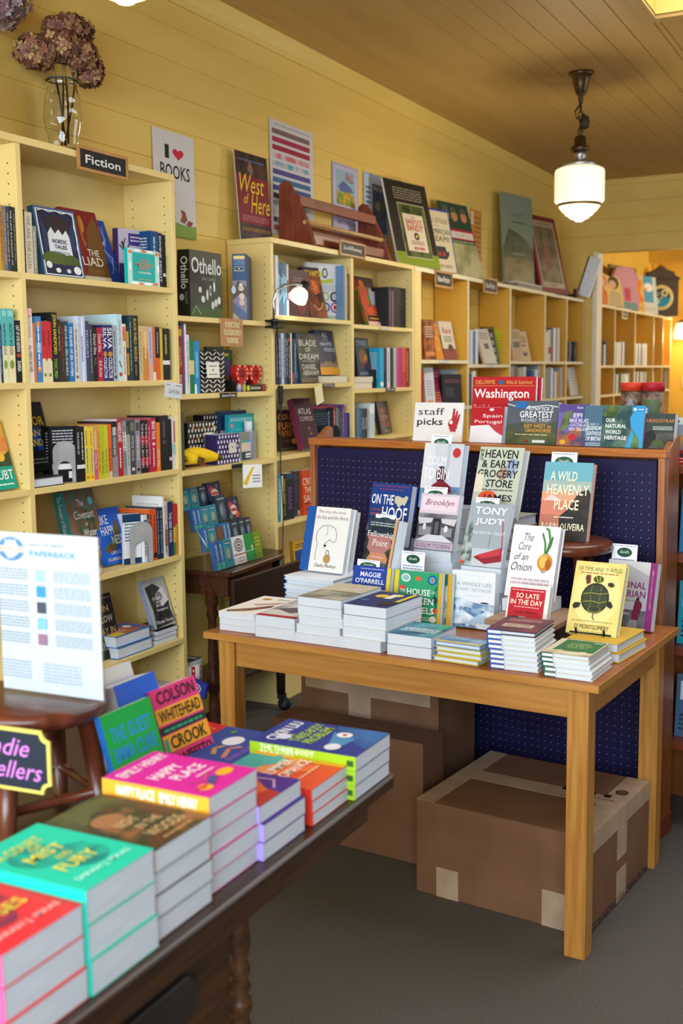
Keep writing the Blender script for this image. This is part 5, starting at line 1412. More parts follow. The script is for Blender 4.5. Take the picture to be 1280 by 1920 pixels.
book('black thriller with big yellow letters and blue bridge leaning, left end of third Fiction shelf', None, (0.0997,2.977,1.195),90,14.9,'F',(0.15,0.247,0.025),'2b2c31', art=[('R',0,0.3,1,0.62,'1d4fb0'),('P',[(0.0,0.3),(0.45,0.6),(0.55,0.3)],'0f2a6a'),('T','NO',0.0,0.83,0.36,0.94,'e6c51f','b'),('T','COLOR',0.0,0.66,0.92,0.79,'e6c51f','b'),('T', "MAN'S", 0.15,0.5,0.9,0.6,'e6c51f','b'),('T','LAND',0.2,0.36,0.75,0.46,'e6c51f','b'),('B',0.2,0.1,0.8,0.2,2,'a0a2a8')], hard=True)
book('dark hardcover lying flat under the leaning black thriller on third Fiction shelf', None, (0.075,2.868,1.1945),0,0,'L',(0.15,0.15,0.032),'1d1e22', hard=True, pg='pages_white')
book('orange landscape cover with teal lower band, leaning at the left photo edge on third shelf', None, (0.2,2.681,1.162),90,16.9,'F',(0.14,0.2307,0.02),'e0a24a', art=[('R',0,0,1,0.33,'149a83'),('P',[(0,0.33),(0.3,0.5),(0.6,0.42),(1,0.55),(1,0.33)],'3a4a34'),('E',0.7,0.46,0.12,0.06,'e6b93c'),('R',0.0,0.55,1,0.75,'d98a4a'),('T','CRUBT',0.1,0.14,0.95,0.28,'d9ece2','b'),('B',0.2,0.05,0.9,0.1,1,'d9ece2'),('T','DE',0.3,0.58,0.6,0.64,'3a2a20')])
# ---- Fiction bookcase, fourth shelf
spine_row('fourth shelf of Fiction bookcase',0.222,0.82,[
    (3.456,0.0233,0.182,'dfe3e6','white and navy',[('R',0.1,0.1,0.3,0.9,'1d4468'),('B',0.1,0.25,0.85,0.75,1,'1d4468')],'e6e8ea'),
    (3.479,0.0134,0.184,'26405e','navy',[('B',0.1,0.25,0.85,0.75,1,'b8c4d0')], None),
    (3.493,0.0237,0.2,'de5a24','orange',[('B',0.1,0.25,0.85,0.75,1,'3a1a10'),('R',0.85,0.1,0.95,0.9,'1a1a1a')],'e06428'),
    (3.517,0.0222,0.197,'de5a24','orange',[('B',0.1,0.25,0.85,0.75,1,'3a1a10'),('R',0.85,0.1,0.95,0.9,'1a1a1a')], None),
    (3.539,0.0207,0.203,'1f2f4a','navy teal-dotted',[('T','THE COLD MILLIONS',0.06,0.25,0.9,0.75,'8fb4b8','b')], None),
    (3.56,0.0209,0.201,'1f2f4a','navy teal-dotted',[('T','THE COLD MILLIONS',0.06,0.25,0.9,0.75,'8fb4b8','b')], None),
    (3.582,0.0105,0.241,'e3e1dc','white',(),'efefed'),
    (3.592,0.0207,0.22,'cfc4bd','white red-lettered',[('T','WANT IT',0.05,0.25,0.35,0.75,'b03a34','b'),('R',0.5,0,0.8,1,'a87850'),('B',0.4,0.25,0.95,0.75,1,'3a3a44')], None),
    (3.613,0.0356,0.217,'24315c','navy white-lettered',[('T','THE SEED KEEPER',0.2,0.25,0.75,0.75,'d3d8e4','b')], None),
    (3.649,0.016,0.206,'c32a2a','red yellow and green',[('R',0.45,0,0.75,1,'d8b42a'),('R',0.75,0,1,1,'3d8a3c')], None),
    (3.665,0.0127,0.204,'b8922c','mustard',[('R',0.0,0,0.4,1,'b82a2a')], None),
    (3.677,0.0201,0.203,'c4232d','red',[('B',0.1,0.25,0.85,0.75,1,'f0c8c0')], None),
],0.145)
book('blue-green palm tree novel standing open-faced behind the paperback list sign', None, (0.1342,3.174,0.852),90,12.3,'F',(0.165,0.2578,0.05),'5d7a6e|8a5a44|18', spine='3a8c8c', art=[('P',[(0,0),(0.45,0.05),(1,0.5),(1,0.0)],'b06a38'),('P',[(0.2,0.55),(0.5,0.75),(1,0.5),(0.9,0.2),(0.3,0.3)],'3d5f4a|7a5a3a|30'),('E',0.83,0.82,0.08,0.06,'6fc3d0'),('L',[(0.6,0.3),(0.62,0.72)],0.03,'2a3a2a'),('L',[(0.8,0.25),(0.82,0.65)],0.03,'2a3a2a'),('T','The',0.36,0.76,0.58,0.86,'eef2ee'),('T','Covenant',0.2,0.58,0.86,0.7,'eef2ee'),('T','of',0.52,0.47,0.6,0.53,'eef2ee'),('T','Water',0.4,0.32,0.85,0.43,'eef2ee'),('T','Verghese',0.3,0.1,0.9,0.18,'eef2ee')], sart=[('T','The Covenant of Water',0.06,0.3,0.6,0.7,'e8eeec')])
book('thick pale hardcover lying under the palm tree novel on fourth Fiction shelf', None, (0.08,2.98,0.8515),0,0,'L',(0.15,0.22,0.0315),'b9522f', hard=True)
book('lavender paperback lying flat at left end of fourth Fiction shelf', None, (0.06,2.868,0.885),0,0,'L',(0.13,0.1,0.064),'9a86c2', sart=[])
book('bright blue novel with white scattered title and tree collage leaning on fourth Fiction shelf', None, (0.1595,3.313,0.82),90,19.2,'F',(0.1567,0.2166,0.02),'1f5bc4', art=[('P',[(0.05,0.28),(0.3,0.36),(0.55,0.5),(0.75,0.85),(0.85,0.6),(0.7,0.4),(0.5,0.25),(0.2,0.2)],'6a4a2e|3c6a34|30'),('P',[(0.45,0.3),(0.8,0.75),(0.72,0.35)],'8a4a2a|40602c|30'),('T','LIKE',0.12,0.72,0.5,0.88,'f0f2f5'),('T','HAPPI',0.14,0.52,0.6,0.68,'f0f2f5'),('T','NESS',0.45,0.34,0.85,0.5,'f0f2f5'),('T','URSULA',0.28,0.17,0.75,0.23,'eadfce'),('T','VILLARREAL-MOURA',0.08,0.06,0.92,0.12,'eadfce')])
# ---- Fiction bookcase, fifth and bottom shelves
book('black novel with metallic block title leaning beside the paperback list sign', None, (0.1815,3.216,0.482),90,13.5,'F',(0.145,0.237,0.022),'1d1b1d', art=[('T','IN',0.55,0.72,0.8,0.82,'b88a5a','b'),('T','ALLOW',0.2,0.55,0.9,0.66,'a89888','b'),('T','DAY IN',0.2,0.36,0.92,0.47,'a88a68','b'),('T','RUINS',0.15,0.13,0.92,0.25,'b0a8a8','b'),('P',[(0.15,0.3),(0.3,0.6),(0.4,0.9),(0.3,0.9),(0.1,0.4)],'5a3a8a'),('B',0.5,0.92,0.95,0.96,1,'9a6a6a')])
book('grey novel with white script title and dark figure leaning on fifth Fiction shelf', None, (0.21,3.527,0.538),90,17.9,'F',(0.142,0.196,0.022),'a9abaf', spine='8a93a8', art=[('P',[(0.05,0.85),(0.45,0.9),(0.75,0.75),(0.95,0.55),(0.9,0.3),(1,0.05),(0.1,0.0),(0.15,0.35)],'1f2023|3a3b40|25'),('P',[(0.5,0.7),(0.8,0.8),(0.95,0.5),(0.6,0.4)],'c9cacd'),('E',0.55,0.62,0.16,0.1,'77787c'),('T','On Earth',0.25,0.56,0.62,0.63,'f1f1f2'),('T', "We're", 0.36,0.48,0.6,0.54,'f1f1f2'),('T','Briefly',0.34,0.4,0.64,0.47,'f1f1f2'),('T','Gorgeous',0.3,0.31,0.8,0.38,'f1f1f2'),('T','Ocean Vuong',0.14,0.06,0.92,0.15,'f1f1f2')])
book('white card with green oval badge behind the grey novel on fifth Fiction shelf', None, (0.13,3.534,0.74),90,5,'F',(0.0798,0.0019,0.0012),'e4e6e8', art=[('R',0,0,1,0.95,'dfe2e4'),('E',0.5,0.45,0.3,0.3,'24382f'),('B',0.1,0.84,0.9,0.94,1,'9a9aa4')], name='shelf_talker_card', cat='card', parts=False)
book('bottom copy of the grey novel lying in the pile on fifth Fiction shelf','pile of grey novels',(0.075,3.525,0.5),0,0,'L',(0.14,0.135,0.0175),'8d8f96', art=[('R',0,0,1,1,'2a2b2f'),('B',0.2,0.3,0.8,0.5,2,'d8d8da')])
book('middle copy of the grey novel lying in the pile on fifth Fiction shelf','pile of grey novels',(0.075,3.529,0.518),0,0,'L',(0.14,0.135,0.0175),'8d8f96', art=[('R',0,0,1,1,'2a2b2f'),('B',0.2,0.3,0.8,0.5,2,'d8d8da')])
book('topmost copy of the grey novel lying in the pile on fifth Fiction shelf','pile of grey novels',(0.075,3.533,0.536),0,0,'L',(0.14,0.135,0.0175),'8d8f96', art=[('R',0,0,1,1,'2a2b2f'),('B',0.2,0.3,0.8,0.5,2,'d8d8da')])
book('lower of two thick novels with blue covers lying before the grey novel','two blue novels lying flat',(0.07,3.282,0.527),0,0,'L',(0.15,0.215,0.044),'2f73b5', spine='4d5fae|c8b03a|60', art=[('R',0,0,1,1,'b0603a|4a5a8a|14'),('E',0.5,0.75,0.12,0.08,'e4e2da'),('R',0.7,0,1,0.3,'d0b83c'),('T','WILD',0.3,0.35,0.8,0.5,'e8e0c8')], hard=True)
book('upper of two thick novels with blue covers lying before the grey novel','two blue novels lying flat',(0.07,3.27,0.572),0,0,'L',(0.15,0.215,0.044),'2f73b5', spine='4d5fae|c8b03a|60', art=[('R',0,0,1,1,'b0603a|4a5a8a|14'),('E',0.5,0.75,0.12,0.08,'e4e2da'),('R',0.7,0,1,0.3,'d0b83c'),('T','WILD',0.3,0.35,0.8,0.5,'e8e0c8')], hard=True)
for k, (y, z, t, c) in enumerate([(3.02,0.30,0.05,'d9d7d0'),(3.08,0.335,0.035,'2a5ec4'),(3.16,0.375,0.04,'dad6cc')]):
    book('%s paperback lying on bottom Fiction shelf, white page edges showing' % ('pale thick','royal blue','topmost grey')[k], None, (0.07, y, z),8 * k, 0,'L',(0.155,0.21, t - 0.0006), c)
book('grey paperback lying at right end of bottom Fiction shelf', None, (0.06,3.46,0.30),0,0,'L',(0.15,0.19,0.05),'a6aab2')
# ---- games shelves
for k, (x, y, lab) in enumerate([(0.2,3.842,'dark board game box with white disc lettering at left end of games shelf'),(0.125,3.955,'second dark board game box, half hidden behind the first on games shelf')]):
    m = MB()
    m.box((-0.058,0,0),(0,0.235,0.268),'1e1f1c')
    m.art([('T','Othello',0.1,0.25,0.58,0.85,'c9cdcb','b'),('T','CLASSIC CLASSIQUE',0.62,0.55,0.8,0.8,'8a908a'),('E',0.7,0.3,0.05,0.2,'a9b0ab')],(-0.058,0,0.268),(0,0,-0.268),(0.058,0,0),(0,-1,0))
    m.art([('R',0,0,1,1,'26282a|3e4b33|9'),('R',0,0.0,1,0.16,'39542a'),('R',0,0.82,1,1,'4a4a38'),('T','Othello',0.05,0.66,0.98,0.9,'d7dbd8','b'),('T','CLASSIC CLASSIQUE',0.35,0.56,0.78,0.61,'9aa09a'),('E',0.3,0.42,0.05,0.045,'cfd3d1'),('E',0.52,0.35,0.035,0.08,'cfd3d1'),('E',0.62,0.42,0.035,0.08,'e2e5e3'),('E',0.74,0.48,0.03,0.08,'dfe2e0'),('E',0.38,0.28,0.06,0.05,'d0d4d2'),('E',0.68,0.2,0.05,0.06,'c9cdcb'),('E',0.78,0.24,0.05,0.06,'c9cdcb'),('E',0.88,0.28,0.05,0.06,'d9dcda'),('E',0.62,0.42,0.02,0.05,'1d1f20'),('L',[(0.05,0.05),(0.15,0.18),(0.3,0.05)],0.01,'b8bdb6')],(0,0,0),(0,0.235,0),(0,0,0.268),(1,0,0))
    tag(m.build('board_game_box', None, 0, Matrix.Translation((x, y, 1.759))), lab, 'board game')
book('blue chess set box standing on end beside the dark board games', None, (0.1755,4.2,1.759),24,0,'F',(0.0599,0.2806,0.17),'3a5378', art=[('R',0,0,1,0.6,'8a8296'),('R',0.1,0.92,0.9,0.97,'e3d27c'),('T','CHESS',0.12,0.87,0.9,0.91,'7fa0c8','b'),('T','CHECKERS',0.1,0.83,0.92,0.865,'7fa0c8','b'),('R',0.15,0.74,0.85,0.81,'cfd39a'),('R',0.18,0.75,0.82,0.805,'3a5378'),('E',0.5,0.78,0.06,0.012,'e3d27c'),('P',[(0,0.45),(0.4,0.6),(1,0.5),(1,0.35),(0.5,0.4),(0,0.3)],'5a4a48'),('E',0.6,0.53,0.14,0.03,'e0d4c4'),('E',0.62,0.48,0.2,0.04,'cbbca8'),('E',0.66,0.36,0.2,0.05,'d8c8b4'),('E',0.66,0.27,0.2,0.05,'cbb8a4'),('P',[(0,0.28),(1,0.1),(1,0),(0,0)],'5a6484'),('P',[(0.0,0.12),(0.6,0.0),(0,0)],'b8a88c'),('E',0.08,0.46,0.16,0.06,'c9d6e2')], pg='2f4468', name='board_game_box', cat='board game')
m = MB()
m.box((0.238,0,0),(0.246,0.165,0.115),'cork')
rows = ['GAMES','PEOPLE','PLAY']
for r_, wd in enumerate(rows):
    n = len(wd)
    for c_, ch in enumerate(wd):
        y0 = 0.0825 + (c_ - n / 2) * 0.0215
        z0 = 0.078 - r_ * 0.0325
        m.box((0.246, y0, z0),(0.2485, y0 + 0.0185, z0 + 0.022),'d9c08e')
        m.art([('T', ch, 0.28,0.2,0.72,0.8,'4a3a28','b')],(0.2485, y0, z0),(0,0.0185,0),(0,0,0.022),(1,0,0))
tag(m.build('letter_tile_sign', None, 0, Matrix.Translation((0,3.998,1.645))),'cork square sign of letter tiles reading GAMES PEOPLE PLAY hung on shelf edge','sign')
spine_row('second games shelf',0.215,1.453,[
    (3.722,0.0328,0.268,'8e2430','red',[('R',0.05,0.1,0.15,0.9,'d8a02a'),('T','CARD PLAYERS',0.3,0.25,0.6,0.75,'d8a84a','b'),('T','RULE BOOK',0.72,0.25,0.98,0.75,'e8e0e0','b')], None),
    (3.755,0.0277,0.277,'2a5c74','teal white-dotted',[('R',0,0.5,1,1,'e3e6ea'),('B',0.1,0.25,0.9,0.75,1,'c94a8a')], None),
    (3.783,0.0195,0.234,'d6d3da','white',[('B',0.1,0.25,0.85,0.75,1,'7a6aa8')], None),
    (3.802,0.0316,0.215,'147a45','green',[('R',0.38,0,0.64,1,'d8cc7a')], None),
    (3.834,0.04,0.21,'1f87c4','sky blue',[('T','COOPERSWORD',0.2,0.25,0.7,0.75,'9fdce0','b'),('R',0.82,0,1,0.4,'e0e8ee')], None),
],0.15)
book('black and white basket-weave patterned box with square cream label on games shelf', None, (0.2,3.901,1.453),90,4,'F',(0.1834,0.1707,0.05),'1a1a1a', art=[('R',0,0,1,1,'17171a'),('P',[(0.11666666666666665,0.0),(0.16333333333333333,0.0),(0.049999999999999996,0.07777777777777778),(0.0033333333333333335,0.07777777777777778)],'f0eee6'),('P',[(0.17,0.0),(0.21666666666666667,0.0),(0.33,0.07777777777777778),(0.2833333333333333,0.07777777777777778)],'f0eee6'),('P',[(0.45,0.0),(0.49666666666666665,0.0),(0.3833333333333333,0.07777777777777778),(0.33666666666666667,0.07777777777777778)],'f0eee6'),('P',[(0.5033333333333333,0.0),(0.5499999999999999,0.0),(0.6633333333333333,0.07777777777777778),(0.6166666666666667,0.07777777777777778)],'f0eee6'),('P',[(0.7833333333333333,0.0),(0.8300000000000001,0.0),(0.7166666666666667,0.07777777777777778),(0.6699999999999999,0.07777777777777778)],'f0eee6'),('P',[(0.8366666666666666,0.0),(0.8833333333333333,0.0),(0.9966666666666667,0.07777777777777778),(0.9500000000000001,0.07777777777777778)],'f0eee6'),('P',[(0.11666666666666665,0.1111111111111111),(0.16333333333333333,0.1111111111111111),(0.049999999999999996,0.18888888888888888),(0.0033333333333333335,0.18888888888888888)],'f0eee6'),('P',[(0.17,0.1111111111111111),(0.21666666666666667,0.1111111111111111),(0.33,0.18888888888888888),(0.2833333333333333,0.18888888888888888)],'f0eee6'),('P',[(0.45,0.1111111111111111),(0.49666666666666665,0.1111111111111111),(0.3833333333333333,0.18888888888888888),(0.33666666666666667,0.18888888888888888)],'f0eee6'),('P',[(0.5033333333333333,0.1111111111111111),(0.5499999999999999,0.1111111111111111),(0.6633333333333333,0.18888888888888888),(0.6166666666666667,0.18888888888888888)],'f0eee6'),('P',[(0.7833333333333333,0.1111111111111111),(0.8300000000000001,0.1111111111111111),(0.7166666666666667,0.18888888888888888),(0.6699999999999999,0.18888888888888888)],'f0eee6'),('P',[(0.8366666666666666,0.1111111111111111),(0.8833333333333333,0.1111111111111111),(0.9966666666666667,0.18888888888888888),(0.9500000000000001,0.18888888888888888)],'f0eee6'),('P',[(0.11666666666666665,0.2222222222222222),(0.16333333333333333,0.2222222222222222),(0.049999999999999996,0.30000000000000004),(0.0033333333333333335,0.30000000000000004)],'f0eee6'),('P',[(0.17,0.2222222222222222),(0.21666666666666667,0.2222222222222222),(0.33,0.30000000000000004),(0.2833333333333333,0.30000000000000004)],'f0eee6'),('P',[(0.45,0.2222222222222222),(0.49666666666666665,0.2222222222222222),(0.3833333333333333,0.30000000000000004),(0.33666666666666667,0.30000000000000004)],'f0eee6'),('P',[(0.5033333333333333,0.2222222222222222),(0.5499999999999999,0.2222222222222222),(0.6633333333333333,0.30000000000000004),(0.6166666666666667,0.30000000000000004)],'f0eee6'),('P',[(0.7833333333333333,0.2222222222222222),(0.8300000000000001,0.2222222222222222),(0.7166666666666667,0.30000000000000004),(0.6699999999999999,0.30000000000000004)],'f0eee6'),('P',[(0.8366666666666666,0.2222222222222222),(0.8833333333333333,0.2222222222222222),(0.9966666666666667,0.30000000000000004),(0.9500000000000001,0.30000000000000004)],'f0eee6'),('P',[(0.11666666666666665,0.3333333333333333),(0.16333333333333333,0.3333333333333333),(0.049999999999999996,0.41111111111111115),(0.0033333333333333335,0.41111111111111115)],'f0eee6'),('P',[(0.17,0.3333333333333333),(0.21666666666666667,0.3333333333333333),(0.33,0.41111111111111115),(0.2833333333333333,0.41111111111111115)],'f0eee6'),('P',[(0.45,0.3333333333333333),(0.49666666666666665,0.3333333333333333),(0.3833333333333333,0.41111111111111115),(0.33666666666666667,0.41111111111111115)],'f0eee6'),('P',[(0.5033333333333333,0.3333333333333333),(0.5499999999999999,0.3333333333333333),(0.6633333333333333,0.41111111111111115),(0.6166666666666667,0.41111111111111115)],'f0eee6'),('P',[(0.7833333333333333,0.3333333333333333),(0.8300000000000001,0.3333333333333333),(0.7166666666666667,0.41111111111111115),(0.6699999999999999,0.41111111111111115)],'f0eee6'),('P',[(0.8366666666666666,0.3333333333333333),(0.8833333333333333,0.3333333333333333),(0.9966666666666667,0.41111111111111115),(0.9500000000000001,0.41111111111111115)],'f0eee6'),('P',[(0.11666666666666665,0.4444444444444444),(0.16333333333333333,0.4444444444444444),(0.049999999999999996,0.5222222222222223),(0.0033333333333333335,0.5222222222222223)],'f0eee6'),('P',[(0.17,0.4444444444444444),(0.21666666666666667,0.4444444444444444),(0.33,0.5222222222222223),(0.2833333333333333,0.5222222222222223)],'f0eee6'),('P',[(0.45,0.4444444444444444),(0.49666666666666665,0.4444444444444444),(0.3833333333333333,0.5222222222222223),(0.33666666666666667,0.5222222222222223)],'f0eee6'),('P',[(0.5033333333333333,0.4444444444444444),(0.5499999999999999,0.4444444444444444),(0.6633333333333333,0.5222222222222223),(0.6166666666666667,0.5222222222222223)],'f0eee6'),('P',[(0.7833333333333333,0.4444444444444444),(0.8300000000000001,0.4444444444444444),(0.7166666666666667,0.5222222222222223),(0.6699999999999999,0.5222222222222223)],'f0eee6'),('P',[(0.8366666666666666,0.4444444444444444),(0.8833333333333333,0.4444444444444444),(0.9966666666666667,0.5222222222222223),(0.9500000000000001,0.5222222222222223)],'f0eee6'),('P',[(0.11666666666666665,0.5555555555555556),(0.16333333333333333,0.5555555555555556),(0.049999999999999996,0.6333333333333333),(0.0033333333333333335,0.6333333333333333)],'f0eee6'),('P',[(0.17,0.5555555555555556),(0.21666666666666667,0.5555555555555556),(0.33,0.6333333333333333),(0.2833333333333333,0.6333333333333333)],'f0eee6'),('P',[(0.45,0.5555555555555556),(0.49666666666666665,0.5555555555555556),(0.3833333333333333,0.6333333333333333),(0.33666666666666667,0.6333333333333333)],'f0eee6'),('P',[(0.5033333333333333,0.5555555555555556),(0.5499999999999999,0.5555555555555556),(0.6633333333333333,0.6333333333333333),(0.6166666666666667,0.6333333333333333)],'f0eee6'),('P',[(0.7833333333333333,0.5555555555555556),(0.8300000000000001,0.5555555555555556),(0.7166666666666667,0.6333333333333333),(0.6699999999999999,0.6333333333333333)],'f0eee6'),('P',[(0.8366666666666666,0.5555555555555556),(0.8833333333333333,0.5555555555555556),(0.9966666666666667,0.6333333333333333),(0.9500000000000001,0.6333333333333333)],'f0eee6'),('P',[(0.11666666666666665,0.6666666666666666),(0.16333333333333333,0.6666666666666666),(0.049999999999999996,0.7444444444444445),(0.0033333333333333335,0.7444444444444445)],'f0eee6'),('P',[(0.17,0.6666666666666666),(0.21666666666666667,0.6666666666666666),(0.33,0.7444444444444445),(0.2833333333333333,0.7444444444444445)],'f0eee6'),('P',[(0.45,0.6666666666666666),(0.49666666666666665,0.6666666666666666),(0.3833333333333333,0.7444444444444445),(0.33666666666666667,0.7444444444444445)],'f0eee6'),('P',[(0.5033333333333333,0.6666666666666666),(0.5499999999999999,0.6666666666666666),(0.6633333333333333,0.7444444444444445),(0.6166666666666667,0.7444444444444445)],'f0eee6'),('P',[(0.7833333333333333,0.6666666666666666),(0.8300000000000001,0.6666666666666666),(0.7166666666666667,0.7444444444444445),(0.6699999999999999,0.7444444444444445)],'f0eee6'),('P',[(0.8366666666666666,0.6666666666666666),(0.8833333333333333,0.6666666666666666),(0.9966666666666667,0.7444444444444445),(0.9500000000000001,0.7444444444444445)],'f0eee6'),('P',[(0.11666666666666665,0.7777777777777778),(0.16333333333333333,0.7777777777777778),(0.049999999999999996,0.8555555555555556),(0.0033333333333333335,0.8555555555555556)],'f0eee6'),('P',[(0.17,0.7777777777777778),(0.21666666666666667,0.7777777777777778),(0.33,0.8555555555555556),(0.2833333333333333,0.8555555555555556)],'f0eee6'),('P',[(0.45,0.7777777777777778),(0.49666666666666665,0.7777777777777778),(0.3833333333333333,0.8555555555555556),(0.33666666666666667,0.8555555555555556)],'f0eee6'),('P',[(0.5033333333333333,0.7777777777777778),(0.5499999999999999,0.7777777777777778),(0.6633333333333333,0.8555555555555556),(0.6166666666666667,0.8555555555555556)],'f0eee6'),('P',[(0.7833333333333333,0.7777777777777778),(0.8300000000000001,0.7777777777777778),(0.7166666666666667,0.8555555555555556),(0.6699999999999999,0.8555555555555556)],'f0eee6'),('P',[(0.8366666666666666,0.7777777777777778),(0.8833333333333333,0.7777777777777778),(0.9966666666666667,0.8555555555555556),(0.9500000000000001,0.8555555555555556)],'f0eee6'),('P',[(0.11666666666666665,0.8888888888888888),(0.16333333333333333,0.8888888888888888),(0.049999999999999996,0.9666666666666666),(0.0033333333333333335,0.9666666666666666)],'f0eee6'),('P',[(0.17,0.8888888888888888),(0.21666666666666667,0.8888888888888888),(0.33,0.9666666666666666),(0.2833333333333333,0.9666666666666666)],'f0eee6'),('P',[(0.45,0.8888888888888888),(0.49666666666666665,0.8888888888888888),(0.3833333333333333,0.9666666666666666),(0.33666666666666667,0.9666666666666666)],'f0eee6'),('P',[(0.5033333333333333,0.8888888888888888),(0.5499999999999999,0.8888888888888888),(0.6633333333333333,0.9666666666666666),(0.6166666666666667,0.9666666666666666)],'f0eee6'),('P',[(0.7833333333333333,0.8888888888888888),(0.8300000000000001,0.8888888888888888),(0.7166666666666667,0.9666666666666666),(0.6699999999999999,0.9666666666666666)],'f0eee6'),('P',[(0.8366666666666666,0.8888888888888888),(0.8833333333333333,0.8888888888888888),(0.9966666666666667,0.9666666666666666),(0.9500000000000001,0.9666666666666666)],'f0eee6'),('R',0.2,0.34,0.72,0.72,'e9e5d8'),('B',0.3,0.6,0.62,0.66,1,'6a6460'),('E',0.46,0.53,0.03,0.025,'3a3a40'),('B',0.28,0.4,0.64,0.46,1,'8a8480')], name='patterned_box', cat='box')
book('dark arched display card topped with cream lettering behind basket-weave box', None, (0.12,4.067,1.453),90,0,'F',(0.1339,0.1934,0.012),'2c302b', art=[('T','FUNKY',0.2,0.72,0.8,0.86,'e8ddb8','b'),('E',0.5,0.92,0.1,0.03,'8a9a7a')], name='display_card', cat='display card')
book('dark picture book cover with green dragon-like swirl behind red tins', None, (0.1,4.224,1.453),90,0,'F',(0.0786,0.1822,0.012),'2a2f3a|3a5a3a|25', art=[('E',0.5,0.55,0.3,0.2,'5a3a6a'),('E',0.4,0.3,0.25,0.12,'7a3a34'),('R',0.1,0.85,0.6,0.92,'b8a83a')])
dk = empty('counter_display',(0.175,4.165,1.453))
tag(dk, 'black counter tray with printed front holding two red heart-shaped tins','display tray')
m = MB()
m.box((-0.05,0,0),(0.03,0.245,0.004),'23271f')
m.box((0.026,0,0),(0.03,0.245,0.03),'2e332c')
m.box((-0.05,0,0),(-0.046,0.245,0.05),'2e332c')
m.art([('R',0.36,0.15,0.44,0.85,'c8d62e'),('B',0.48,0.3,0.82,0.7,2,'e8e4d0'),('E',0.1,0.6,0.09,0.7,'6a7ab8'),('E',0.1,0.75,0.05,0.35,'d8b8a8'),('E',0.26,0.6,0.06,0.6,'b8a83c'),('E',0.93,0.6,0.05,0.5,'a83a34')],(0.03,0,0),(0,0.245,0),(0,0,0.03),(1,0,0))
m.build('tray', dk)
for k in range(2):
    pts = []
    for i in range(26):
        a = 2 * math.pi * i / 26
        pts.append((0.112 * k + 0.072 + 0.056 * math.sin(a) ** 3,0.068 + 0.053 * (13 * math.cos(a) - 5 * math.cos(2 * a) - 2 * math.cos(3 * a) - math.cos(4 * a)) / 15))
    h = MB()
    h.prism(pts[::-1],0,-0.012,0.012,'c2241f')
    cx = 0.112 * k + 0.072
    dots = [('E',0.5 + 0.4 * math.sin(t),0.55 + 0.36 * math.cos(t),0.045,0.045,'ead9b0') for t in [0.5,1.0,1.5,2.1,2.7,-0.5,-1.0,-1.5,-2.1]]
    h.art([('E',0.5,0.55,0.22,0.24,'a01a18')] + dots[:0] + [('T','FUNNY',0.3,0.58,0.7,0.7,'2a1512','b'),('T','PUNNY',0.3,0.42,0.7,0.54,'2a1512','b')] + dots, (0.012, cx - 0.056,0.012),(0,0.112,0),(0,0,0.108),(1,0,0),1)
    t = h.build('heart_tin', None, 0, Matrix.Translation((0.18,4.165,1.458)))
    tag(t, ('left' if k == 0 else 'right') + ' of two red heart-shaped tins with cream dots in black tray','tin','red heart-shaped tins')
spine_row('third games shelf',0.215,1.15,[
    (3.728,0.0239,0.232,'4a4f3c','thin dark olive',(), None),
],0.19)
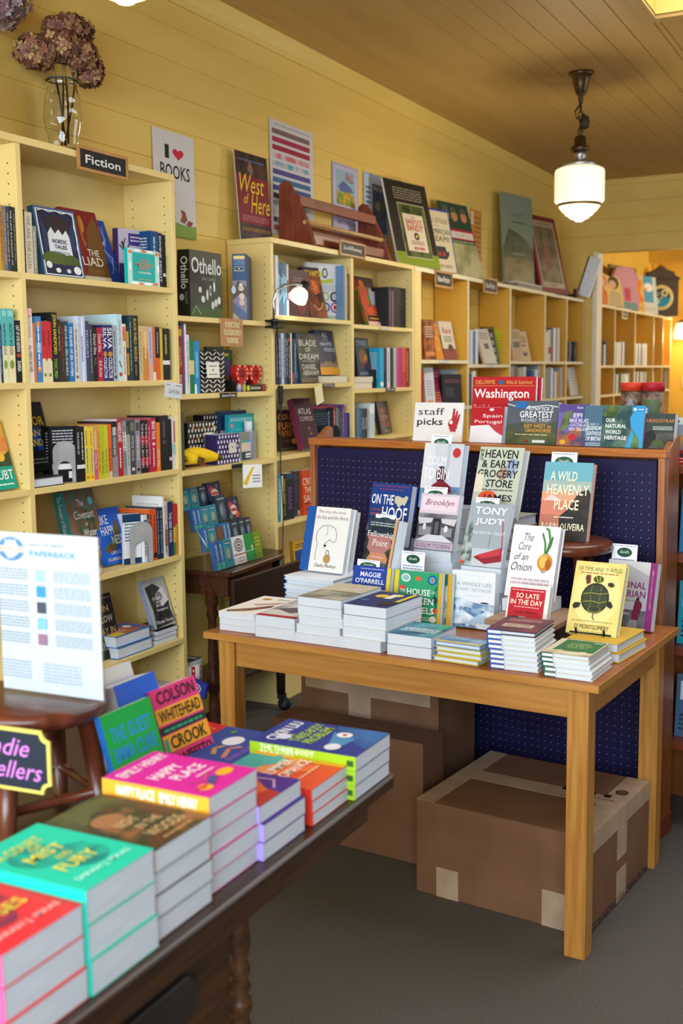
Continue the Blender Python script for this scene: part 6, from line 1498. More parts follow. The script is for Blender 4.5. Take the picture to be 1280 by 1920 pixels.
book('multicoloured small-check patterned box with cream label at left on third games shelf', None, (0.12,3.912,1.15),90,0,'F',(0.1933,0.1805,0.06),'23242a', art=[('E',0.05555555555555555,0.0625,0.03333333333333333,0.045,'dcd8c8'),('E',0.1111111111111111,0.1875,0.03333333333333333,0.045,'dcd8c8'),('E',0.05555555555555555,0.3125,0.03333333333333333,0.045,'dcd8c8'),('E',0.1111111111111111,0.4375,0.03333333333333333,0.045,'dcd8c8'),('E',0.05555555555555555,0.5625,0.03333333333333333,0.045,'dcd8c8'),('E',0.1111111111111111,0.6875,0.03333333333333333,0.045,'dcd8c8'),('E',0.05555555555555555,0.8125,0.03333333333333333,0.045,'dcd8c8'),('E',0.1111111111111111,0.9375,0.03333333333333333,0.045,'dcd8c8'),('E',0.16666666666666666,0.0625,0.03333333333333333,0.045,'dcd8c8'),('E',0.2222222222222222,0.1875,0.03333333333333333,0.045,'dcd8c8'),('E',0.16666666666666666,0.3125,0.03333333333333333,0.045,'dcd8c8'),('E',0.2222222222222222,0.4375,0.03333333333333333,0.045,'dcd8c8'),('E',0.16666666666666666,0.5625,0.03333333333333333,0.045,'dcd8c8'),('E',0.2222222222222222,0.6875,0.03333333333333333,0.045,'dcd8c8'),('E',0.16666666666666666,0.8125,0.03333333333333333,0.045,'dcd8c8'),('E',0.2222222222222222,0.9375,0.03333333333333333,0.045,'dcd8c8'),('E',0.2777777777777778,0.0625,0.03333333333333333,0.045,'dcd8c8'),('E',0.3333333333333333,0.1875,0.03333333333333333,0.045,'dcd8c8'),('E',0.2777777777777778,0.3125,0.03333333333333333,0.045,'dcd8c8'),('E',0.3333333333333333,0.4375,0.03333333333333333,0.045,'dcd8c8'),('E',0.2777777777777778,0.5625,0.03333333333333333,0.045,'dcd8c8'),('E',0.3333333333333333,0.6875,0.03333333333333333,0.045,'dcd8c8'),('E',0.2777777777777778,0.8125,0.03333333333333333,0.045,'dcd8c8'),('E',0.3333333333333333,0.9375,0.03333333333333333,0.045,'dcd8c8'),('E',0.3888888888888889,0.0625,0.03333333333333333,0.045,'dcd8c8'),('E',0.4444444444444444,0.1875,0.03333333333333333,0.045,'dcd8c8'),('E',0.3888888888888889,0.3125,0.03333333333333333,0.045,'dcd8c8'),('E',0.4444444444444444,0.4375,0.03333333333333333,0.045,'dcd8c8'),('E',0.3888888888888889,0.5625,0.03333333333333333,0.045,'dcd8c8'),('E',0.4444444444444444,0.6875,0.03333333333333333,0.045,'dcd8c8'),('E',0.3888888888888889,0.8125,0.03333333333333333,0.045,'dcd8c8'),('E',0.4444444444444444,0.9375,0.03333333333333333,0.045,'dcd8c8'),('E',0.5,0.0625,0.03333333333333333,0.045,'dcd8c8'),('E',0.5555555555555556,0.1875,0.03333333333333333,0.045,'dcd8c8'),('E',0.5,0.3125,0.03333333333333333,0.045,'dcd8c8'),('E',0.5555555555555556,0.4375,0.03333333333333333,0.045,'dcd8c8'),('E',0.5,0.5625,0.03333333333333333,0.045,'dcd8c8'),('E',0.5555555555555556,0.6875,0.03333333333333333,0.045,'dcd8c8'),('E',0.5,0.8125,0.03333333333333333,0.045,'dcd8c8'),('E',0.5555555555555556,0.9375,0.03333333333333333,0.045,'dcd8c8'),('E',0.6111111111111112,0.0625,0.03333333333333333,0.045,'dcd8c8'),('E',0.6666666666666666,0.1875,0.03333333333333333,0.045,'dcd8c8'),('E',0.6111111111111112,0.3125,0.03333333333333333,0.045,'dcd8c8'),('E',0.6666666666666666,0.4375,0.03333333333333333,0.045,'dcd8c8'),('E',0.6111111111111112,0.5625,0.03333333333333333,0.045,'dcd8c8'),('E',0.6666666666666666,0.6875,0.03333333333333333,0.045,'dcd8c8'),('E',0.6111111111111112,0.8125,0.03333333333333333,0.045,'dcd8c8'),('E',0.6666666666666666,0.9375,0.03333333333333333,0.045,'dcd8c8'),('E',0.7222222222222222,0.0625,0.03333333333333333,0.045,'dcd8c8'),('E',0.7777777777777778,0.1875,0.03333333333333333,0.045,'dcd8c8'),('E',0.7222222222222222,0.3125,0.03333333333333333,0.045,'dcd8c8'),('E',0.7777777777777778,0.4375,0.03333333333333333,0.045,'dcd8c8'),('E',0.7222222222222222,0.5625,0.03333333333333333,0.045,'dcd8c8'),('E',0.7777777777777778,0.6875,0.03333333333333333,0.045,'dcd8c8'),('E',0.7222222222222222,0.8125,0.03333333333333333,0.045,'dcd8c8'),('E',0.7777777777777778,0.9375,0.03333333333333333,0.045,'dcd8c8'),('E',0.8333333333333334,0.0625,0.03333333333333333,0.045,'dcd8c8'),('E',0.8888888888888888,0.1875,0.03333333333333333,0.045,'dcd8c8'),('E',0.8333333333333334,0.3125,0.03333333333333333,0.045,'dcd8c8'),('E',0.8888888888888888,0.4375,0.03333333333333333,0.045,'dcd8c8'),('E',0.8333333333333334,0.5625,0.03333333333333333,0.045,'dcd8c8'),('E',0.8888888888888888,0.6875,0.03333333333333333,0.045,'dcd8c8'),('E',0.8333333333333334,0.8125,0.03333333333333333,0.045,'dcd8c8'),('E',0.8888888888888888,0.9375,0.03333333333333333,0.045,'dcd8c8'),('E',0.9444444444444444,0.0625,0.03333333333333333,0.045,'dcd8c8'),('E',0.9444444444444444,0.3125,0.03333333333333333,0.045,'dcd8c8'),('E',0.9444444444444444,0.5625,0.03333333333333333,0.045,'dcd8c8'),('E',0.9444444444444444,0.8125,0.03333333333333333,0.045,'dcd8c8'),('E',0.1,0.125,0.03,0.03,'c8402c'),('E',0.1,0.375,0.03,0.03,'d8b03a'),('E',0.1,0.625,0.03,0.03,'c8402c'),('E',0.1,0.875,0.03,0.03,'d8b03a'),('E',0.3,0.125,0.03,0.03,'d8b03a'),('E',0.3,0.375,0.03,0.03,'c8402c'),('E',0.3,0.625,0.03,0.03,'d8b03a'),('E',0.3,0.875,0.03,0.03,'c8402c'),('E',0.5,0.125,0.03,0.03,'c8402c'),('E',0.5,0.375,0.03,0.03,'d8b03a'),('E',0.5,0.625,0.03,0.03,'c8402c'),('E',0.5,0.875,0.03,0.03,'d8b03a'),('E',0.7,0.125,0.03,0.03,'d8b03a'),('E',0.7,0.375,0.03,0.03,'c8402c'),('E',0.7,0.625,0.03,0.03,'d8b03a'),('E',0.7,0.875,0.03,0.03,'c8402c'),('E',0.9,0.125,0.03,0.03,'c8402c'),('E',0.9,0.375,0.03,0.03,'d8b03a'),('E',0.9,0.625,0.03,0.03,'c8402c'),('E',0.9,0.875,0.03,0.03,'d8b03a'),('R',0.5,0.3,0.82,0.75,'d9d2c0'),('R',0.62,0.5,0.68,0.62,'b8402c')], name='patterned_box', cat='box')
book('black and white star patterned box with grey label at back of third games shelf', None, (0.07,4.105,1.15),90,0,'F',(0.21,0.2049,0.05),'1b1c24', art=[('E',0.045454545454545456,0.05555555555555555,0.02727272727272727,0.04,'e4e2da'),('E',0.09090909090909091,0.16666666666666666,0.02727272727272727,0.04,'e4e2da'),('E',0.045454545454545456,0.2777777777777778,0.02727272727272727,0.04,'e4e2da'),('E',0.09090909090909091,0.3888888888888889,0.02727272727272727,0.04,'e4e2da'),('E',0.045454545454545456,0.5,0.02727272727272727,0.04,'e4e2da'),('E',0.09090909090909091,0.6111111111111112,0.02727272727272727,0.04,'e4e2da'),('E',0.045454545454545456,0.7222222222222222,0.02727272727272727,0.04,'e4e2da'),('E',0.09090909090909091,0.8333333333333334,0.02727272727272727,0.04,'e4e2da'),('E',0.045454545454545456,0.9444444444444444,0.02727272727272727,0.04,'e4e2da'),('E',0.13636363636363635,0.05555555555555555,0.02727272727272727,0.04,'e4e2da'),('E',0.18181818181818182,0.16666666666666666,0.02727272727272727,0.04,'e4e2da'),('E',0.13636363636363635,0.2777777777777778,0.02727272727272727,0.04,'e4e2da'),('E',0.18181818181818182,0.3888888888888889,0.02727272727272727,0.04,'e4e2da'),('E',0.13636363636363635,0.5,0.02727272727272727,0.04,'e4e2da'),('E',0.18181818181818182,0.6111111111111112,0.02727272727272727,0.04,'e4e2da'),('E',0.13636363636363635,0.7222222222222222,0.02727272727272727,0.04,'e4e2da'),('E',0.18181818181818182,0.8333333333333334,0.02727272727272727,0.04,'e4e2da'),('E',0.13636363636363635,0.9444444444444444,0.02727272727272727,0.04,'e4e2da'),('E',0.22727272727272727,0.05555555555555555,0.02727272727272727,0.04,'e4e2da'),('E',0.2727272727272727,0.16666666666666666,0.02727272727272727,0.04,'e4e2da'),('E',0.22727272727272727,0.2777777777777778,0.02727272727272727,0.04,'e4e2da'),('E',0.2727272727272727,0.3888888888888889,0.02727272727272727,0.04,'e4e2da'),('E',0.22727272727272727,0.5,0.02727272727272727,0.04,'e4e2da'),('E',0.2727272727272727,0.6111111111111112,0.02727272727272727,0.04,'e4e2da'),('E',0.22727272727272727,0.7222222222222222,0.02727272727272727,0.04,'e4e2da'),('E',0.2727272727272727,0.8333333333333334,0.02727272727272727,0.04,'e4e2da'),('E',0.22727272727272727,0.9444444444444444,0.02727272727272727,0.04,'e4e2da'),('E',0.3181818181818182,0.05555555555555555,0.02727272727272727,0.04,'e4e2da'),('E',0.36363636363636365,0.16666666666666666,0.02727272727272727,0.04,'e4e2da'),('E',0.3181818181818182,0.2777777777777778,0.02727272727272727,0.04,'e4e2da'),('E',0.36363636363636365,0.3888888888888889,0.02727272727272727,0.04,'e4e2da'),('E',0.3181818181818182,0.5,0.02727272727272727,0.04,'e4e2da'),('E',0.36363636363636365,0.6111111111111112,0.02727272727272727,0.04,'e4e2da'),('E',0.3181818181818182,0.7222222222222222,0.02727272727272727,0.04,'e4e2da'),('E',0.36363636363636365,0.8333333333333334,0.02727272727272727,0.04,'e4e2da'),('E',0.3181818181818182,0.9444444444444444,0.02727272727272727,0.04,'e4e2da'),('E',0.4090909090909091,0.05555555555555555,0.02727272727272727,0.04,'e4e2da'),('E',0.45454545454545453,0.16666666666666666,0.02727272727272727,0.04,'e4e2da'),('E',0.4090909090909091,0.2777777777777778,0.02727272727272727,0.04,'e4e2da'),('E',0.45454545454545453,0.3888888888888889,0.02727272727272727,0.04,'e4e2da'),('E',0.4090909090909091,0.5,0.02727272727272727,0.04,'e4e2da'),('E',0.45454545454545453,0.6111111111111112,0.02727272727272727,0.04,'e4e2da'),('E',0.4090909090909091,0.7222222222222222,0.02727272727272727,0.04,'e4e2da'),('E',0.45454545454545453,0.8333333333333334,0.02727272727272727,0.04,'e4e2da'),('E',0.4090909090909091,0.9444444444444444,0.02727272727272727,0.04,'e4e2da'),('E',0.5,0.05555555555555555,0.02727272727272727,0.04,'e4e2da'),('E',0.5454545454545454,0.16666666666666666,0.02727272727272727,0.04,'e4e2da'),('E',0.5,0.2777777777777778,0.02727272727272727,0.04,'e4e2da'),('E',0.5454545454545454,0.3888888888888889,0.02727272727272727,0.04,'e4e2da'),('E',0.5,0.5,0.02727272727272727,0.04,'e4e2da'),('E',0.5454545454545454,0.6111111111111112,0.02727272727272727,0.04,'e4e2da'),('E',0.5,0.7222222222222222,0.02727272727272727,0.04,'e4e2da'),('E',0.5454545454545454,0.8333333333333334,0.02727272727272727,0.04,'e4e2da'),('E',0.5,0.9444444444444444,0.02727272727272727,0.04,'e4e2da'),('E',0.5909090909090909,0.05555555555555555,0.02727272727272727,0.04,'e4e2da'),('E',0.6363636363636364,0.16666666666666666,0.02727272727272727,0.04,'e4e2da'),('E',0.5909090909090909,0.2777777777777778,0.02727272727272727,0.04,'e4e2da'),('E',0.6363636363636364,0.3888888888888889,0.02727272727272727,0.04,'e4e2da'),('E',0.5909090909090909,0.5,0.02727272727272727,0.04,'e4e2da'),('E',0.6363636363636364,0.6111111111111112,0.02727272727272727,0.04,'e4e2da'),('E',0.5909090909090909,0.7222222222222222,0.02727272727272727,0.04,'e4e2da'),('E',0.6363636363636364,0.8333333333333334,0.02727272727272727,0.04,'e4e2da'),('E',0.5909090909090909,0.9444444444444444,0.02727272727272727,0.04,'e4e2da'),('E',0.6818181818181818,0.05555555555555555,0.02727272727272727,0.04,'e4e2da'),('E',0.7272727272727273,0.16666666666666666,0.02727272727272727,0.04,'e4e2da'),('E',0.6818181818181818,0.2777777777777778,0.02727272727272727,0.04,'e4e2da'),('E',0.7272727272727273,0.3888888888888889,0.02727272727272727,0.04,'e4e2da'),('E',0.6818181818181818,0.5,0.02727272727272727,0.04,'e4e2da'),('E',0.7272727272727273,0.6111111111111112,0.02727272727272727,0.04,'e4e2da'),('E',0.6818181818181818,0.7222222222222222,0.02727272727272727,0.04,'e4e2da'),('E',0.7272727272727273,0.8333333333333334,0.02727272727272727,0.04,'e4e2da'),('E',0.6818181818181818,0.9444444444444444,0.02727272727272727,0.04,'e4e2da'),('E',0.7727272727272727,0.05555555555555555,0.02727272727272727,0.04,'e4e2da'),('E',0.8181818181818182,0.16666666666666666,0.02727272727272727,0.04,'e4e2da'),('E',0.7727272727272727,0.2777777777777778,0.02727272727272727,0.04,'e4e2da'),('E',0.8181818181818182,0.3888888888888889,0.02727272727272727,0.04,'e4e2da'),('E',0.7727272727272727,0.5,0.02727272727272727,0.04,'e4e2da'),('E',0.8181818181818182,0.6111111111111112,0.02727272727272727,0.04,'e4e2da'),('E',0.7727272727272727,0.7222222222222222,0.02727272727272727,0.04,'e4e2da'),('E',0.8181818181818182,0.8333333333333334,0.02727272727272727,0.04,'e4e2da'),('E',0.7727272727272727,0.9444444444444444,0.02727272727272727,0.04,'e4e2da'),('E',0.8636363636363636,0.05555555555555555,0.02727272727272727,0.04,'e4e2da'),('E',0.9090909090909091,0.16666666666666666,0.02727272727272727,0.04,'e4e2da'),('E',0.8636363636363636,0.2777777777777778,0.02727272727272727,0.04,'e4e2da'),('E',0.9090909090909091,0.3888888888888889,0.02727272727272727,0.04,'e4e2da'),('E',0.8636363636363636,0.5,0.02727272727272727,0.04,'e4e2da'),('E',0.9090909090909091,0.6111111111111112,0.02727272727272727,0.04,'e4e2da'),('E',0.8636363636363636,0.7222222222222222,0.02727272727272727,0.04,'e4e2da'),('E',0.9090909090909091,0.8333333333333334,0.02727272727272727,0.04,'e4e2da'),('E',0.8636363636363636,0.9444444444444444,0.02727272727272727,0.04,'e4e2da'),('E',0.9545454545454546,0.05555555555555555,0.02727272727272727,0.04,'e4e2da'),('E',0.9545454545454546,0.2777777777777778,0.02727272727272727,0.04,'e4e2da'),('E',0.9545454545454546,0.5,0.02727272727272727,0.04,'e4e2da'),('E',0.9545454545454546,0.7222222222222222,0.02727272727272727,0.04,'e4e2da'),('E',0.9545454545454546,0.9444444444444444,0.02727272727272727,0.04,'e4e2da'),('R',0.5,0.25,0.8,0.65,'c9cbce'),('R',0.62,0.42,0.68,0.52,'5a3a3a')], name='patterned_box', cat='box')
book('purple white-dotted patterned box with cream label at front of third games shelf', None, (0.2,4.01,1.15),90,0,'F',(0.1708,0.1265,0.06),'32285e', art=[('E',0.0625,0.08333333333333333,0.0375,0.06,'d9d4ea'),('E',0.125,0.25,0.0375,0.06,'d9d4ea'),('E',0.0625,0.4166666666666667,0.0375,0.06,'d9d4ea'),('E',0.125,0.5833333333333334,0.0375,0.06,'d9d4ea'),('E',0.0625,0.75,0.0375,0.06,'d9d4ea'),('E',0.125,0.9166666666666666,0.0375,0.06,'d9d4ea'),('E',0.1875,0.08333333333333333,0.0375,0.06,'d9d4ea'),('E',0.25,0.25,0.0375,0.06,'d9d4ea'),('E',0.1875,0.4166666666666667,0.0375,0.06,'d9d4ea'),('E',0.25,0.5833333333333334,0.0375,0.06,'d9d4ea'),('E',0.1875,0.75,0.0375,0.06,'d9d4ea'),('E',0.25,0.9166666666666666,0.0375,0.06,'d9d4ea'),('E',0.3125,0.08333333333333333,0.0375,0.06,'d9d4ea'),('E',0.375,0.25,0.0375,0.06,'d9d4ea'),('E',0.3125,0.4166666666666667,0.0375,0.06,'d9d4ea'),('E',0.375,0.5833333333333334,0.0375,0.06,'d9d4ea'),('E',0.3125,0.75,0.0375,0.06,'d9d4ea'),('E',0.375,0.9166666666666666,0.0375,0.06,'d9d4ea'),('E',0.4375,0.08333333333333333,0.0375,0.06,'d9d4ea'),('E',0.5,0.25,0.0375,0.06,'d9d4ea'),('E',0.4375,0.4166666666666667,0.0375,0.06,'d9d4ea'),('E',0.5,0.5833333333333334,0.0375,0.06,'d9d4ea'),('E',0.4375,0.75,0.0375,0.06,'d9d4ea'),('E',0.5,0.9166666666666666,0.0375,0.06,'d9d4ea'),('E',0.5625,0.08333333333333333,0.0375,0.06,'d9d4ea'),('E',0.625,0.25,0.0375,0.06,'d9d4ea'),('E',0.5625,0.4166666666666667,0.0375,0.06,'d9d4ea'),('E',0.625,0.5833333333333334,0.0375,0.06,'d9d4ea'),('E',0.5625,0.75,0.0375,0.06,'d9d4ea'),('E',0.625,0.9166666666666666,0.0375,0.06,'d9d4ea'),('E',0.6875,0.08333333333333333,0.0375,0.06,'d9d4ea'),('E',0.75,0.25,0.0375,0.06,'d9d4ea'),('E',0.6875,0.4166666666666667,0.0375,0.06,'d9d4ea'),('E',0.75,0.5833333333333334,0.0375,0.06,'d9d4ea'),('E',0.6875,0.75,0.0375,0.06,'d9d4ea'),('E',0.75,0.9166666666666666,0.0375,0.06,'d9d4ea'),('E',0.8125,0.08333333333333333,0.0375,0.06,'d9d4ea'),('E',0.875,0.25,0.0375,0.06,'d9d4ea'),('E',0.8125,0.4166666666666667,0.0375,0.06,'d9d4ea'),('E',0.875,0.5833333333333334,0.0375,0.06,'d9d4ea'),('E',0.8125,0.75,0.0375,0.06,'d9d4ea'),('E',0.875,0.9166666666666666,0.0375,0.06,'d9d4ea'),('E',0.9375,0.08333333333333333,0.0375,0.06,'d9d4ea'),('E',0.9375,0.4166666666666667,0.0375,0.06,'d9d4ea'),('E',0.9375,0.75,0.0375,0.06,'d9d4ea'),('R',0.45,0.35,0.8,0.7,'d8d0c4'),('E',0.62,0.55,0.03,0.03,'5a4a7a')], name='patterned_box', cat='box')
book('orange and green kente patterned box low on third games shelf behind plush bananas', None, (0.14,3.952,1.15),90,0,'F',(0.1466,0.05,0.06),'c9792a', art=[('R',0.0,0.0,0.1,0.17,'2f6a3a'),('R',0.2,0.0,0.30000000000000004,0.17,'b83a2a'),('R',0.4,0.0,0.5,0.17,'e0b83a'),('R',0.6000000000000001,0.0,0.7000000000000001,0.17,'2a2a2a'),('R',0.8,0.0,0.9,0.17,'2f6a3a'),('R',0.0,0.33,0.1,0.5,'b83a2a'),('R',0.2,0.33,0.30000000000000004,0.5,'e0b83a'),('R',0.4,0.33,0.5,0.5,'2a2a2a'),('R',0.6000000000000001,0.33,0.7000000000000001,0.5,'2f6a3a'),('R',0.8,0.33,0.9,0.5,'b83a2a'),('R',0.0,0.66,0.1,0.8300000000000001,'e0b83a'),('R',0.2,0.66,0.30000000000000004,0.8300000000000001,'2a2a2a'),('R',0.4,0.66,0.5,0.8300000000000001,'2f6a3a'),('R',0.6000000000000001,0.66,0.7000000000000001,0.8300000000000001,'b83a2a'),('R',0.8,0.66,0.9,0.8300000000000001,'e0b83a'),('R',0.5,0.1,0.85,0.55,'d8cdb8')], name='patterned_box', cat='box')
book('teal folded map pack with white heading on third games shelf', None, (0.13,4.216,1.15),90,0,'F',(0.2403,0.2023,0.02),'1fa3b0', art=[('B',0.05,0.85,0.85,0.93,2,'bfe8ea'),('R',0.06,0.72,0.16,0.8,'d98a7a'),('B',0.06,0.3,0.8,0.7,6,'4cc0c8'),('L',[(0.7,0.1),(0.95,0.4)],0.03,'1b6a70')], name='map_pack', cat='map')
book('navy folder standing behind the teal map pack on third games shelf', None, (0.09,4.201,1.15),90,0,'F',(0.3365,0.2165,0.02),'2c4a72', name='folder', cat='folder')
book('grey and dark green booklet with barcode label in front of teal map pack', None, (0.165,4.244,1.15),90,0,'F',(0.1453,0.1245,0.012),'8c8e8c', art=[('R',0.12,0.0,0.65,0.3,'184a4c'),('R',0.12,0.3,0.65,0.62,'d8c8bc'),('R',0.12,0.62,0.65,0.7,'4ab0a8'),('R',0.35,0.08,0.7,0.24,'e8e8e8'),('B',0.4,0.1,0.65,0.2,1,'3a3a3a')], name='booklet', cat='booklet')
m = MB()
m.lathe([(0.018,0),(0.018,0.115)],'8d92c8', seg=16)
m.lathe([(0.0185,0.115),(0.0185,0.17)],'d8d8dc', seg=16)
tag(m.build('paper_tube', None, 0, Matrix.Translation((0.15,4.345,1.15))),'lavender and white upright tube at right end of third games shelf','tube')
for k, (x, y, rz, lab) in enumerate([(0.16,3.755,40,'left plush banana, half hidden, on third games shelf'),(0.205,3.88,82,'right plush banana lying at front edge of third games shelf')]):
    b = MB()
    path, rad = [],[]
    for i in range(13):
        u = i / 12
        path.append((-0.1 + 0.2 * u, 0.035 * math.sin(math.pi * u),0.036 + 0.012 * math.sin(math.pi * u)))
        rad.append(0.035 * math.sin(math.pi * (0.12 + 0.8 * u)) ** 0.6)
    b.tube(path, rad, 'plush_yellow',14)
    o = b.build('plush_banana', None, 0, Matrix.Translation((x, y, 1.151)) @ Matrix.Rotation(R(rz),4,'Z'))
    tag(o, lab, 'plush toy','plush bananas')
    s = MB()
    s.tube([(0.095,0.0,0.036),(0.12,-0.012,0.034)],[0.014,0.009],'5a4316',8)
    s.build('stem', o)
    s = MB()
    s.tube([(-0.098,0.0,0.036),(-0.108,-0.004,0.036)],[0.01,0.006],'3a2c14',8)
    s.build('tip', o)
# ---- Sci-Fi bookcase
spine_row('top left Sci-Fi shelf',0.222,1.792,[
    (4.488,0.024,0.264,'d3d6de','white',(), None),
    (4.512,0.0407,0.234,'38607e','steel blue',[('P',[(0.2,0),(0.8,0),(0.6,1),(0.3,1)],'7fb0c8'),('B',0.1,0.25,0.6,0.75,1,'1a3444')],'9fc0d0'),
    (4.553,0.0344,0.237,'3f6f8c','steel blue',[('P',[(0.2,0),(0.8,0),(0.6,1),(0.3,1)],'7fb0c8')], None),
    (4.587,0.0197,0.232,'c9c2c8','pale grey',[('R',0.3,0.2,0.7,0.8,'a03040')], None),
],0.155)
book('dark crimson fantasy book leaning behind the clip lamp on top left Sci-Fi shelf', None, (0.17,4.706,1.792),90,0.913,'F',(0.1949,0.2258,0.02),'4a1f2a', art=[('P',[(0.3,0.3),(0.6,0.6),(0.9,0.2),(0.6,0.05)],'7a2436'),('B',0.2,0.75,0.7,0.85,2,'8a6a70')])
book('orange and brown demon picture book with yellow title leaning on top left Sci-Fi shelf', None, (0.17,4.917,1.792),75,14.5,'F',(0.1229,0.2549,0.03),'4a2f26', spine='2c2a36', art=[('R',0,0.0,1,1,'5a2f22|8a4a26|14'),('R',0,0.84,1,1,'3a3440'),('T','STAMPS',0.12,0.82,0.98,0.94,'e8b02a','b'),('P',[(0.35,0.75),(0.75,0.72),(0.8,0.5),(0.5,0.45),(0.3,0.55)],'c2572a'),('L',[(0.4,0.74),(0.6,0.7),(0.45,0.66),(0.65,0.62),(0.48,0.58),(0.66,0.54)],0.04,'d89a5a'),('L',[(0.3,0.25),(0.5,0.15),(0.75,0.2),(0.85,0.3)],0.06,'c49a5a'),('E',0.35,0.35,0.14,0.08,'7a2a22'),('E',0.75,0.4,0.12,0.1,'3a1a18')], sart=[('T','STAMPS',0.12,0.2,0.45,0.8,'e0c23a','b')], hard=True)
book('large white back cover with four round portraits standing on top left Sci-Fi shelf', None, (0.115,4.98,1.792),72,0,'F',(0.2467,0.2794,0.022),'d6dade', art=[('E',0.32,0.8,0.1,0.07,'c9cf4a'),('E',0.5,0.83,0.08,0.09,'3a3a44'),('E',0.5,0.83,0.05,0.06,'d8d2cc'),('P',[(0.25,0.7),(0.75,0.74),(0.72,0.66),(0.3,0.64)],'b9c24a'),('B',0.35,0.52,0.85,0.64,5,'a9adb4'),('E',0.5,0.42,0.11,0.085,'8ab83a'),('E',0.5,0.42,0.08,0.06,'d8dadc'),('E',0.76,0.42,0.12,0.09,'2a2440'),('E',0.76,0.42,0.08,0.06,'b8b8c4'),('E',0.52,0.23,0.11,0.085,'3a4a9a'),('E',0.52,0.23,0.07,0.055,'c8c8d0'),('E',0.77,0.23,0.12,0.09,'6a3a8a'),('E',0.77,0.23,0.09,0.065,'e4dfe4'),('E',0.77,0.23,0.05,0.045,'c03a3a'),('T','POP CULTURE',0.4,0.04,0.9,0.08,'4a8a4a','b')])
spine_row('right end of top left Sci-Fi shelf',0.222,1.792,[
    (5.168,0.018,0.272,'6a8aa8','grey blue',(), None),
    (5.186,0.015,0.268,'d8b878','tan',(), None),
    (5.201,0.0208,0.235,'2f5a44','green',[('B',0.1,0.25,0.85,0.75,1,'c8b060')], None),
    (5.222,0.0183,0.234,'8a2430','dark red',(), None),
],0.155)
spine_row('second left Sci-Fi shelf',0.222,1.48,[
    (4.479,0.0241,0.23,'2b3550','navy',[('B',0.1,0.25,0.85,0.75,1,'8a96b0')], None),
    (4.503,0.0243,0.231,'46506c','slate blue',[('B',0.1,0.25,0.85,0.75,1,'c0c6d4')], None),
    (4.527,0.0245,0.232,'b8c4d2','pale blue',[('B',0.1,0.25,0.85,0.75,1,'5a6a80')], None),
    (4.552,0.0223,0.232,'2d4a78','blue',[('B',0.1,0.25,0.85,0.75,1,'a8b8d4')], None),
    (4.574,0.0173,0.228,'1a1a1c','black',[('B',0.1,0.25,0.85,0.75,1,'c8c8c8')], None),
    (4.592,0.0226,0.233,'1c1c20','black red-topped',[('R',0.1,0.1,0.16,0.9,'c03030'),('B',0.25,0.25,0.9,0.75,1,'b0b0b4')], None),
    (4.614,0.0126,0.234,'c8d4d8','white',(), None),
    (4.627,0.0199,0.212,'202228','black',[('R',0.75,0.1,0.95,0.9,'b8303a')], None),
    (4.647,0.0255,0.208,'27486a','dark blue',[('B',0.1,0.25,0.85,0.75,1,'9ab4cc')], None),
],0.155)
book('charcoal fantasy novel with pale serif title lines leaning on second left Sci-Fi shelf', None, (0.17,4.81,1.48),90,6.87,'F',(0.2149,0.2421,0.035),'4f5248|2e2f30|10', spine='2f5876', art=[('T','BLADE',0.1,0.74,0.9,0.86,'d8d6cc'),('T','OF',0.35,0.62,0.6,0.71,'d8d6cc'),('T','DREAM',0.05,0.47,0.95,0.58,'e2e0d6'),('B',0.15,0.42,0.8,0.45,1,'b8b0a0'),('T','DANIEL',0.12,0.27,0.8,0.37,'d8d4c8'),('T','ABRAHAM',0.12,0.15,0.88,0.25,'d8d4c8'),('R',0,0,1,0.1,'6a5a48')], sart=[('B',0.1,0.3,0.9,0.7,1,'8fb0c4')])
book('night-blue fantasy novel with golden skyline leaning on second left Sci-Fi shelf', None, (0.17,5.015,1.515),90,9.5,'F',(0.1933,0.2256,0.035),'3a4056', spine='24304c', art=[('R',0,0,1,0.17,'d8942a'),('P',[(0,0.17),(0.1,0.3),(0.2,0.22),(0.35,0.36),(0.5,0.26),(0.62,0.38),(0.75,0.24),(0.9,0.3),(1,0.17)],'8a7460'),('R',0,0.3,1,0.5,'4a4856|3a4056|12'),('T','ALL',0.35,0.84,0.66,0.95,'d0d6e0'),('T','OF THE',0.38,0.76,0.66,0.81,'b0b8c8'),('T','HAUNTED',0.2,0.65,0.85,0.73,'d0d6e0'),('T','WORLD',0.35,0.52,0.95,0.61,'d0d6e0')], sart=[('B',0.1,0.3,0.9,0.7,1,'a8b4cc')])
book('black and yellow paperback lying under the night-blue fantasy novel', None, (0.075,4.985,1.515),0,0,'L',(0.15,0.21,0.034),'2a2418', art=[('R',0,0,0.6,1,'d8a028')], pg='pages_cream')
spine_row('third left Sci-Fi shelf',0.215,1.155,[
    (5.048,0.0352,0.206,'7a2430','dark red',[('B',0.1,0.25,0.85,0.75,1,'d8b0a8')],'23252b'),
    (5.083,0.0236,0.202,'6a6c6a','grey',[('B',0.1,0.25,0.85,0.75,1,'a8a8a4')], None),
    (5.107,0.0238,0.196,'2f5a68','teal',(), None),
    (5.131,0.018,0.201,'1d2430','black',[('B',0.1,0.25,0.85,0.75,1,'8090a8')], None),
    (5.149,0.0302,0.215,'5f3a7c','purple',[('B',0.1,0.25,0.85,0.75,1,'b08ac8')], None),
    (5.179,0.03,0.172,'2a3488','royal blue',[('B',0.1,0.25,0.85,0.75,1,'a06a5a')], None),
    (5.209,0.0339,0.171,'272f78','indigo',(), None),
],0.155)
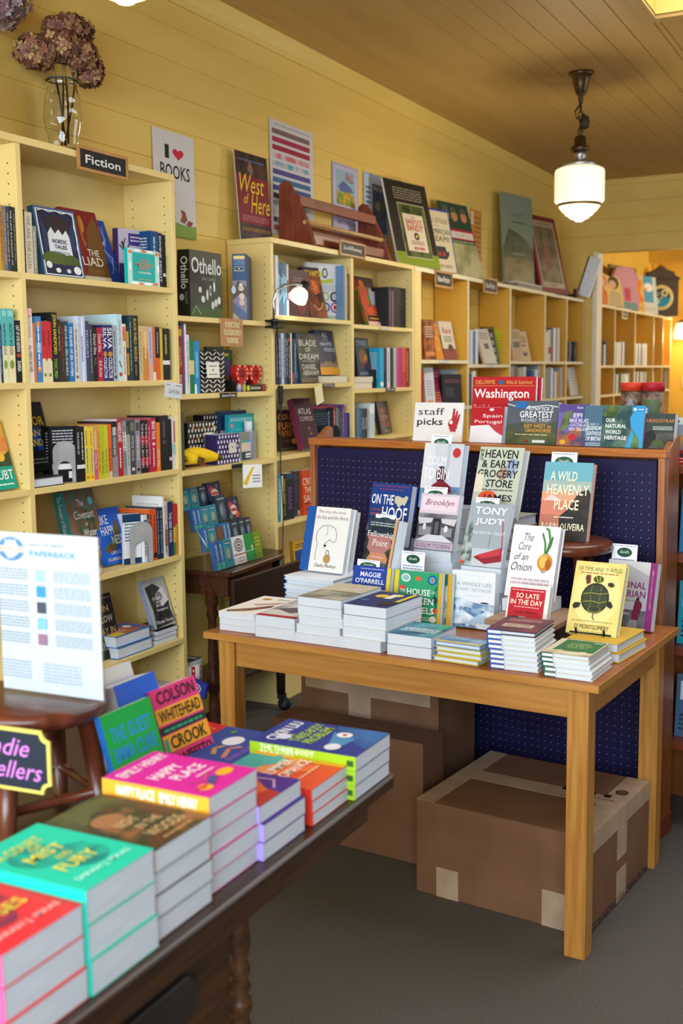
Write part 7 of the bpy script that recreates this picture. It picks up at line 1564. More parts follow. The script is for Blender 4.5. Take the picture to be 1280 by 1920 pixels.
book('dark brown novel with flaming orange letters leaning low on third left Sci-Fi shelf', None, (0.0872,4.704,1.155),90,1.82,'F',(0.2191,0.199,0.03),'3a221c', art=[('T','COLD',0.12,0.76,0.8,0.9,'d89a5a','b'),('T','BURN',0.12,0.52,0.85,0.7,'d08a3a','b'),('T','WRIT',0.12,0.34,0.85,0.5,'c87a30','b'),('T','CLARKE',0.4,0.2,0.85,0.27,'b8702a'),('E',0.8,0.22,0.11,0.07,'c8a02a'),('B',0.2,0.04,0.8,0.07,1,'a88a6a')])
book('maroon novel with rose spine and silver title leaning on third left Sci-Fi shelf', None, (0.2,4.772,1.155),75,17,'F',(0.125,0.2541,0.04),'40222a', spine='8a3a5a', art=[('T','ATLAS',0.15,0.68,0.85,0.8,'d8ccc8'),('T','COMPLEX',0.15,0.55,0.88,0.64,'c0aeac'),('E',0.55,0.4,0.04,0.03,'8a6a6a'),('E',0.6,0.3,0.04,0.03,'8a6a6a'),('T','OLIVIE',0.35,0.14,0.85,0.22,'c8b8b8')])
book('black back cover with red edge and dark bookend on third left Sci-Fi shelf', None, (0.14,4.931,1.155),68,0,'F',(0.1571,0.2124,0.02),'1b1e26', art=[('R',0.0,0.94,1,1,'8a2a3a'),('R',0.94,0,1,1,'9a3044'),('B',0.1,0.55,0.85,0.85,5,'4a5060')])
m = MB()
m.prism([(0,0),(0.13,0),(0.13,0.09),(0.11,0.115),(0.02,0.115),(0,0.09)],1,0,0.002,'0e1012')
m.art([('E',0.5,0.35,0.16,0.25,'24303c')],(0,0,0),(0.13,0,0),(0,0,0.115),(0,-1,0))
tag(m.build('bookend', None, 0, Matrix.Translation((0.205,4.93,1.156)) @ Matrix.Rotation(R(68),4,'Z')),'black metal bookend before a black back cover on third left Sci-Fi shelf','bookend')
spine_row('fourth left Sci-Fi shelf',0.222,0.851,[
    (4.474,0.0269,0.221,'2a8a94','teal',[('B',0.1,0.25,0.85,0.75,1,'bfe0e0')], None),
    (4.501,0.0245,0.209,'d6d4cc','white',(), None),
    (4.526,0.0249,0.209,'26241c','black yellow-lettered',[('T','THEYLL WEAR YOUR',0.06,0.25,0.9,0.75,'d8c028','b')], None),
    (4.551,0.0759,0.217,'23272f','black purple-lettered',[('T','BAZAAR',0.3,0.25,0.8,0.75,'7a4a88','b'),('R',0.02,0.1,0.12,0.9,'2a4a5a')], None),
],0.155)
book('dark grey back cover with faint lettering on fourth left Sci-Fi shelf', None, (0.19,4.684,0.851),90,0,'F',(0.12,0.216,0.02),'3a3e44', art=[('T','BANG',0.1,0.8,0.8,0.92,'5a5e64'),('R',0.3,0.02,0.9,0.12,'c8c8c8'),('B',0.15,0.3,0.85,0.7,6,'54585e')])
book('orange novel with cream block title standing on fourth left Sci-Fi shelf by pegboard', None, (0.215,4.736,0.851),90,3,'F',(0.15,0.2155,0.03),'c8481f', art=[('T','CROSS',0.02,0.66,0.98,0.82,'f0dcc0'),('T','THE',0.12,0.48,0.6,0.62,'f0dcc0'),('T','SAND',0.05,0.28,0.98,0.44,'f0dcc0'),('T','KERR',0.2,0.08,0.9,0.16,'2a1a14'),('R',0.05,0.24,0.95,0.255,'2a1a14')])
for k, (z, c, w) in enumerate([(0.56,'3a4a78',0.2),(0.585,'2a5a8a',0.18),(0.605,'1f3358',0.19)]):
    book('%s blue paperback lying in low pile on bottom left Sci-Fi shelf' % ('bottom','middle','topmost')[k],'blue paperbacks on bottom Sci-Fi shelf',(0.07,4.5 + 0.012 * k, z),0,0,'L',(0.15, w, 0.024 if k else 0.04), c)
book('yellow and blue book standing against the low blue pile on bottom Sci-Fi shelf', None, (0.16,4.74,0.52),90,4,'F',(0.14,0.2,0.02),'d0a02c', art=[('R',0.1,0.1,0.9,0.75,'2a4a8a'),('B',0.15,0.8,0.85,0.92,2,'5a3a1a')])
book('jungle-coloured comic book cover leaning on top right Sci-Fi shelf', None, (0.17,5.565,1.776),90,17.7,'F',(0.2239,0.2784,0.02),'4a6a2e|c04a34|14', art=[('R',0,0.8,1,1,'3a2a26'),('P',[(0,0.55),(0.35,0.7),(0.5,0.5),(0.2,0.3),(0,0.35)],'c8503a'),('P',[(0.35,0.6),(0.8,0.75),(0.9,0.5),(0.55,0.35)],'4a8a3c'),('P',[(0.15,0.3),(0.6,0.45),(0.85,0.3),(0.3,0.2)],'d8553a'),('R',0.1,0.1,0.95,0.2,'2a1a1c'),('B',0.18,0.12,0.88,0.18,1,'e0b03a'),('R',0.05,0,1,0.08,'d8b8a8'),('E',0.25,0.85,0.14,0.08,'b85a30')])
book('white and black back cover with ink splash leaning behind the comic book', None, (0.14,5.686,1.776),90,3,'F',(0.2047,0.2076,0.018),'c8cad0', art=[('R',0,0.93,1,1,'22242a'),('E',0.55,0.8,0.14,0.08,'26262c'),('E',0.7,0.86,0.06,0.05,'26262c'),('B',0.15,0.35,0.8,0.65,6,'a0a4ac')])
spine_row('right end of top right Sci-Fi shelf',0.215,1.776,[
    (5.727,0.0425,0.217,'26282e','charcoal',[('B',0.1,0.25,0.85,0.75,1,'6a6c74')], None),
    (5.769,0.0285,0.199,'4a2a3a','maroon dotted',[('R',0.0,0.3,1,0.6,'a86a80')], None),
],0.155)
book('black book standing face out with grey title block on top right Sci-Fi shelf', None, (0.19,5.831,1.776),90,0,'F',(0.2468,0.2249,0.022),'16181c', spine='2a2c30', art=[('B',0.35,0.55,0.7,0.92,9,'3a3c42'),('B',0.3,0.2,0.8,0.4,4,'24262b')])
book('narrow black and white checkered book at right end of top right Sci-Fi shelf', None, (0.205,6.027,1.776),90,0,'F',(0.0462,0.2375,0.02),'d0d0d0', art=[('R',0,0.1,1,0.16,'1a1a1c'),('R',0,0.2,1,0.26,'1a1a1c'),('R',0,0.30000000000000004,1,0.36000000000000004,'1a1a1c'),('R',0,0.4,1,0.46,'1a1a1c'),('R',0,0.5,1,0.56,'1a1a1c'),('R',0,0.6000000000000001,1,0.6600000000000001,'1a1a1c'),('R',0,0.7000000000000001,1,0.76,'1a1a1c'),('R',0,0.8,1,0.8600000000000001,'1a1a1c'),('R',0,0.9,1,0.96,'1a1a1c')])
book('dark cosmic fantasy cover leaning on pale paperback pile, second right Sci-Fi shelf', None, (0.17,5.439,1.51),90,6.86,'F',(0.1656,0.2026,0.03),'262c40', art=[('E',0.5,0.5,0.3,0.2,'7a5a34'),('E',0.65,0.45,0.12,0.1,'b87a30'),('T','TREE',0.1,0.8,0.8,0.92,'6a8ab0','b'),('L',[(0.3,0.2),(0.7,0.4),(0.9,0.15)],0.05,'8a3a3a'),('R',0.1,0.02,0.95,0.1,'5a6a80')])
for k in range(2):
    book('%s tan paperback lying under the dark cosmic cover on second right Sci-Fi shelf' % ('lower','upper')[k],'tan paperbacks lying flat',(0.08,5.27 + 0.01 * k, 1.477 + 0.032 * k),0,0,'L',(0.145,0.22,0.031),'b5a58c', pg='pages_cream')
spine_row('second right Sci-Fi shelf',0.215,1.445,[
    (5.611,0.0484,0.217,'1f9fc8','bright cyan',[('R',0.85,0.1,0.95,0.9,'d8eef4')],'1fa6cf'),
    (5.659,0.042,0.218,'2a2f50','navy',(), None),
    (5.701,0.0425,0.219,'c9ccd4','pale grey',[('B',0.1,0.25,0.85,0.75,1,'70748a')], None),
    (5.744,0.043,0.219,'22242c','black',(), None),
    (5.787,0.0436,0.22,'9fb0a8','grey green',(), None),
    (5.83,0.0441,0.221,'b83a7c','magenta',(), None),
    (5.875,0.0372,0.221,'a82c6c','plum pink',(), None),
    (5.912,0.0451,0.222,'d0522a','orange',[('R',0.6,0,1,1,'b83a2a')], None),
    (5.957,0.0533,0.222,'7a2c24','dark red',[('B',0.1,0.25,0.85,0.75,1,'c0806a')], None),
],0.155, pg='pages_white')
m = MB()
m.prism([(0,0),(0.12,0),(0.12,0.085),(0.1,0.1),(0.02,0.1),(0,0.085)],1,0,0.002,'14161a')
tag(m.build('bookend', None, 0, Matrix.Translation((0.17,5.56,1.446)) @ Matrix.Rotation(R(66),4,'Z')),'black bookend in front of cyan back cover on second right Sci-Fi shelf','bookend')
spine_row('third right Sci-Fi shelf',0.215,1.185,[
    (5.291,0.0315,0.16,'3a5a6a','slate teal',(), None),
    (5.322,0.0255,0.159,'6a7a8a','grey',(), None),
    (5.348,0.0321,0.155,'2a6a9a','blue',(), None),
    (5.38,0.0324,0.157,'3a4a44','dark green white-lettered',[('T','TOVA',0.3,0.25,0.7,0.75,'d8dcd8','b')], None),
    (5.412,0.0327,0.156,'2c343c','charcoal white-lettered',[('T','TOVA',0.3,0.25,0.7,0.75,'d8dcd8','b')], None),
    (5.445,0.0264,0.149,'9aa6ac','grey white',(), None),
    (5.472,0.0669,0.182,'b8ccd4','pale blue tall',[('R',0.05,0.1,0.3,0.9,'e4eaec')],'c8d8dc'),
],0.155)
book('dark novel with orange title blocks leaning on third right Sci-Fi shelf', None, (0.17,5.731,1.185),90,11.7,'F',(0.1446,0.1818,0.03),'3a2f30', art=[('R',0,0,0.55,1,'4a4a5c|6a5a4a|20'),('T','THE',0.2,0.66,0.7,0.76,'c8502a','b'),('T','CITY',0.15,0.4,0.8,0.56,'d0742c','b'),('T','OF LOST',0.2,0.22,0.9,0.34,'b85a2a','b'),('B',0.3,0.05,0.8,0.1,1,'a88a6a')])
# ---- Non-Fiction bookcase
book('brown and orange photo cover leaning, leftmost on first Non-Fiction shelf', None, (0.17,6.356,1.6),78,5.24,'F',(0.1198,0.2428,0.02),'a85f2a|6a3a20|16', art=[('B',0.15,0.55,0.85,0.85,5,'d8c0a0'),('R',0.1,0.1,0.9,0.2,'c8884a')])
book('plain orange cover with pale sun ring leaning on first Non-Fiction shelf', None, (0.17,6.544,1.6),76,15.4,'F',(0.0785,0.2289,0.02),'d88a2a', art=[('E',0.5,0.45,0.25,0.2,'e8a84a'),('E',0.5,0.45,0.17,0.14,'d88a2a'),('R',0.2,0.85,0.8,0.9,'b86a1a')])
book('cream book with red script title and teal spine leaning on first Non-Fiction shelf', None, (0.17,6.677,1.6),76,12.9,'F',(0.139,0.244,0.03),'d8cbb4', spine='2a7a80', art=[('T','Race',0.2,0.68,0.85,0.84,'b0362e','b'),('B',0.2,0.45,0.8,0.62,3,'3a3a34'),('R',0,0.0,1,0.28,'8a4a3c'),('E',0.6,0.3,0.2,0.1,'5a4a34')], sart=[('R',0,0,0.35,1,'c8c0b4'),('R',0.7,0,1,1,'243444')])
spine_row('second Non-Fiction shelf',0.21,1.575,[
    (7.016,0.0498,0.218,'c8d4e0','white',(), None),
    (7.066,0.0504,0.215,'3a6fa8','blue',(), None),
    (7.116,0.0509,0.227,'d0d8e0','white',(), None),
],0.155)
book('white cover with small square photo leaning on second Non-Fiction shelf', None, (0.17,7.417,1.575),74,19.6,'F',(0.1447,0.2534,0.02),'cfc8bc', art=[('R',0.35,0.42,0.7,0.58,'6a6a64'),('B',0.15,0.7,0.85,0.9,3,'8a847a')])
book('olive and black grid cover leaning on second Non-Fiction shelf', None, (0.17,7.514,1.575),74,14.7,'F',(0.1342,0.2639,0.02),'2e2f1e', art=[('R',0.05,0.03,0.95,0.97,'8a8a3a'),('R',0.1,0.05,0.9,0.95,'2a2a22'),('R',0.2,0.12,0.44,0.24,'8f8f86'),('R',0.2,0.32,0.44,0.44,'8f8f86'),('R',0.2,0.52,0.44,0.64,'8f8f86'),('R',0.2,0.7200000000000001,0.44,0.8400000000000001,'8f8f86'),('R',0.52,0.12,0.76,0.24,'8f8f86'),('R',0.52,0.32,0.76,0.44,'8f8f86'),('R',0.52,0.52,0.76,0.64,'8f8f86'),('R',0.52,0.7200000000000001,0.76,0.8400000000000001,'8f8f86')])
book('yellow-green book standing upright on second Non-Fiction shelf', None, (0.16,7.666,1.575),76,3,'F',(0.1449,0.2457,0.02),'b5b81e', art=[('B',0.15,0.3,0.8,0.8,6,'97991c'),('E',0.85,0.85,0.12,0.08,'7a8a4a'),('E',0.15,0.1,0.12,0.08,'7a9a6a')])
book('tan newspaper-like cover leaning at left on third Non-Fiction shelf', None, (0.17,8.014,1.6),76,5.53,'F',(0.124,0.2335,0.02),'b99a74', art=[('R',0.2,0.42,0.9,0.6,'5a5248'),('B',0.1,0.7,0.9,0.9,4,'6a5238')])
book('tan cover with dark moustache-like emblem leaning at right on third Non-Fiction shelf', None, (0.17,8.215,1.6),76,13.7,'F',(0.1432,0.2259,0.02),'c2a47c', art=[('B',0.15,0.6,0.85,0.85,4,'6a4a30'),('R',0.3,0.48,0.7,0.54,'8a3a2a'),('P',[(0.3,0.2),(0.5,0.14),(0.75,0.2),(0.7,0.32),(0.5,0.25),(0.33,0.32)],'3a3026')])
spine_row('fourth Non-Fiction shelf',0.21,1.6,[
    (8.706,0.0576,0.227,'d8d8d4','white',(), None),
    (8.764,0.0746,0.249,'c8c0b8','grey and red',[('R',0.55,0,0.75,1,'b02a2a')], None),
    (8.851,0.0593,0.264,'5a6a88','slate blue',(), None),
    (8.91,0.06,0.266,'e4e4e0','white',(), None),
    (8.97,0.0454,0.259,'7a8a8a','grey',(), None),
    (9.015,0.0748,0.269,'c4c4c4','pale grey',(), None),
],0.155)
spine_row('fifth Non-Fiction shelf',0.2,1.6,[
    (9.4,0.0657,0.17,'5a5f66','grey',(), None),
    (9.566,0.075,0.171,'1f2c3c','dark navy',[('R',0.3,0.2,0.7,0.6,'7a6a50')],'28343c'),
],0.155)
spine_row('lower first Non-Fiction shelf',0.21,1.31,[
    (6.215,0.0244,0.224,'b03038','red',(), None),
],0.155)
book('white cover with fine print leaning on lower first Non-Fiction shelf', None, (0.17,6.372,1.31),75,5.39,'F',(0.096,0.2442,0.02),'ccd0d6', art=[('B',0.2,0.3,0.8,0.7,6,'9aa0a8'),('R',0.2,0.06,0.8,0.2,'d89a7a')])
book('magenta cover with orange lettering leaning on lower first Non-Fiction shelf', None, (0.17,6.526,1.31),75,18,'F',(0.1156,0.249,0.02),'8a2450', art=[('B',0.15,0.75,0.85,0.92,2,'c86a80'),('B',0.15,0.1,0.9,0.4,4,'d07a3a')])
book('black cover with faint red title on lower first Non-Fiction shelf', None, (0.19,6.6,1.31),72,4,'F',(0.1897,0.2036,0.02),'24222a', art=[('B',0.15,0.72,0.9,0.85,2,'7a4a4a'),('B',0.15,0.3,0.6,0.6,5,'50505a'),('R',0.65,0.05,0.9,0.1,'b8b8bc')])
book('grey book standing behind the black cover on lower first Non-Fiction shelf', None, (0.12,6.73,1.31),74,0,'F',(0.2365,0.233,0.02),'9aa6ae')
spine_row('lower second Non-Fiction shelf',0.21,1.31,[
    (7.009,0.0399,0.207,'3a4a6a','navy',(), None),
    (7.049,0.0302,0.2,'c8ccd4','white',(), None),
    (7.079,0.0404,0.221,'e0e0e0','white',(), None),
],0.155)
spine_row('lower third Non-Fiction shelf',0.21,1.31,[
    (7.861,0.0606,0.256,'8a94a4','grey',(), None),
    (7.922,0.075,0.256,'7a5a48','brown',(), None),
    (8.033,0.075,0.24,'a8a8a4','pale grey',(), None),
    (8.134,0.075,0.248,'c0c0bc','silver',(), None),
    (8.357,0.0674,0.224,'3a5a8a','blue',(), None),
    (8.424,0.0749,0.227,'d0d4d8','white',(), None),
    (8.506,0.075,0.256,'9aa4a4','grey green',(), None),
],0.155)
spine_row('lower fourth Non-Fiction shelf',0.21,1.31,[
    (8.689,0.0721,0.239,'8a8a88','grey',(), None),
    (8.761,0.0749,0.243,'7a8a9a','slate',(), None),
    (8.864,0.0447,0.239,'e4e6e8','white',(), None),
    (8.909,0.0451,0.226,'2f7ab0','blue',(), None),
    (8.954,0.0455,0.209,'e0e2e4','white',(), None),
    (9,0.0749,0.213,'b0904a','mustard',(), None),
    (9.107,0.075,0.239,'a8a4b0','lavender grey',(), None),
],0.155)
book('white striped cover leaning on lower fifth Non-Fiction shelf', None, (0.17,9.593,1.31),72,11.1,'F',(0.123,0.2434,0.02),'d4d4d0', art=[('R',0.0,0.0,1,0.05,'b8b0a0'),('R',0.0,0.1,1,0.15000000000000002,'b8b0a0'),('R',0.0,0.2,1,0.25,'b8b0a0'),('R',0.0,0.30000000000000004,1,0.35000000000000003,'b8b0a0'),('R',0.0,0.4,1,0.45,'b8b0a0'),('R',0.0,0.5,1,0.55,'b8b0a0'),('R',0.0,0.6000000000000001,1,0.6500000000000001,'b8b0a0'),('R',0.0,0.7000000000000001,1,0.7500000000000001,'b8b0a0'),('R',0.0,0.8,1,0.8500000000000001,'b8b0a0'),('R',0.0,0.9,1,0.9500000000000001,'b8b0a0')])
book('red and blue disc cover standing on lower fifth Non-Fiction shelf', None, (0.17,9.817,1.31),72,2,'F',(0.101,0.2477,0.02),'a02038', art=[('E',0.4,0.5,0.35,0.3,'2a3a88')])
spine_row('low edge of fifth Non-Fiction shelf',0.2,1.08,[
    (9.395,0.075,0.155,'3a3a40','dark grey',(), None),
    (9.495,0.075,0.161,'2a343a','black',(), None),
    (9.63,0.075,0.146,'26303c','dark navy',(), None),
],0.155)
# ---- far room bookcase
spine_row('upper first shelf of far room bookcase',0.2,1.57,[
    (10.42,0.0591,0.186,'c8ccd0','white',(), None),
    (10.48,0.0727,0.25,'1d2b40','dark navy',(), None),
    (10.6,0.0507,0.193,'d8dcde','white',(), None),
    (10.65,0.0707,0.219,'4a4f5a','charcoal',(), None),
],0.16, parts=False)
spine_row('upper second shelf of far room bookcase',0.2,1.57,[
    (11,0.0563,0.226,'d8dcdc','white',(), None),
    (11.05,0.0568,0.224,'9fb4b4','grey green',(), None),
    (11.11,0.0573,0.222,'e4e4e2','white',(), None),
    (11.17,0.0576,0.229,'c0c8cc','pale grey',(), None),
    (11.22,0.0584,0.227,'e8e8e6','white',(), None),
    (11.28,0.059,0.225,'3a4a6a','navy',(), None),
    (11.34,0.0592,0.232,'f0f0ee','white',(), None),
    (11.4,0.0601,0.23,'6a7a80','slate',(), None),
],0.16, parts=False)
spine_row('upper third shelf of far room bookcase',0.2,1.57,[
    (11.87,0.0721,0.226,'9fb4b4','grey green',(), None),
    (11.95,0.0729,0.224,'e8e8e6','white',(), None),
    (12.02,0.0738,0.222,'6a7a80','white',(), None),
    (12.09,0.0742,0.23,'e4e4e2','navy',(), None),
    (12.17,0.075,0.228,'3a4a6a','white',(), None),
    (12.24,0.075,0.226,'d8dcdc','pale grey',(), None),
    (12.32,0.075,0.234,'c0c8cc','slate',(), None),
    (12.4,0.075,0.232,'f0f0ee','white',(), None),
],0.16, parts=False)
spine_row('upper fourth shelf of far room bookcase',0.2,1.57,[
    (12.75,0.075,0.155,'24201c','black',(), None),
],0.16, parts=False)
spine_row('lower second shelf of far room bookcase',0.2,1.3,[
    (10.98,0.065,0.195,'d8dce0','white',(), None),
    (11.04,0.0657,0.19,'4a7ab0','blue',(), None),
    (11.11,0.0664,0.184,'e0e0de','white',(), None),
    (11.17,0.0667,0.194,'6a6a34','olive',(), None),
    (11.24,0.0679,0.189,'3a4a34','dark green',(), None),
    (11.31,0.0686,0.183,'c8d0c0','pale green',(), None),
    (11.38,0.0689,0.193,'a8b8a8','sage',(), None),
    (11.45,0.0701,0.187,'dfe0da','cream',(), None),
    (11.52,0.0709,0.182,'e8e8e4','white',(), None),
    (11.59,0.0712,0.192,'b8c0bc','grey',(), None),
],0.16, parts=False)
spine_row('lower third shelf of far room bookcase',0.2,1.3,[
    (11.87,0.0723,0.207,'e4e2dc','white',(), None),
    (11.94,0.0731,0.201,'3a3a44','charcoal',(), None),
    (12.02,0.0736,0.206,'e8e8e6','white',(), None),
    (12.09,0.0747,0.2,'2a3040','black',(), None),
    (12.17,0.0747,0.205,'d8dcdc','white',(), None),
    (12.24,0.075,0.199,'c8b8a0','tan',(), None),
    (12.32,0.075,0.205,'9aa8b0','grey blue',(), None),
    (12.4,0.075,0.199,'b8c0c4','pale grey',(), None),
],0.16, parts=False)
spine_row('lower fourth shelf of far room bookcase',0.2,1.3,[
    (12.71,0.0705,0.22,'e0e4e0','white',(), None),
    (12.79,0.075,0.197,'d8d8d4','pale',(), None),
],0.16, parts=False)
spine_row('lower fifth shelf of far room bookcase',0.2,1.3,[
    (13.39,0.075,0.2,'6a5048','brown',(), None),
    (13.49,0.075,0.206,'8a94a0','grey',(), None),
],0.16, parts=False)
# ---- travel books and sign on top of the pegboard fixture
book('tall red road atlas with big white title at back of pegboard top', None, (1.349,3.952,1.222),-10.5,4,'F',(0.2593,0.2894,0.014),'b8232b', art=[('R',0.03,0.885,0.97,0.89,'d8a84a'),('T','DELORME',0.05,0.91,0.36,0.96,'d9b45a'),('E',0.46,0.93,0.05,0.025,'2a6a8a'),('T','Atlas & Gazetteer',0.54,0.91,0.95,0.96,'d9b45a'),('T','Washington',0.03,0.7,0.9,0.85,'f4f1ee','b'),('T','Detailed',0.03,0.6,0.28,0.65,'f0e0d8','b'),('R',0.04,0.52,0.3,0.56,'e3c23a'),('B',0.03,0.3,0.4,0.5,4,'f0e0d8')])
book('second red road atlas showing past the right edge of the first atlas', None, (1.359,3.976,1.222),-10.5,4,'F',(0.2617,0.2852,0.014),'b8232b', art=[('R',0.03,0.885,0.97,0.89,'d8a84a'),('R',0.95,0,0.955,1,'8a1a20')])
book('red and white country travel guide leaning in front of the red road atlas', None, (1.397,3.811,1.281),-10.5,10,'F',(0.1318,0.1299,0.03),'b3202c', art=[('P',[(0,0),(1,0),(1,0.22),(0.75,0.5),(0.0,0.45)],'e4dfe2'),('T','Spain',0.35,0.66,0.95,0.78,'f4eeee'),('T','Portugal',0.12,0.5,0.95,0.62,'f4eeee'),('P',[(0.55,0.5),(1,0.5),(1,0.2),(0.8,0.3)],'c03a44'),('R',0.05,0.96,0.9,0.965,'d8b0b4'),('E',0.62,0.9,0.07,0.04,'e8d8d8')])
book('grey road-scene travel book with blue spine and orange subtitle on pegboard top', None, (1.543,3.774,1.281),-10.5,9,'F',(0.192,0.15,0.035),'555b66', spine='1d6a9a', art=[('R',0,0,1,0.28,'3f4a32|5a6040|14'),('R',0,0.28,1,0.42,'4a4e46'),('P',[(0,0.42),(0.3,0.5),(0.7,0.46),(1,0.54),(1,0.28),(0,0.28)],'4a5348'),('L',[(0,0.92),(0.25,0.84),(0.5,0.86),(0.8,0.9),(1,0.86)],0.015,'d9dde2'),('E',0.28,0.9,0.13,0.09,'2f6aa8'),('T', "America's", 0.36,0.78,0.92,0.9,'e8ebee','i'),('T','GREATEST',0.26,0.61,0.92,0.76,'eef0f2','b'),('T','ROAD TRIP!',0.3,0.52,0.88,0.59,'dfe3e6'),('R',0.36,0.49,0.86,0.495,'e0a03a'),('T','KEY WEST to',0.37,0.38,0.9,0.46,'e0a03a','b'),('T','DEADHORSE',0.4,0.28,0.9,0.36,'e0a03a','b'),('B',0.2,0.2,0.85,0.25,1,'c8b890'),('R',0.55,0.04,0.8,0.1,'d0d4d4'),('R',0.4,0.05,0.46,0.1,'8a2a2a')], hard=True)
book('purple cycling travel guide with tree and hills cover on pegboard top', None, (1.736,3.738,1.281),-10.5,9,'F',(0.1128,0.1395,0.03),'6f63a8', art=[('P',[(0,0),(1,0),(1,0.35),(0.6,0.45),(0.3,0.3),(0,0.4)],'b06a3c|4a4a6a|14'),('R',0,0.8,1,1,'5a4a8a'),('P',[(0.05,0.35),(0.2,0.8),(0.45,0.85),(0.4,0.5),(0.2,0.35)],'4a5a40|6a7a50|20'),('T','lonely',0.6,0.87,0.98,0.95,'eceaf4'),('T','EPIC',0.5,0.68,0.95,0.78,'f0eef6'),('T','BIKE RIDES',0.38,0.56,0.99,0.65,'f0eef6'),('T','of AUSTRALIA &',0.38,0.46,0.99,0.54,'e2def0'),('T','NEW ZEALAND',0.38,0.36,0.99,0.44,'f0eef6'),('E',0.5,0.2,0.12,0.08,'b82a3c'),('E',0.2,0.08,0.1,0.06,'d8a83a')])
book('blue-grey lighthouse book with three-line white title on pegboard top', None, (1.824,3.722,1.281),-10.5,8,'F',(0.0798,0.1356,0.03),'4c6b84', art=[('R',0,0,0.07,1,'35506a'),('T','ROGER O',0.2,0.52,0.75,0.57,'c9d6de'),('T','LEGENDARY',0.2,0.4,1,0.5,'edf1f3','b'),('T','LIGHTHOUSES',0.2,0.27,1,0.37,'edf1f3','b'),('T','OF BRITAIN',0.2,0.14,0.95,0.24,'edf1f3','b'),('B',0.2,0.01,0.95,0.1,2,'c0ccd4')])
book('blue cliff-photo nature book with stacked white title on pegboard top', None, (1.893,3.704,1.281),-10.5,9,'F',(0.145,0.1367,0.03),'2f6f9f', art=[('R',0,0,0.72,1,'2c4a4e|5c7a6a|16'),('P',[(0.6,0),(0.72,0.4),(0.66,0.7),(0.8,1),(1,1),(1,0)],'3a9ad0'),('P',[(0.72,0),(0.78,0.3),(0.7,0.5),(0.9,0.2),(0.92,0)],'4a6a3c|6a8a50|20'),('P',[(0,0.75),(0.15,0.98),(0.4,0.97),(0.3,0.7)],'6a7a3a|39512c|25'),('R',0.7,0.86,1,0.97,'2f8fd0'),('E',0.77,0.91,0.035,0.035,'eef2f6'),('B',0.84,0.89,0.98,0.93,1,'eef2f6'),('T','OUR',0.1,0.6,0.32,0.69,'f2f4f4','b'),('T','NATURAL',0.1,0.46,0.6,0.55,'f2f4f4','b'),('T','WORLD',0.1,0.32,0.48,0.41,'f2f4f4','b'),('T','HERITAGE',0.1,0.18,0.62,0.27,'f2f4f4','b')], hard=True)
book('dark green rope-and-rock cover book near right end of pegboard top', None, (2.032,3.694,1.281),-10.5,10,'F',(0.1009,0.1119,0.03),'37453f', art=[('R',0,0,1,0.45,'5a5a58|3a3c3a|14'),('P',[(0,0.4),(0.3,0.55),(0.45,0.3),(0.2,0),(0,0)],'26282a'),('E',0.5,0.15,0.2,0.1,'4a5a34'),('R',0,0.0,0.06,1,'7a3a34'),('T','HEADSTRAP',0.08,0.74,1,0.84,'c87a4a','b'),('B',0.3,0.52,0.95,0.64,3,'c8ccc8')])
book('white staff picks sign with red OK-hand print standing on pegboard left half', None, (1.169,3.833,1.281),-10.5,8,'F',(0.2076,0.1405,0.006),'e6e4e2', art=[('T','staff',0.08,0.68,0.62,0.86,'3a3a3e'),('T','picks',0.07,0.36,0.6,0.6,'232327','b'),('E',0.8,0.46,0.09,0.13,'b3343c'),('E',0.77,0.5,0.035,0.05,'e6e4e2'),('P',[(0.78,0.55),(0.8,0.85),(0.84,0.85),(0.84,0.52)],'b3343c'),('P',[(0.82,0.52),(0.87,0.8),(0.9,0.78),(0.88,0.5)],'b3343c'),('P',[(0.86,0.48),(0.92,0.72),(0.95,0.69),(0.91,0.44)],'b3343c'),('P',[(0.72,0.32),(0.9,0.34),(0.9,0.55),(0.8,0.4)],'b3343c'),('R',0.76,0.26,0.88,0.36,'b3343c')], name='counter_sign', cat='sign', parts=False)
for k, (x, y, top, face_c, lab) in enumerate([(1.937,3.96,'c23a22','8a9096','orange-lidded cylindrical tin with grey diamond panel behind the cliff-photo book'),(2.012,3.945,'a31f2a','5a6a4a','crimson-lidded cylindrical tin with green picture panel behind the rope-cover book')]):
    m = MB()
    m.lathe([(0.037,0),(0.037,0.237)],'7a6450|4a3a30|40', seg=28)
    o = m.build('gift_tin', None, 0, Matrix.Translation((x, y, 1.2215)))
    tag(o, lab, 'tin')
    l = MB()
    l.lathe([(0.0382,0.237),(0.0382,0.264),(0.036,0.266)], top, seg=28)
    l.build('lid', o)
    q = MB()
    for i in range(8):
        a0, a1 = R(-125 + 80 * i / 8), R(-125 + 80 * (i + 1) / 8)
        z0, z1 = 0.06,0.21
        if k == 0:
            w0, w1 = 0.055 * (1 - abs(i - 4) / 4.6),0.055 * (1 - abs(i + 1 - 4) / 4.6)
            pts = [(a0,0.16 - w0),(a1,0.16 - w1),(a1,0.16 + w1),(a0,0.16 + w0)]
        else:
            pts = [(a0, z0),(a1, z0),(a1, z1),(a0, z1)]
        q.add([(0.0376 * math.cos(a),0.0376 * math.sin(a), z) for a, z in pts],[(0,1,2,3)], face_c)
    q.build('label', o)
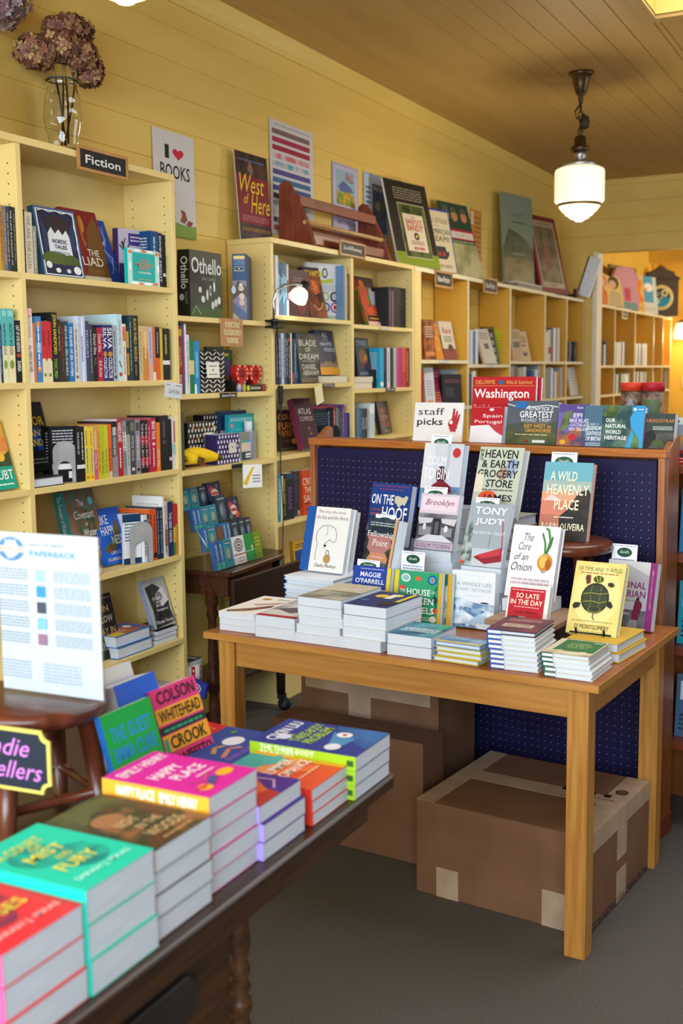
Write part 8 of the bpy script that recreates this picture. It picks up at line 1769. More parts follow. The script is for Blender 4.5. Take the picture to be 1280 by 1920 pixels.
book('red-bottomed road map book with mountain valley photo at right photo edge', None, (2.085,3.826,1.222),-10.5,6,'F',(0.17,0.152,0.012),'c8cdd6', art=[('R',0,0,1,0.3,'b82c2a'),('P',[(0,0.3),(0.4,0.3),(0.1,0.42),(0,0.42)],'e6e6ea'),('R',0,0.3,1,0.62,'6a7aa8|c8a03c|8'),('R',0,0.62,1,0.85,'d8b83a|8aa0c0|8'),('R',0,0.85,1,1,'e0e4ea'),('E',0.14,0.92,0.08,0.04,'3a8a4a'),('T','ME',0.12,0.15,0.5,0.24,'3a3a48','b'),('T','ID',0.14,0.04,0.4,0.13,'e8e0e0','b')])
# ---- books shown upright on the staff picks table
book('white picture book with horse line drawing and blue cloth spine on acrylic easel', None, (0.9811,3.3,0.8747),-8,15.7,'F',(0.176,0.2179,0.03),'e4e4e2', spine='1f4f96', art=[('R',0,0,0.205,1,'1f55a0'),('T','The boy, the mole,',0.273,0.89,0.905,0.95,'7a2f2a','i'),('T','the fox and the Horse',0.242,0.81,0.968,0.87,'7a2f2a','i'),('L',[(0.305,0.62),(0.407,0.7),(0.566,0.72),(0.7,0.68),(0.763,0.58),(0.747,0.48),(0.684,0.46),(0.621,0.5)],0.008,'3a3a3a'),('L',[(0.305,0.62),(0.289,0.52),(0.336,0.42),(0.321,0.2),(0.352,0.17)],0.008,'3a3a3a'),('L',[(0.526,0.71),(0.542,0.6),(0.51,0.55)],0.006,'5a5a5a'),('L',[(0.621,0.5),(0.566,0.47),(0.494,0.42),(0.51,0.36)],0.008,'3a3a3a'),('E',0.526,0.4,0.024,0.02,'2a2a2a'),('E',0.605,0.2,0.08000000000000002,0.07,'b58a54'),('L',[(0.573,0.26),(0.573,0.33),(0.621,0.33),(0.645,0.26)],0.01,'3a2f28'),('T','Charlie Mackesy',0.336,0.05,0.842,0.12,'5a1f1a','i')], hard=True)
book('first spare copy behind the horse drawing book, only its right edge showing', None, (1.004,3.345,0.8636),-8,15.2,'F',(0.1411,0.2192,0.018),'dcdcd8', hard=True)
book('second spare copy behind the horse drawing book, furthest back', None, (1.001,3.375,0.8585),-8,15.2,'F',(0.1419,0.2135,0.018),'d8d8d4', hard=True)
book('dark blue cover with big white title and pale country map, back left of display', None, (1.12,3.52,0.9377),-14,13.1,'F',(0.1736,0.2184,0.035),'1f3f86', art=[('R',0,0,1,0.34,'5a86b8'),('R',0,0.2,1,0.3,'8a9ab8'),('R',0,0,1,0.22,'2c3a5c'),('P',[(0.2,0.2),(0.25,0.34),(0.4,0.38),(0.48,0.28),(0.5,0.2)],'2a2238'),('B',0.05,0.94,0.95,0.97,1,'a03a4a'),('B',0.2,0.89,0.8,0.92,1,'a03a4a'),('T','ON THE',0.04,0.66,0.6,0.82,'f2f4f6','b'),('T','HOOF',0.34,0.42,0.96,0.63,'f4f6f8','b'),('P',[(0.62,0.8),(0.7,0.81),(0.82,0.78),(0.9,0.82),(0.95,0.8),(0.92,0.72),(0.88,0.66),(0.82,0.68),(0.74,0.62),(0.68,0.68),(0.63,0.7)],'c9c3a8'),('T','A 7,000 MILE',0.05,0.54,0.3,0.59,'c8642c'),('T','ADVENTURE',0.05,0.47,0.32,0.52,'d8843a')], hard=True)
book('slim paperback with sunset tree silhouettes and peach spine side on acrylic easel', None, (1.241,3.24,0.9095),-20,14.8,'F',(0.1321,0.1644,0.045),'4a4450', art=[('R',0,0.5,1,1,'3d4a5c|22303a|20'),('R',0,0.3,1,0.66,'b07a78'),('R',0,0.12,1,0.32,'c88a6a'),('R',0,0,1,0.14,'5a6478'),('P',[(0,0),(0.0,0.7),(0.12,0.55),(0.1,0.4),(0.24,0.3),(0.15,0.2),(0.22,0)],'1f2226|34403a|30'),('P',[(1,0),(1,0.75),(0.85,0.6),(0.9,0.45),(0.72,0.35),(0.85,0.22),(0.78,0)],'22242a|3a443c|30'),('B',0.1,0.84,0.9,0.93,2,'b8c4cc'),('T','Fellowship',0.06,0.6,0.96,0.74,'f0eef0'),('T','Point',0.28,0.45,0.78,0.58,'f0eef0'),('B',0.3,0.22,0.7,0.26,1,'e0d0d0'),('R',0.91,0,1,1,'d2a27a')])
book('pale seascape cover with seated red-dressed woman, tallest at back of display', None, (1.331,3.5,1.08),-12,12.2,'F',(0.1558,0.2183,0.032),'aeb9cc', art=[('R',0,0,1,0.34,'6a8ab4'),('R',0,0.34,1,1,'c8ccd6'),('R',0,0.3,0.28,1,'d8d8de'),('R',0.6,0.3,0.68,1,'b8bcc6'),('E',0.5,0.52,0.14,0.13,'4a2430'),('P',[(0.25,0.1),(0.3,0.35),(0.45,0.42),(0.6,0.42),(0.78,0.34),(0.82,0.1)],'7a2034'),('T','COLM',0.1,0.66,0.6,0.8,'f2f0f2'),('T','TOIBIN',0.05,0.44,0.7,0.62,'f4f2f4'),('E',0.84,0.86,0.1,0.075,'b8323c'),('T','LONG ISLAND',0.5,0.2,0.98,0.25,'e8e8ee')], hard=True)
book('paperback with pink title panel over grey shop-window photo at centre of display', None, (1.385,3.34,0.9665),-10,15.5,'F',(0.1448,0.181,0.024),'c9bfcb', art=[('R',0.03,0.66,0.97,0.97,'d8c6d2'),('R',0.05,0.7,0.95,0.95,'e0d0da'),('T','Brooklyn',0.14,0.76,0.88,0.9,'8a3058','i'),('R',0,0.0,1,0.64,'8a8890|5a5860|12'),('R',0.0,0.2,1,0.56,'4a484e'),('P',[(0,0.56),(0.4,0.56),(0.36,0.48),(0.05,0.44)],'c9c7ce'),('P',[(0.6,0.56),(1,0.56),(0.96,0.44),(0.64,0.48)],'c9c7ce'),('R',0.42,0.24,0.6,0.56,'26262a'),('R',0.46,0.28,0.56,0.5,'5a5a60'),('R',0.06,0.24,0.38,0.4,'8a8a90'),('R',0.64,0.24,0.92,0.4,'8a8a90'),('E',0.2,0.4,0.04,0.06,'d8d8dc'),('E',0.76,0.38,0.05,0.06,'d8d8dc'),('P',[(0.0,0.14),(0.3,0.26),(0.7,0.26),(1,0.14)],'cfcdd6'),('R',0,0,1,0.13,'b8a4b4'),('T','COLM TOIBIN',0.06,0.03,0.92,0.1,'6a5066')])
book('sage green cover with hand-lettered black title and orange figure at back of display', None, (1.536,3.44,1.068),-10,19.1,'F',(0.1604,0.2318,0.04),'b9c2b0', art=[('P',[(0.55,0.62),(0.75,0.85),(0.95,0.8),(0.8,0.55)],'8fa0b8'),('E',0.6,0.62,0.1,0.1,'a88a78'),('T','THE',0.02,0.8,0.1,0.96,'1c1c1e','b'),('T','HEAVEN',0.14,0.84,0.88,0.96,'1c1c1e','b'),('T','& EARTH',0.1,0.7,0.92,0.81,'1c1c1e','b'),('T','GROCERY',0.04,0.56,0.94,0.67,'1c1c1e','b'),('T','STORE',0.26,0.42,0.86,0.53,'1c1c1e','b'),('B',0.2,0.37,0.9,0.4,1,'3a3a3a'),('E',0.35,0.26,0.22,0.11,'d0502e'),('T','JAMES',0.24,0.2,0.9,0.32,'1c1c1e','b'),('R',0.02,0.34,0.2,0.6,'d8cdb8')], hard=True)
book('icy grey paperback with snowy tree and red train on small easel at centre', None, (1.57,3.26,0.9373),-8,23.6,'F',(0.1435,0.2022,0.022),'9aa4ae', art=[('R',0,0,1,0.28,'b8bfc8'),('P',[(0,0),(0,0.5),(0.12,0.74),(0.2,0.5),(0.25,0.2),(0.3,0.0)],'50605a|a8b4b4|40'),('P',[(0.3,0.14),(0.95,0.32),(0.98,0.1),(0.6,0.04)],'8a2634'),('P',[(0.38,0.17),(0.92,0.31),(0.94,0.2),(0.5,0.12)],'b83a48'),('L',[(0.62,0.3),(0.62,0.56)],0.008,'5a5a60'),('L',[(0.98,0.1),(0.86,0.72)],0.02,'a82a3a'),('T','TONY',0.14,0.82,0.92,0.94,'eef1f4','b'),('T','JUDT',0.2,0.64,0.88,0.76,'eef1f4','b'),('T','THE MEMORY CHALET',0.16,0.5,0.96,0.55,'dfe4e8'),('E',0.06,0.05,0.04,0.03,'d0482a')])
book('white cover with script title and golden sprouting onion on wooden riser', None, (1.731,3.22,0.8598),-6,19.2,'F',(0.1511,0.2198,0.034),'e6e2e6', art=[('T','The',0.26,0.78,0.46,0.89,'4a4a58','i'),('T','Core',0.16,0.65,0.42,0.76,'4a4a58','i'),('T','of an',0.1,0.51,0.4,0.61,'4a4a58','i'),('T','Onion',0.06,0.36,0.5,0.48,'4a4a58','i'),('B',0.1,0.17,0.9,0.28,2,'c0a8b4'),('E',0.76,0.5,0.16,0.12,'c8862e'),('E',0.72,0.52,0.08,0.1,'e0b45a'),('E',0.83,0.47,0.06,0.08,'a85a24'),('P',[(0.68,0.58),(0.76,0.66),(0.84,0.58)],'c8a05a'),('L',[(0.74,0.62),(0.72,0.76),(0.64,0.9)],0.035,'3f7a34'),('L',[(0.77,0.62),(0.82,0.8),(0.76,0.95),(0.7,0.97)],0.045,'4a8a3c'),('L',[(0.76,0.62),(0.84,0.74),(0.86,0.86)],0.03,'2f6a30'),('L',[(0.7,0.39),(0.74,0.36),(0.8,0.37)],0.015,'6a4a2a')], hard=True)
book('small white-edged red cover with serif title in front of the onion book', None, (1.781,3.08,0.8202),-6,18.7,'F',(0.1267,0.1051,0.022),'e2ded8', art=[('R',0.04,0.02,0.9,0.9,'b8202e'),('B',0.08,0.82,0.86,0.87,1,'e8b8bc'),('T','SO LATE',0.2,0.62,0.76,0.76,'f2e2d2','b'),('T','IN THE DAY',0.08,0.44,0.86,0.58,'f2e2d2','b'),('B',0.18,0.36,0.78,0.4,1,'e8c8c0'),('T','CLAIRE KEEGAN',0.18,0.2,0.76,0.27,'5a0c18'),('P',[(0.06,0.02),(0.1,0.1),(0.3,0.12),(0.5,0.08),(0.66,0.04),(0.66,0.02)],'3a2a34'),('R',0.32,0.05,0.5,0.12,'8a8a8a')])
book('sunset lake cover with cream block title on dark round stool at back right', None, (1.771,3.42,1.007),-5,15,'F',(0.1584,0.2474,0.03),'c88a70', art=[('R',0,0.72,1,1,'6aa8b8'),('R',0,0.6,1,0.76,'9fb0a8'),('R',0,0.48,1,0.62,'d8a080'),('R',0,0.3,1,0.5,'d0806a'),('R',0,0.14,1,0.32,'b8705a'),('R',0,0,1,0.16,'4a4048'),('P',[(0.05,0.5),(0.2,0.58),(0.3,0.55),(0.42,0.5)],'d8c8c0'),('P',[(0.45,0),(0.4,0.3),(0.6,0.42),(0.75,0.62),(0.95,0.66),(1,0.6),(1,0)],'2a2a2c|3a3430|20'),('T','A WILD',0.14,0.76,0.7,0.88,'efe6c6','b'),('T','HEAVENLY',0.1,0.58,0.96,0.71,'efe6c6','b'),('T','PLACE',0.28,0.39,0.78,0.52,'efe6c6','b'),('B',0.3,0.28,0.7,0.31,1,'e8dcc8'),('T','ROBIN OLIVEIRA',0.06,0.13,0.94,0.22,'efe6c6','b')], hard=True)
book('blue paperback with small white author line and yellow flowers behind front stacks', None, (1.239,3.16,0.7899),-6,12.3,'F',(0.1394,0.1378,0.02),'23419c', spine='2a4aa8', art=[('B',0.2,0.93,0.8,0.96,1,'c8d0e8'),('T','MAGGIE',0.2,0.76,0.74,0.87,'f0f0f2','b'),('T', "O'FARRELL", 0.08,0.61,0.84,0.72,'f0f0f2','b'),('E',0.2,0.5,0.1,0.07,'d8b03a'),('E',0.62,0.38,0.11,0.08,'e2bc40'),('E',0.3,0.3,0.1,0.07,'d8b03a'),('R',0.55,0.16,0.7,0.4,'e8e4d8'),('E',0.84,0.4,0.12,0.09,'e4e6ec'),('E',0.84,0.4,0.09,0.07,'c8ccd8'),('R',0.9,0,1,1,'d8c83a')])
book('second copy of the blue flower paperback, yellow page edge behind the first', None, (1.253,3.185,0.7863),-6,11,'F',(0.1433,0.1349,0.016),'23419c', art=[('R',0.88,0,1,1,'d8c83a')])
book('green folk-flower patterned cover with white stacked title behind front stacks', None, (1.413,3.14,0.7616),-5,7.62,'F',(0.1456,0.1645,0.02),'2a9a6a', art=[('R',0.93,0,1,1,'e0a82a'),('E',0.15,0.87,0.11,0.08,'e4e0d8'),('E',0.15,0.87,0.08,0.06,'8ab8c0'),('E',0.45,0.87,0.08,0.04,'d8603a'),('E',0.78,0.86,0.11,0.09,'1f5a8a'),('E',0.78,0.86,0.07,0.06,'5aa8c0'),('E',0.78,0.86,0.03,0.03,'d8603a'),('E',0.08,0.68,0.08,0.05,'c84a3a'),('E',0.86,0.5,0.07,0.06,'1a4a4a'),('E',0.86,0.3,0.08,0.06,'c8563a'),('E',0.84,0.14,0.08,0.06,'e4dcc8'),('L',[(0.02,0.6),(0.08,0.5),(0.04,0.4)],0.02,'1a4a3a'),('L',[(0.9,0.75),(0.84,0.62),(0.9,0.4),(0.82,0.2)],0.02,'1a4a3a'),('T','THE',0.04,0.6,0.16,0.66,'f0f2ee'),('T','HOUSE',0.2,0.56,0.76,0.68,'f4f6f2','b'),('T','OF',0.78,0.6,0.86,0.66,'f0f2ee'),('T','BROKEN',0.12,0.4,0.84,0.52,'f4f6f2','b'),('T','ANGELS',0.14,0.23,0.86,0.35,'f4f6f2','b'),('E',0.22,0.07,0.06,0.06,'1a2a34'),('B',0.4,0.1,0.8,0.18,2,'d8ece0')])
book('second copy of the green flowered paperback, offset to the right behind the first', None, (1.435,3.18,0.7554),-5,6.6,'F',(0.1422,0.1632,0.02),'2a9a6a', art=[('R',0.9,0,1,1,'e0a82a'),('R',0.62,0,0.9,1,'2f7a6a|d0d4cc|30')])
book('white cover with faint title over wide blue mountain range behind front stacks', None, (1.564,3.2,0.7548),-5,5.91,'F',(0.1447,0.1731,0.03),'e2e6ea', art=[('R',0,0,1,0.4,'8fb0cc|dfe9f1|14|4a7096'),('P',[(0,0.4),(0,0.5),(0.2,0.52),(0.45,0.47),(0.7,0.44),(1,0.44),(1,0.3)],'6a8cb0|d8e4ee|16'),('P',[(0,0.2),(0.3,0.3),(0.55,0.2),(0.85,0.33),(1,0.22),(1,0.1),(0,0.05)],'eaf1f6|a8c4da|20'),('E',0.78,0.46,0.1,0.015,'2c3c54'),('T','A WHOLE LIFE',0.12,0.74,0.92,0.81,'8f9cab'),('T','ROBERT SEETHALER',0.1,0.65,0.92,0.71,'a9b4c0'),('B',0.3,0.56,0.7,0.58,1,'c4ccd4'),('B',0.3,0.92,0.75,0.94,1,'c8d0d8')])
book('yellow cover with dark pond turtle painting on black wire stand at table right', None, (1.965,3.06,0.8027),-5,24,'F',(0.145,0.2092,0.03),'d8c876', art=[('E',0.5,0.55,0.46,0.42,'e2d48a'),('T','OF TIME AND TURTLES',0.06,0.87,0.94,0.925,'4a3a1e'),('B',0.12,0.83,0.88,0.86,1,'a85a3a'),('E',0.48,0.5,0.28,0.21,'2b3024'),('E',0.48,0.5,0.25,0.18,'384030'),('L',[(0.24,0.55),(0.4,0.57),(0.56,0.56),(0.72,0.58)],0.012,'a8a040'),('L',[(0.25,0.44),(0.42,0.46),(0.58,0.44),(0.72,0.47)],0.012,'a8a040'),('L',[(0.4,0.67),(0.38,0.56),(0.41,0.46),(0.4,0.36)],0.01,'7a7a38'),('L',[(0.58,0.67),(0.58,0.56),(0.57,0.45),(0.58,0.36)],0.01,'7a7a38'),('E',0.5,0.34,0.14,0.05,'6a6a34'),('E',0.5,0.35,0.11,0.035,'323828'),('E',0.5,0.76,0.1,0.05,'3a4a24'),('L',[(0.45,0.8),(0.5,0.72)],0.015,'c8b83a'),('L',[(0.53,0.8),(0.54,0.72)],0.015,'c8b83a'),('P',[(0.28,0.68),(0.24,0.77),(0.26,0.81),(0.34,0.81),(0.35,0.7)],'6a2f2a'),('P',[(0.7,0.68),(0.78,0.66),(0.84,0.69),(0.78,0.73),(0.7,0.72)],'3a2f26'),('P',[(0.2,0.36),(0.1,0.33),(0.06,0.37),(0.1,0.42),(0.22,0.42)],'2a2a24'),('P',[(0.74,0.4),(0.82,0.37),(0.86,0.41),(0.8,0.47),(0.74,0.47)],'2a2a24'),('L',[(0.5,0.29),(0.49,0.24),(0.53,0.2)],0.015,'33342a'),('B',0.1,0.17,0.9,0.19,1,'8a7a4a'),('T','SY MONTGOMERY',0.16,0.07,0.84,0.13,'4a3a1e'),('B',0.2,0.03,0.8,0.045,1,'8a7a4a')], hard=True)
book('grey hall photo cover with magenta right band leaning at table back right', None, (1.988,3.38,0.7586),-10,14,'F',(0.1554,0.2038,0.028),'aeb2be', art=[('R',0.86,0,1,1,'8f2f78'),('T','PERSONAL LIBRARIAN',0.0,0.0,0.001,0.001,'8f2f78'),('P',[(0,0.75),(0.4,0.95),(0.86,0.8),(0.86,1),(0,1)],'d0cfd4'),('R',0.0,0.0,0.86,0.28,'4a4c56|6a6c74|10'),('P',[(0.5,0),(0.6,0.22),(0.7,0.22),(0.72,0)],'8a8e98'),('T','PERSONAL',0.02,0.6,0.82,0.7,'7a2a6a','b'),('T','LIBRARIAN',0.02,0.47,0.82,0.57,'7a2a6a','b'),('B',0.3,0.41,0.7,0.43,1,'5a4a5a'),('E',0.68,0.44,0.035,0.035,'3a2a2a'),('P',[(0.58,0.14),(0.63,0.42),(0.74,0.42),(0.78,0.36),(0.72,0.14)],'6a1c3c'),('T','MARIE BENEDICT',0.02,0.27,0.44,0.31,'d8d8de'),('T','VICTORIA MURRAY',0.02,0.2,0.55,0.24,'d8d8de'),('T','INSTANT BESTSELLER',0.915,0.3,0.95,0.9,'d8a8cc')])
book('white handwritten card with green oval badge above the seascape cover', None, (1.342,3.585,1.27),-8,12,'F',(0.079,0.0496,0.0012),'e6e9ee', art=[('R',0,0,1,1,'eceef2'),('E',0.5,0.45,0.36,0.3,'1d4a38'),('E',0.5,0.45,0.32,0.25,'24573f'),('T', "Darvill's", 0.28,0.42,0.72,0.58,'e6ece4','i'),('B',0.1,0.84,0.9,0.96,1,'8a8fa0')], name='shelf_talker_card', cat='card', parts=False)
book('white card with green oval badge between seascape and pink-panel covers', None, (1.386,3.415,1.113),-8,14,'F',(0.0861,0.0469,0.0012),'e6e9ee', art=[('R',0,0,1,1,'eceef2'),('E',0.5,0.45,0.36,0.3,'1d4a38'),('E',0.5,0.45,0.32,0.25,'24573f'),('T', "Darvill's", 0.28,0.42,0.72,0.58,'e6ece4','i'),('B',0.1,0.84,0.9,0.96,1,'8a8fa0')], name='shelf_talker_card', cat='card', parts=False)
book('white card with green oval badge above the icy grey paperback', None, (1.58,3.375,1.097),-8,14,'F',(0.0828,0.0393,0.0012),'e6e9ee', art=[('R',0,0,1,1,'eceef2'),('E',0.5,0.45,0.36,0.3,'1d4a38'),('E',0.5,0.45,0.32,0.25,'24573f'),('T', "Darvill's", 0.28,0.42,0.72,0.58,'e6ece4','i'),('B',0.1,0.84,0.9,0.96,1,'8a8fa0')], name='shelf_talker_card', cat='card', parts=False)
book('white card with green oval badge behind the sunset lake cover top', None, (1.788,3.5,1.22),-8,10,'F',(0.0866,0.0561,0.0012),'e6e9ee', art=[('R',0,0,1,1,'eceef2'),('E',0.5,0.45,0.36,0.3,'1d4a38'),('E',0.5,0.45,0.32,0.25,'24573f'),('T', "Darvill's", 0.28,0.42,0.72,0.58,'e6ece4','i'),('B',0.1,0.84,0.9,0.96,1,'8a8fa0')], name='shelf_talker_card', cat='card', parts=False)
book('white card with green oval badge on the slim sunset paperback top', None, (1.259,3.31,1.039),-8,15,'F',(0.0738,0.0359,0.0012),'e6e9ee', art=[('R',0,0,1,1,'eceef2'),('E',0.5,0.45,0.36,0.3,'1d4a38'),('E',0.5,0.45,0.32,0.25,'24573f'),('T', "Darvill's", 0.28,0.42,0.72,0.58,'e6ece4','i'),('B',0.1,0.84,0.9,0.96,1,'8a8fa0')], name='shelf_talker_card', cat='card', parts=False)
book('white card with green oval badge above the blue flower paperback', None, (1.242,3.21,0.9091),-8,10,'F',(0.0853,0.0317,0.0012),'e6e9ee', art=[('R',0,0,1,1,'eceef2'),('E',0.5,0.45,0.36,0.3,'1d4a38'),('E',0.5,0.45,0.32,0.25,'24573f'),('T', "Darvill's", 0.28,0.42,0.72,0.58,'e6ece4','i'),('B',0.1,0.84,0.9,0.96,1,'8a8fa0')], name='shelf_talker_card', cat='card', parts=False)
book('tall handwritten card with green oval badge above the green flowered paperback', None, (1.386,3.23,0.9022),-8,8,'F',(0.084,0.0708,0.0012),'e6e9ee', art=[('R',0,0,1,1,'eceef2'),('E',0.5,0.66,0.3,0.2,'1d4a38'),('T', "Darvill's", 0.32,0.62,0.68,0.74,'e6ece4','i'),('B',0.08,0.08,0.92,0.42,3,'7a86a8'),('B',0.08,0.9,0.92,0.97,1,'8a8fa0')], name='shelf_talker_card', cat='card', parts=False)
book('tall handwritten card with green oval badge behind the magenta-banded cover', None, (1.995,3.46,0.9263),-8,8,'F',(0.0801,0.0736,0.0012),'e6e9ee', art=[('R',0,0,1,1,'eceef2'),('E',0.5,0.66,0.3,0.2,'1d4a38'),('T', "Darvill's", 0.32,0.62,0.68,0.74,'e6ece4','i'),('B',0.08,0.08,0.92,0.42,3,'7a86a8'),('B',0.08,0.9,0.92,0.97,1,'8a8fa0')], name='shelf_talker_card', cat='card', parts=False)
# ---- front stacks on the staff picks table
stack('%s of three white paperbacks, leftmost front stack on staff picks table','of three white paperbacks, leftmost front stack on staff picks table',0.9347,2.876,-1.894,0.7505,(0.1296,0.2605,0.0196),['e3e2df','e3e2df','e6e2da'],[('P',[(0.1,0.1),(0.5,0.3),(0.9,0.55),(0.95,0.4),(0.6,0.12),(0.2,0.02)],'6a4438|a88a78|14'),('P',[(0.3,0.5),(0.6,0.6),(0.95,0.75),(0.9,0.6),(0.5,0.45)],'b8978a'),('E',0.32,0.82,0.12,0.05,'b8862e'),('B',0.6,0.82,0.95,0.88,2,'9a8a80')], None, False, 'pages_white',[],[], offs=[(0,0),(0,0),(-0.004,0.002)])
stack('%s of two white paperbacks with grey photo cover, second front stack','of two white paperbacks with grey photo cover, second front stack',1.081,2.845,-3.057,0.7505,(0.1395,0.205,0.0333),['e3e2df','c9c6c4'],[('R',0,0.45,1,1,'8a8288|c8c4c2|14'),('R',0,0.0,1,0.12,'a81f38'),('P',[(0.1,0.5),(0.5,0.7),(0.9,0.5),(0.6,0.3)],'5a545a')], None, False, 'pages_white',[],[])
stack('%s of five thick white paperbacks, third front stack from left','of five thick white paperbacks, third front stack from left',1.221,2.837,-4.334,0.7505,(0.1483,0.2368,0.027),['e3e2df','e3e2df','e3e2df','e3e2df','8f8a7c'],[('R',0,0,1,1,'6a6858|a8a494|10'),('R',0,0.5,1,1,'b8b09a'),('T','TOM LAKE',0.3,0.6,0.85,0.75,'d8d2c0'),('B',0.3,0.45,0.8,0.55,1,'8a7a4a')], None, False, 'pages_white',[],[], offs=[(0,0),(0.004,0.003),(0.012,0.004),(0.008,0.006),(0.007,0.006)])
stack('%s of four thick white paperbacks with yellow-flower cover, fourth front stack','of four thick white paperbacks with yellow-flower cover, fourth front stack',1.369,2.826,-5.786,0.7505,(0.1403,0.2103,0.0318),['e3e2df','e3e2df','e3e2df','22305e'],[('E',0.3,0.7,0.15,0.1,'d8b83a'),('E',0.6,0.8,0.12,0.08,'e0c24a'),('R',0.45,0.55,0.62,0.85,'dcd8cc'),('E',0.2,0.35,0.1,0.07,'3a5a9a'),('P',[(0.6,0.3),(0.95,0.5),(0.95,0.2),(0.7,0.1)],'2a2420'),('R',0.85,0.4,0.95,0.95,'d0bc3a')], None, False, 'pages_white',[],[], offs=[(0,0),(0.012,0.006),(0.012,0.01),(0.012,0.012)])
stack('%s of two white paperbacks with blue glossy cover, fifth front stack','of two white paperbacks with blue glossy cover, fifth front stack',1.53,2.811,-4.014,0.7505,(0.1358,0.1607,0.0307),['e3e2df','3a6a84'],[('R',0,0,1,1,'24506e|5a9aa8|8'),('B',0.1,0.3,0.9,0.6,4,'d8e0e4'),('R',0.7,0.6,0.9,0.98,'3aa07a')], None, False, 'pages_white',[],[])
stack('%s of four slim hardbacks with blue sky and yellow covers, sixth front stack','of four slim hardbacks with blue sky and yellow covers, sixth front stack',1.669,2.804,-6.761,0.7505,(0.1376,0.0703,0.0137),['c9b64a','c2b050','c8b84e','6a8aa8'],[('R',0,0.2,1,1,'4a7aa0|8aa8c0|8'),('R',0,0,1,0.2,'d0b858'),('B',0.3,0.6,0.9,0.75,2,'dce4ea')],'2a62a4', True, 'pages_white',[],[], offs=[(0,0),(0.008,0.004),(0.006,0.004),(0.004,0.004)])
stack('%s of eight hardbacks with blue quarter bindings, tall seventh front stack','of eight hardbacks with blue quarter bindings, tall seventh front stack',1.834,2.79,-0.2875,0.7505,(0.1335,0.1695,0.0132),['dcdad6','dcdad6','dcdad6','dcdad6','dcdad6','dcdad6','dcdad6','3d2430'],[('R',0,0,1,1,'4a2a38|7a3a44|8'),('R',0.18,0.28,0.8,0.5,'b8a490'),('T','FOSTER',0.25,0.33,0.75,0.45,'5a3a30'),('B',0.15,0.7,0.85,0.85,2,'c89a94')],'2350a8', True, 'pages_white',[('R',0,0,0.3,1,'2350a8'),('R',0.03,0.2,0.3,0.8,'e2e2de')],[], offs=[(0.0036000000000000008,0.0),(0.002800000000000002,0.0),(0.002,0.0),(0.0012000000000000014,0.0),(-0.003599999999999999,0.0),(-0.004399999999999999,0.0),(-0.0052,0.0),(-0.005999999999999999,0.0)])
stack('%s of five hardbacks with dark green bindings, rightmost front stack','of five hardbacks with dark green bindings, rightmost front stack',1.981,2.772,-3.386,0.7505,(0.1293,0.1689,0.0127),['dcdad6','dcdad6','dcdad6','dcdad6','c9bfa8'],[('R',0.14,0.22,0.97,0.96,'2f6a3e'),('T','POEMS',0.34,0.66,0.74,0.74,'b8c88a'),('T','OF EARTH',0.3,0.54,0.8,0.62,'b8c88a'),('T','AND SKY',0.34,0.42,0.76,0.5,'b8c88a'),('P',[(0,0.1),(0.3,0.26),(0.5,0.14),(0.8,0.24),(1,0.12),(1,0),(0,0)],'b09a78|d8ccb0|20'),('R',0.76,0.78,0.94,0.9,'7aa07a')],'14594c', True, 'pages_white',[('R',0,0,0.25,1,'14594c'),('R',0.03,0.2,0.25,0.8,'e2e2de')],[], offs=[(0.008,0),(0.008,0.003),(0.003,0.004),(0,0.002),(0,0)])
stack('%s of two yellow hardbacks lying under the turtle painting book','two yellow hardbacks lying flat',1.985,3.0,-8,0.7505,(0.148,0.21,0.0255),['c8a83a','c9a436'],[('R',0,0,1,1,'c9a23a')],'c9a436', True, offs=[(0.006,-0.004),(0,0)])
# ---- supporting stacks behind, under the upright books
stack('%s of eight slim blue-edged picture books piled under the horse drawing book','eight slim blue-edged picture books piled under the horse drawing book',0.97,3.22,-8,0.7505,(0.2,0.2,0.01462),['cfd9e8','dfe4ec','cfd9e8','dfe4ec','cfd9e8','dfe4ec','cfd9e8','dfe4ec'],(),'2f66b8', True, 'pages_white',[],(), offs=[(0.003 * math.sin(2.3 * k),0.002 * math.cos(3.1 * k)) for k in range(8)])
stack('%s of five grey paperbacks piled behind, under the country map cover','five grey paperbacks piled behind, under the country map cover',1.13,3.545,-10,0.7505,(0.15,0.2,0.0368),['8a9098','b8bcc2','8a9098','b8bcc2','8a9098'],(), None, False, 'pages_white',[],(), offs=[(0.003 * math.sin(2.3 * k),0.002 * math.cos(3.1 * k)) for k in range(5)])
stack('%s of four white paperbacks piled under the slim sunset paperback','four white paperbacks piled under the slim sunset paperback',1.246,3.27,-10,0.7505,(0.125,0.18,0.03875),['c8ccd0','dcdcdc','c8ccd0','dcdcdc'],(), None, False, 'pages_white',[],(), offs=[(0.003 * math.sin(2.3 * k),0.002 * math.cos(3.1 * k)) for k in range(4)])
stack('%s of five mixed grey books piled under the tall seascape cover','five mixed grey books piled under the tall seascape cover',1.35,3.53,-10,0.7505,(0.14,0.13,0.065),['8a9098','aab0b8','6a7078','8a9098','aab0b8'],(), None, False, 'pages_white',[],(), offs=[(0.003 * math.sin(2.3 * k),0.002 * math.cos(3.1 * k)) for k in range(5)])
stack('%s of six white paperbacks piled under the pink-panel shop photo cover','six white paperbacks piled under the pink-panel shop photo cover',1.385,3.345,-10,0.7505,(0.14,0.16,0.03533),['c2c6cc','d8dadc','c2c6cc','d8dadc','c2c6cc','d8dadc'],(), None, False, 'pages_white',[],(), offs=[(0.003 * math.sin(2.3 * k),0.002 * math.cos(3.1 * k)) for k in range(6)])
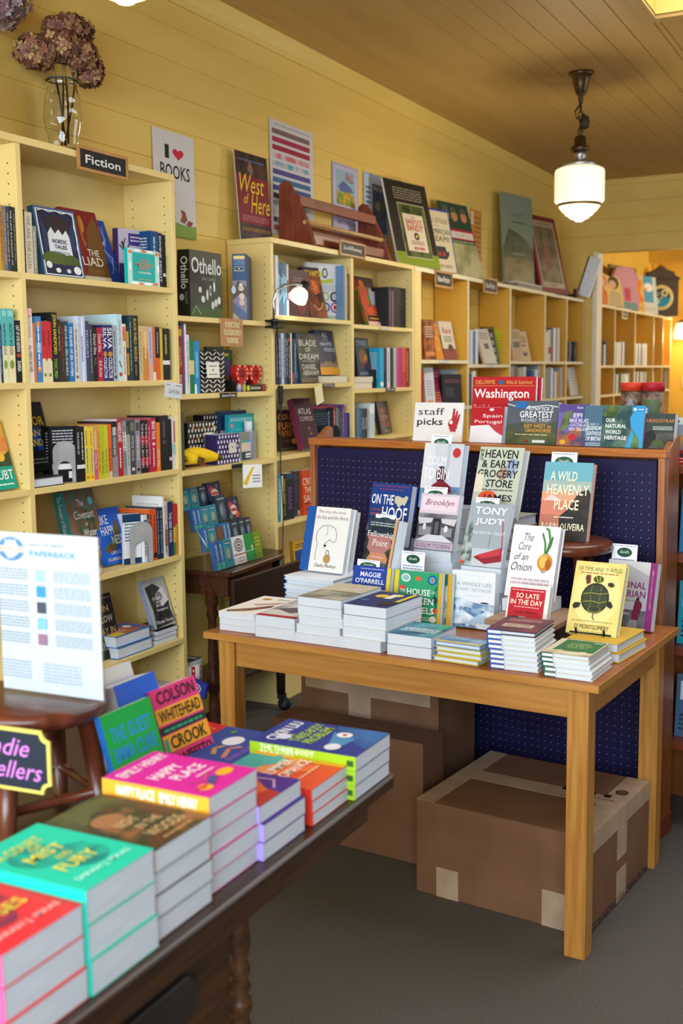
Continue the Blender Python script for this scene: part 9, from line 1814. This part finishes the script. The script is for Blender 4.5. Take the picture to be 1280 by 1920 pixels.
stack('%s of nine yellow-edged grey books piled under the hand-lettered sage cover','nine yellow-edged grey books piled under the hand-lettered sage cover',1.54,3.455,-10,0.7505,(0.15,0.17,0.03489),['a8a49a','b89a3a','a8a49a','b89a3a','a8a49a','b89a3a','a8a49a','b89a3a','a8a49a'],(),'b8962e', True, 'pages_white',[],(), offs=[(0.003 * math.sin(2.3 * k),0.002 * math.cos(3.1 * k)) for k in range(9)])
stack('%s of five white paperbacks piled behind the blue mountain cover','five white paperbacks piled behind the blue mountain cover',1.575,3.262,-8,0.7505,(0.138,0.17,0.0366),['d0d4d8','e0e0de','d0d4d8','e0e0de','d0d4d8'],(), None, False, 'pages_white',[],(), offs=[(0.003 * math.sin(2.3 * k),0.002 * math.cos(3.1 * k)) for k in range(5)])
# ---- foreground table stacks (spines to the window, tail edges to the aisle)
stack('%s of five pink paperbacks with yellow spines on the foreground table','pink paperbacks with yellow spines',1.899,1.36,90,0.7505,(0.139,0.2,0.0307),['d01f9a','d01f9a','d01f9a','d01f9a','d01f9a'],[('T','EMILY HENRY',0.1,0.82,0.95,0.93,'f4e4f0','b'),('T','HAPPY',0.2,0.56,0.72,0.68,'f8ecf4','b'),('T','PLACE',0.3,0.4,0.84,0.52,'f8ecf4','b'),('E',0.76,0.2,0.14,0.06,'e8a82a'),('E',0.24,0.14,0.1,0.06,'e8a82a'),('L',[(0.25,0.3),(0.4,0.22),(0.6,0.3)],0.03,'c84a7a'),('P',[(0.3,0.16),(0.55,0.25),(0.62,0.2),(0.4,0.12)],'4a4a8a'),('P',[(0.1,0.2),(0.2,0.12),(0.35,0.16)],'d84a3a'),('B',0.45,0.3,0.8,0.35,1,'f0c8e0')],'dca02e', False, 'pages_white',[],[('T','HAPPY PLACE',0.14,0.25,0.5,0.8,'fbf6ea','b'),('T','EMILY HENRY',0.55,0.25,0.9,0.8,'fbf6ea','b')], offs=[(0,0.0),(0.002,0.002),(0,0.001),(0.001,-0.004),(0,0.0)])
stack('%s of three navy paperbacks with lime spines, far right of foreground table','navy paperbacks with lime spines',1.93,1.794,90,0.7505,(0.152,0.226,0.0278),['2a3686','2a3686','2a3686'],[('P',[(0.3,0),(1,0.0),(1,0.5),(0.6,0.35)],'27508e|3a6aa8|8'),('P',[(0.3,0.35),(0.75,0.45),(0.6,0.2),(0.32,0.22)],'4a86b8'),('T','CIXIN LIU',0.15,0.8,0.92,0.92,'eef0f4','b'),('T','THE',0.3,0.72,0.45,0.77,'a8c83a','b'),('T','THREE-BODY',0.2,0.6,0.95,0.7,'a8c83a','b'),('T','PROBLEM',0.2,0.47,0.85,0.58,'a8c83a','b'),('E',0.3,0.78,0.1,0.07,'c8cce0'),('E',0.2,0.28,0.12,0.07,'d8d8e4'),('E',0.66,0.32,0.1,0.07,'e4e0e4'),('R',0.63,0.3,0.7,0.34,'b83a3a')],'a2ca22', False, 'pages_white',[],[('T','THE THREE-BODY',0.1,0.52,0.62,0.92,'f6faea','b'),('T','PROBLEM',0.1,0.1,0.42,0.46,'f6faea','b'),('B',0.48,0.2,0.85,0.4,1,'e8f0c8'),('R',0.92,0.3,0.98,0.7,'3a5a2a')], offs=[(-0.002,0),(-0.001,0),(0,0)])
stack('%s of three lavender-spined paperbacks with purple covers on foreground table','purple paperbacks with lavender spines',1.907,1.497,90,0.7505,(0.138,0.205,0.0302),['4a2a8a','4a2a8a','4a2a8a'],[('P',[(0,0),(0.3,0.3),(0.6,0.25),(0.5,0.0)],'b0342a'),('P',[(0.05,0.2),(0.45,0.45),(0.8,0.35),(0.5,0.12)],'c84a3a|d8783a|12'),('L',[(0.6,0.1),(0.85,0.2),(0.8,0.4),(0.6,0.3)],0.03,'c8a0d8'),('T','LOVE',0.2,0.4,0.75,0.6,'eae2e6','b'),('R',0.02,0.75,0.35,0.95,'e0c0a0'),('B',0.1,0.62,0.9,0.7,1,'d8b8d0')],'b39ae8', False, 'pages_white',[],[('B',0.1,0.3,0.9,0.7,1,'d8c8f4')], offs=[(0.003,0),(0.003,0.003),(-0.004,0)])
stack('%s of three paperbacks with orange and teal beach covers on foreground table','orange and teal paperbacks',1.912,1.657,90,0.7505,(0.137,0.195,0.0218),['d8452a','d8452a','d8452a'],[('R',0.0,0.0,1,1,'d8502f'),('P',[(0,1),(1,1),(0.9,0.75),(0.4,0.72),(0,0.8)],'3f9a98'),('P',[(0,0.8),(0.5,0.72),(1,0.5),(1,0.38),(0.4,0.55),(0,0.62)],'d88a5a'),('R',0.88,0,1,1,'e8b02a'),('P',[(0.5,0.7),(0.7,0.82),(0.95,0.7),(0.8,0.55)],'4aa0a0'),('P',[(0.2,0.55),(0.5,0.5),(0.85,0.2),(0.6,0.2)],'e06a3a'),('T','SUMMER',0.2,0.5,0.85,0.62,'f4e8da','b'),('T','ROMANCE',0.14,0.34,0.92,0.46,'f4e8da','b'),('B',0.2,0.2,0.8,0.26,1,'e8b090')],'c8301f', False, 'pages_white',[],[('T','SUMMER ROMANCE',0.1,0.3,0.9,0.7,'f0c8b0','b')], offs=[(0.002,0),(0.001,0),(0,0)])
stack('%s of four paperbacks with brown and green painted covers on foreground table','brown painted-cover paperbacks',1.911,1.204,90,0.7505,(0.14,0.205,0.0336),['4a2a1c','4a2a1c','4a2a1c','4a2a1c'],[('R',0,0,1,1,'5a3620|8a5a34|10|2f3a20'),('P',[(0,0.6),(0.5,0.8),(0.95,0.7),(0.95,1),(0,1)],'3a3c20|5a5a30|14'),('E',0.4,0.6,0.2,0.12,'9a6a44'),('T','NIGHT',0.3,0.42,0.62,0.52,'d8b88a'),('T','IN THE',0.4,0.3,0.75,0.38,'d8b88a'),('T','WOODS',0.3,0.14,0.85,0.25,'d8b88a'),('B',0.3,0.05,0.8,0.1,1,'b08a5a')],'a8743a', False, 'pages_white',[],[('B',0.1,0.3,0.9,0.7,1,'d8a85a')], offs=[(0,0),(0.001,0.002),(0,-0.001),(0.002,0)])
stack('%s of three thick turquoise paperbacks at the front of the foreground table','thick turquoise paperbacks',1.915,1.058,90,0.7505,(0.142,0.205,0.0468),['0fc3a5','0fc3a5','0fc3a5'],[('E',0.38,0.62,0.28,0.2,'0c8a7c|12b096|30'),('E',0.6,0.36,0.26,0.16,'0b7a72|11a892|30'),('P',[(0.2,0.5),(0.5,0.7),(0.85,0.5),(0.6,0.3)],'0d8f80|12ac96|40'),('T','A COURT',0.12,0.76,0.72,0.86,'d8d24a','b'),('T','OF',0.42,0.68,0.58,0.74,'d8d24a','b'),('T','MIST',0.22,0.55,0.7,0.66,'e2da4e','b'),('T','AND',0.4,0.44,0.6,0.51,'cfc848','b'),('T','FURY',0.22,0.28,0.72,0.4,'e2da4e','b'),('T','SARAH J. MAAS',0.12,0.1,0.88,0.17,'b8f0e4','b')],'14bca2', False, 'pages_white',[],[('B',0.1,0.3,0.9,0.7,1,'8aeedd')], offs=[(0.004,0),(0.001,0),(0,0)])
stack('%s of three thick red paperbacks with pink spines, nearest stack at photo corner','thick red paperbacks with pink spines',1.912,0.912,90,0.7505,(0.142,0.205,0.0418),['dc2a34','dc2a34','dc2a34'],[('E',0.55,0.5,0.28,0.2,'8a2438|c83040|30'),('E',0.45,0.36,0.2,0.15,'7a2a48|c02c3a|30'),('T','A COURT',0.12,0.78,0.72,0.87,'e0c040','b'),('T','OF',0.42,0.7,0.58,0.75,'e0c040','b'),('T','THORNS',0.12,0.58,0.85,0.68,'e8cc44','b'),('T','AND',0.4,0.48,0.62,0.55,'e0c040','b'),('T','ROSES',0.18,0.32,0.84,0.43,'e8cc44','b'),('T','SARAH J. MAAS',0.12,0.1,0.92,0.17,'f4b8b8','b')],'ee5a8e', False, 'pages_white',[],[('B',0.1,0.3,0.9,0.7,1,'f8a8c8')], offs=[(0.004,0),(0.001,0),(0,0)])
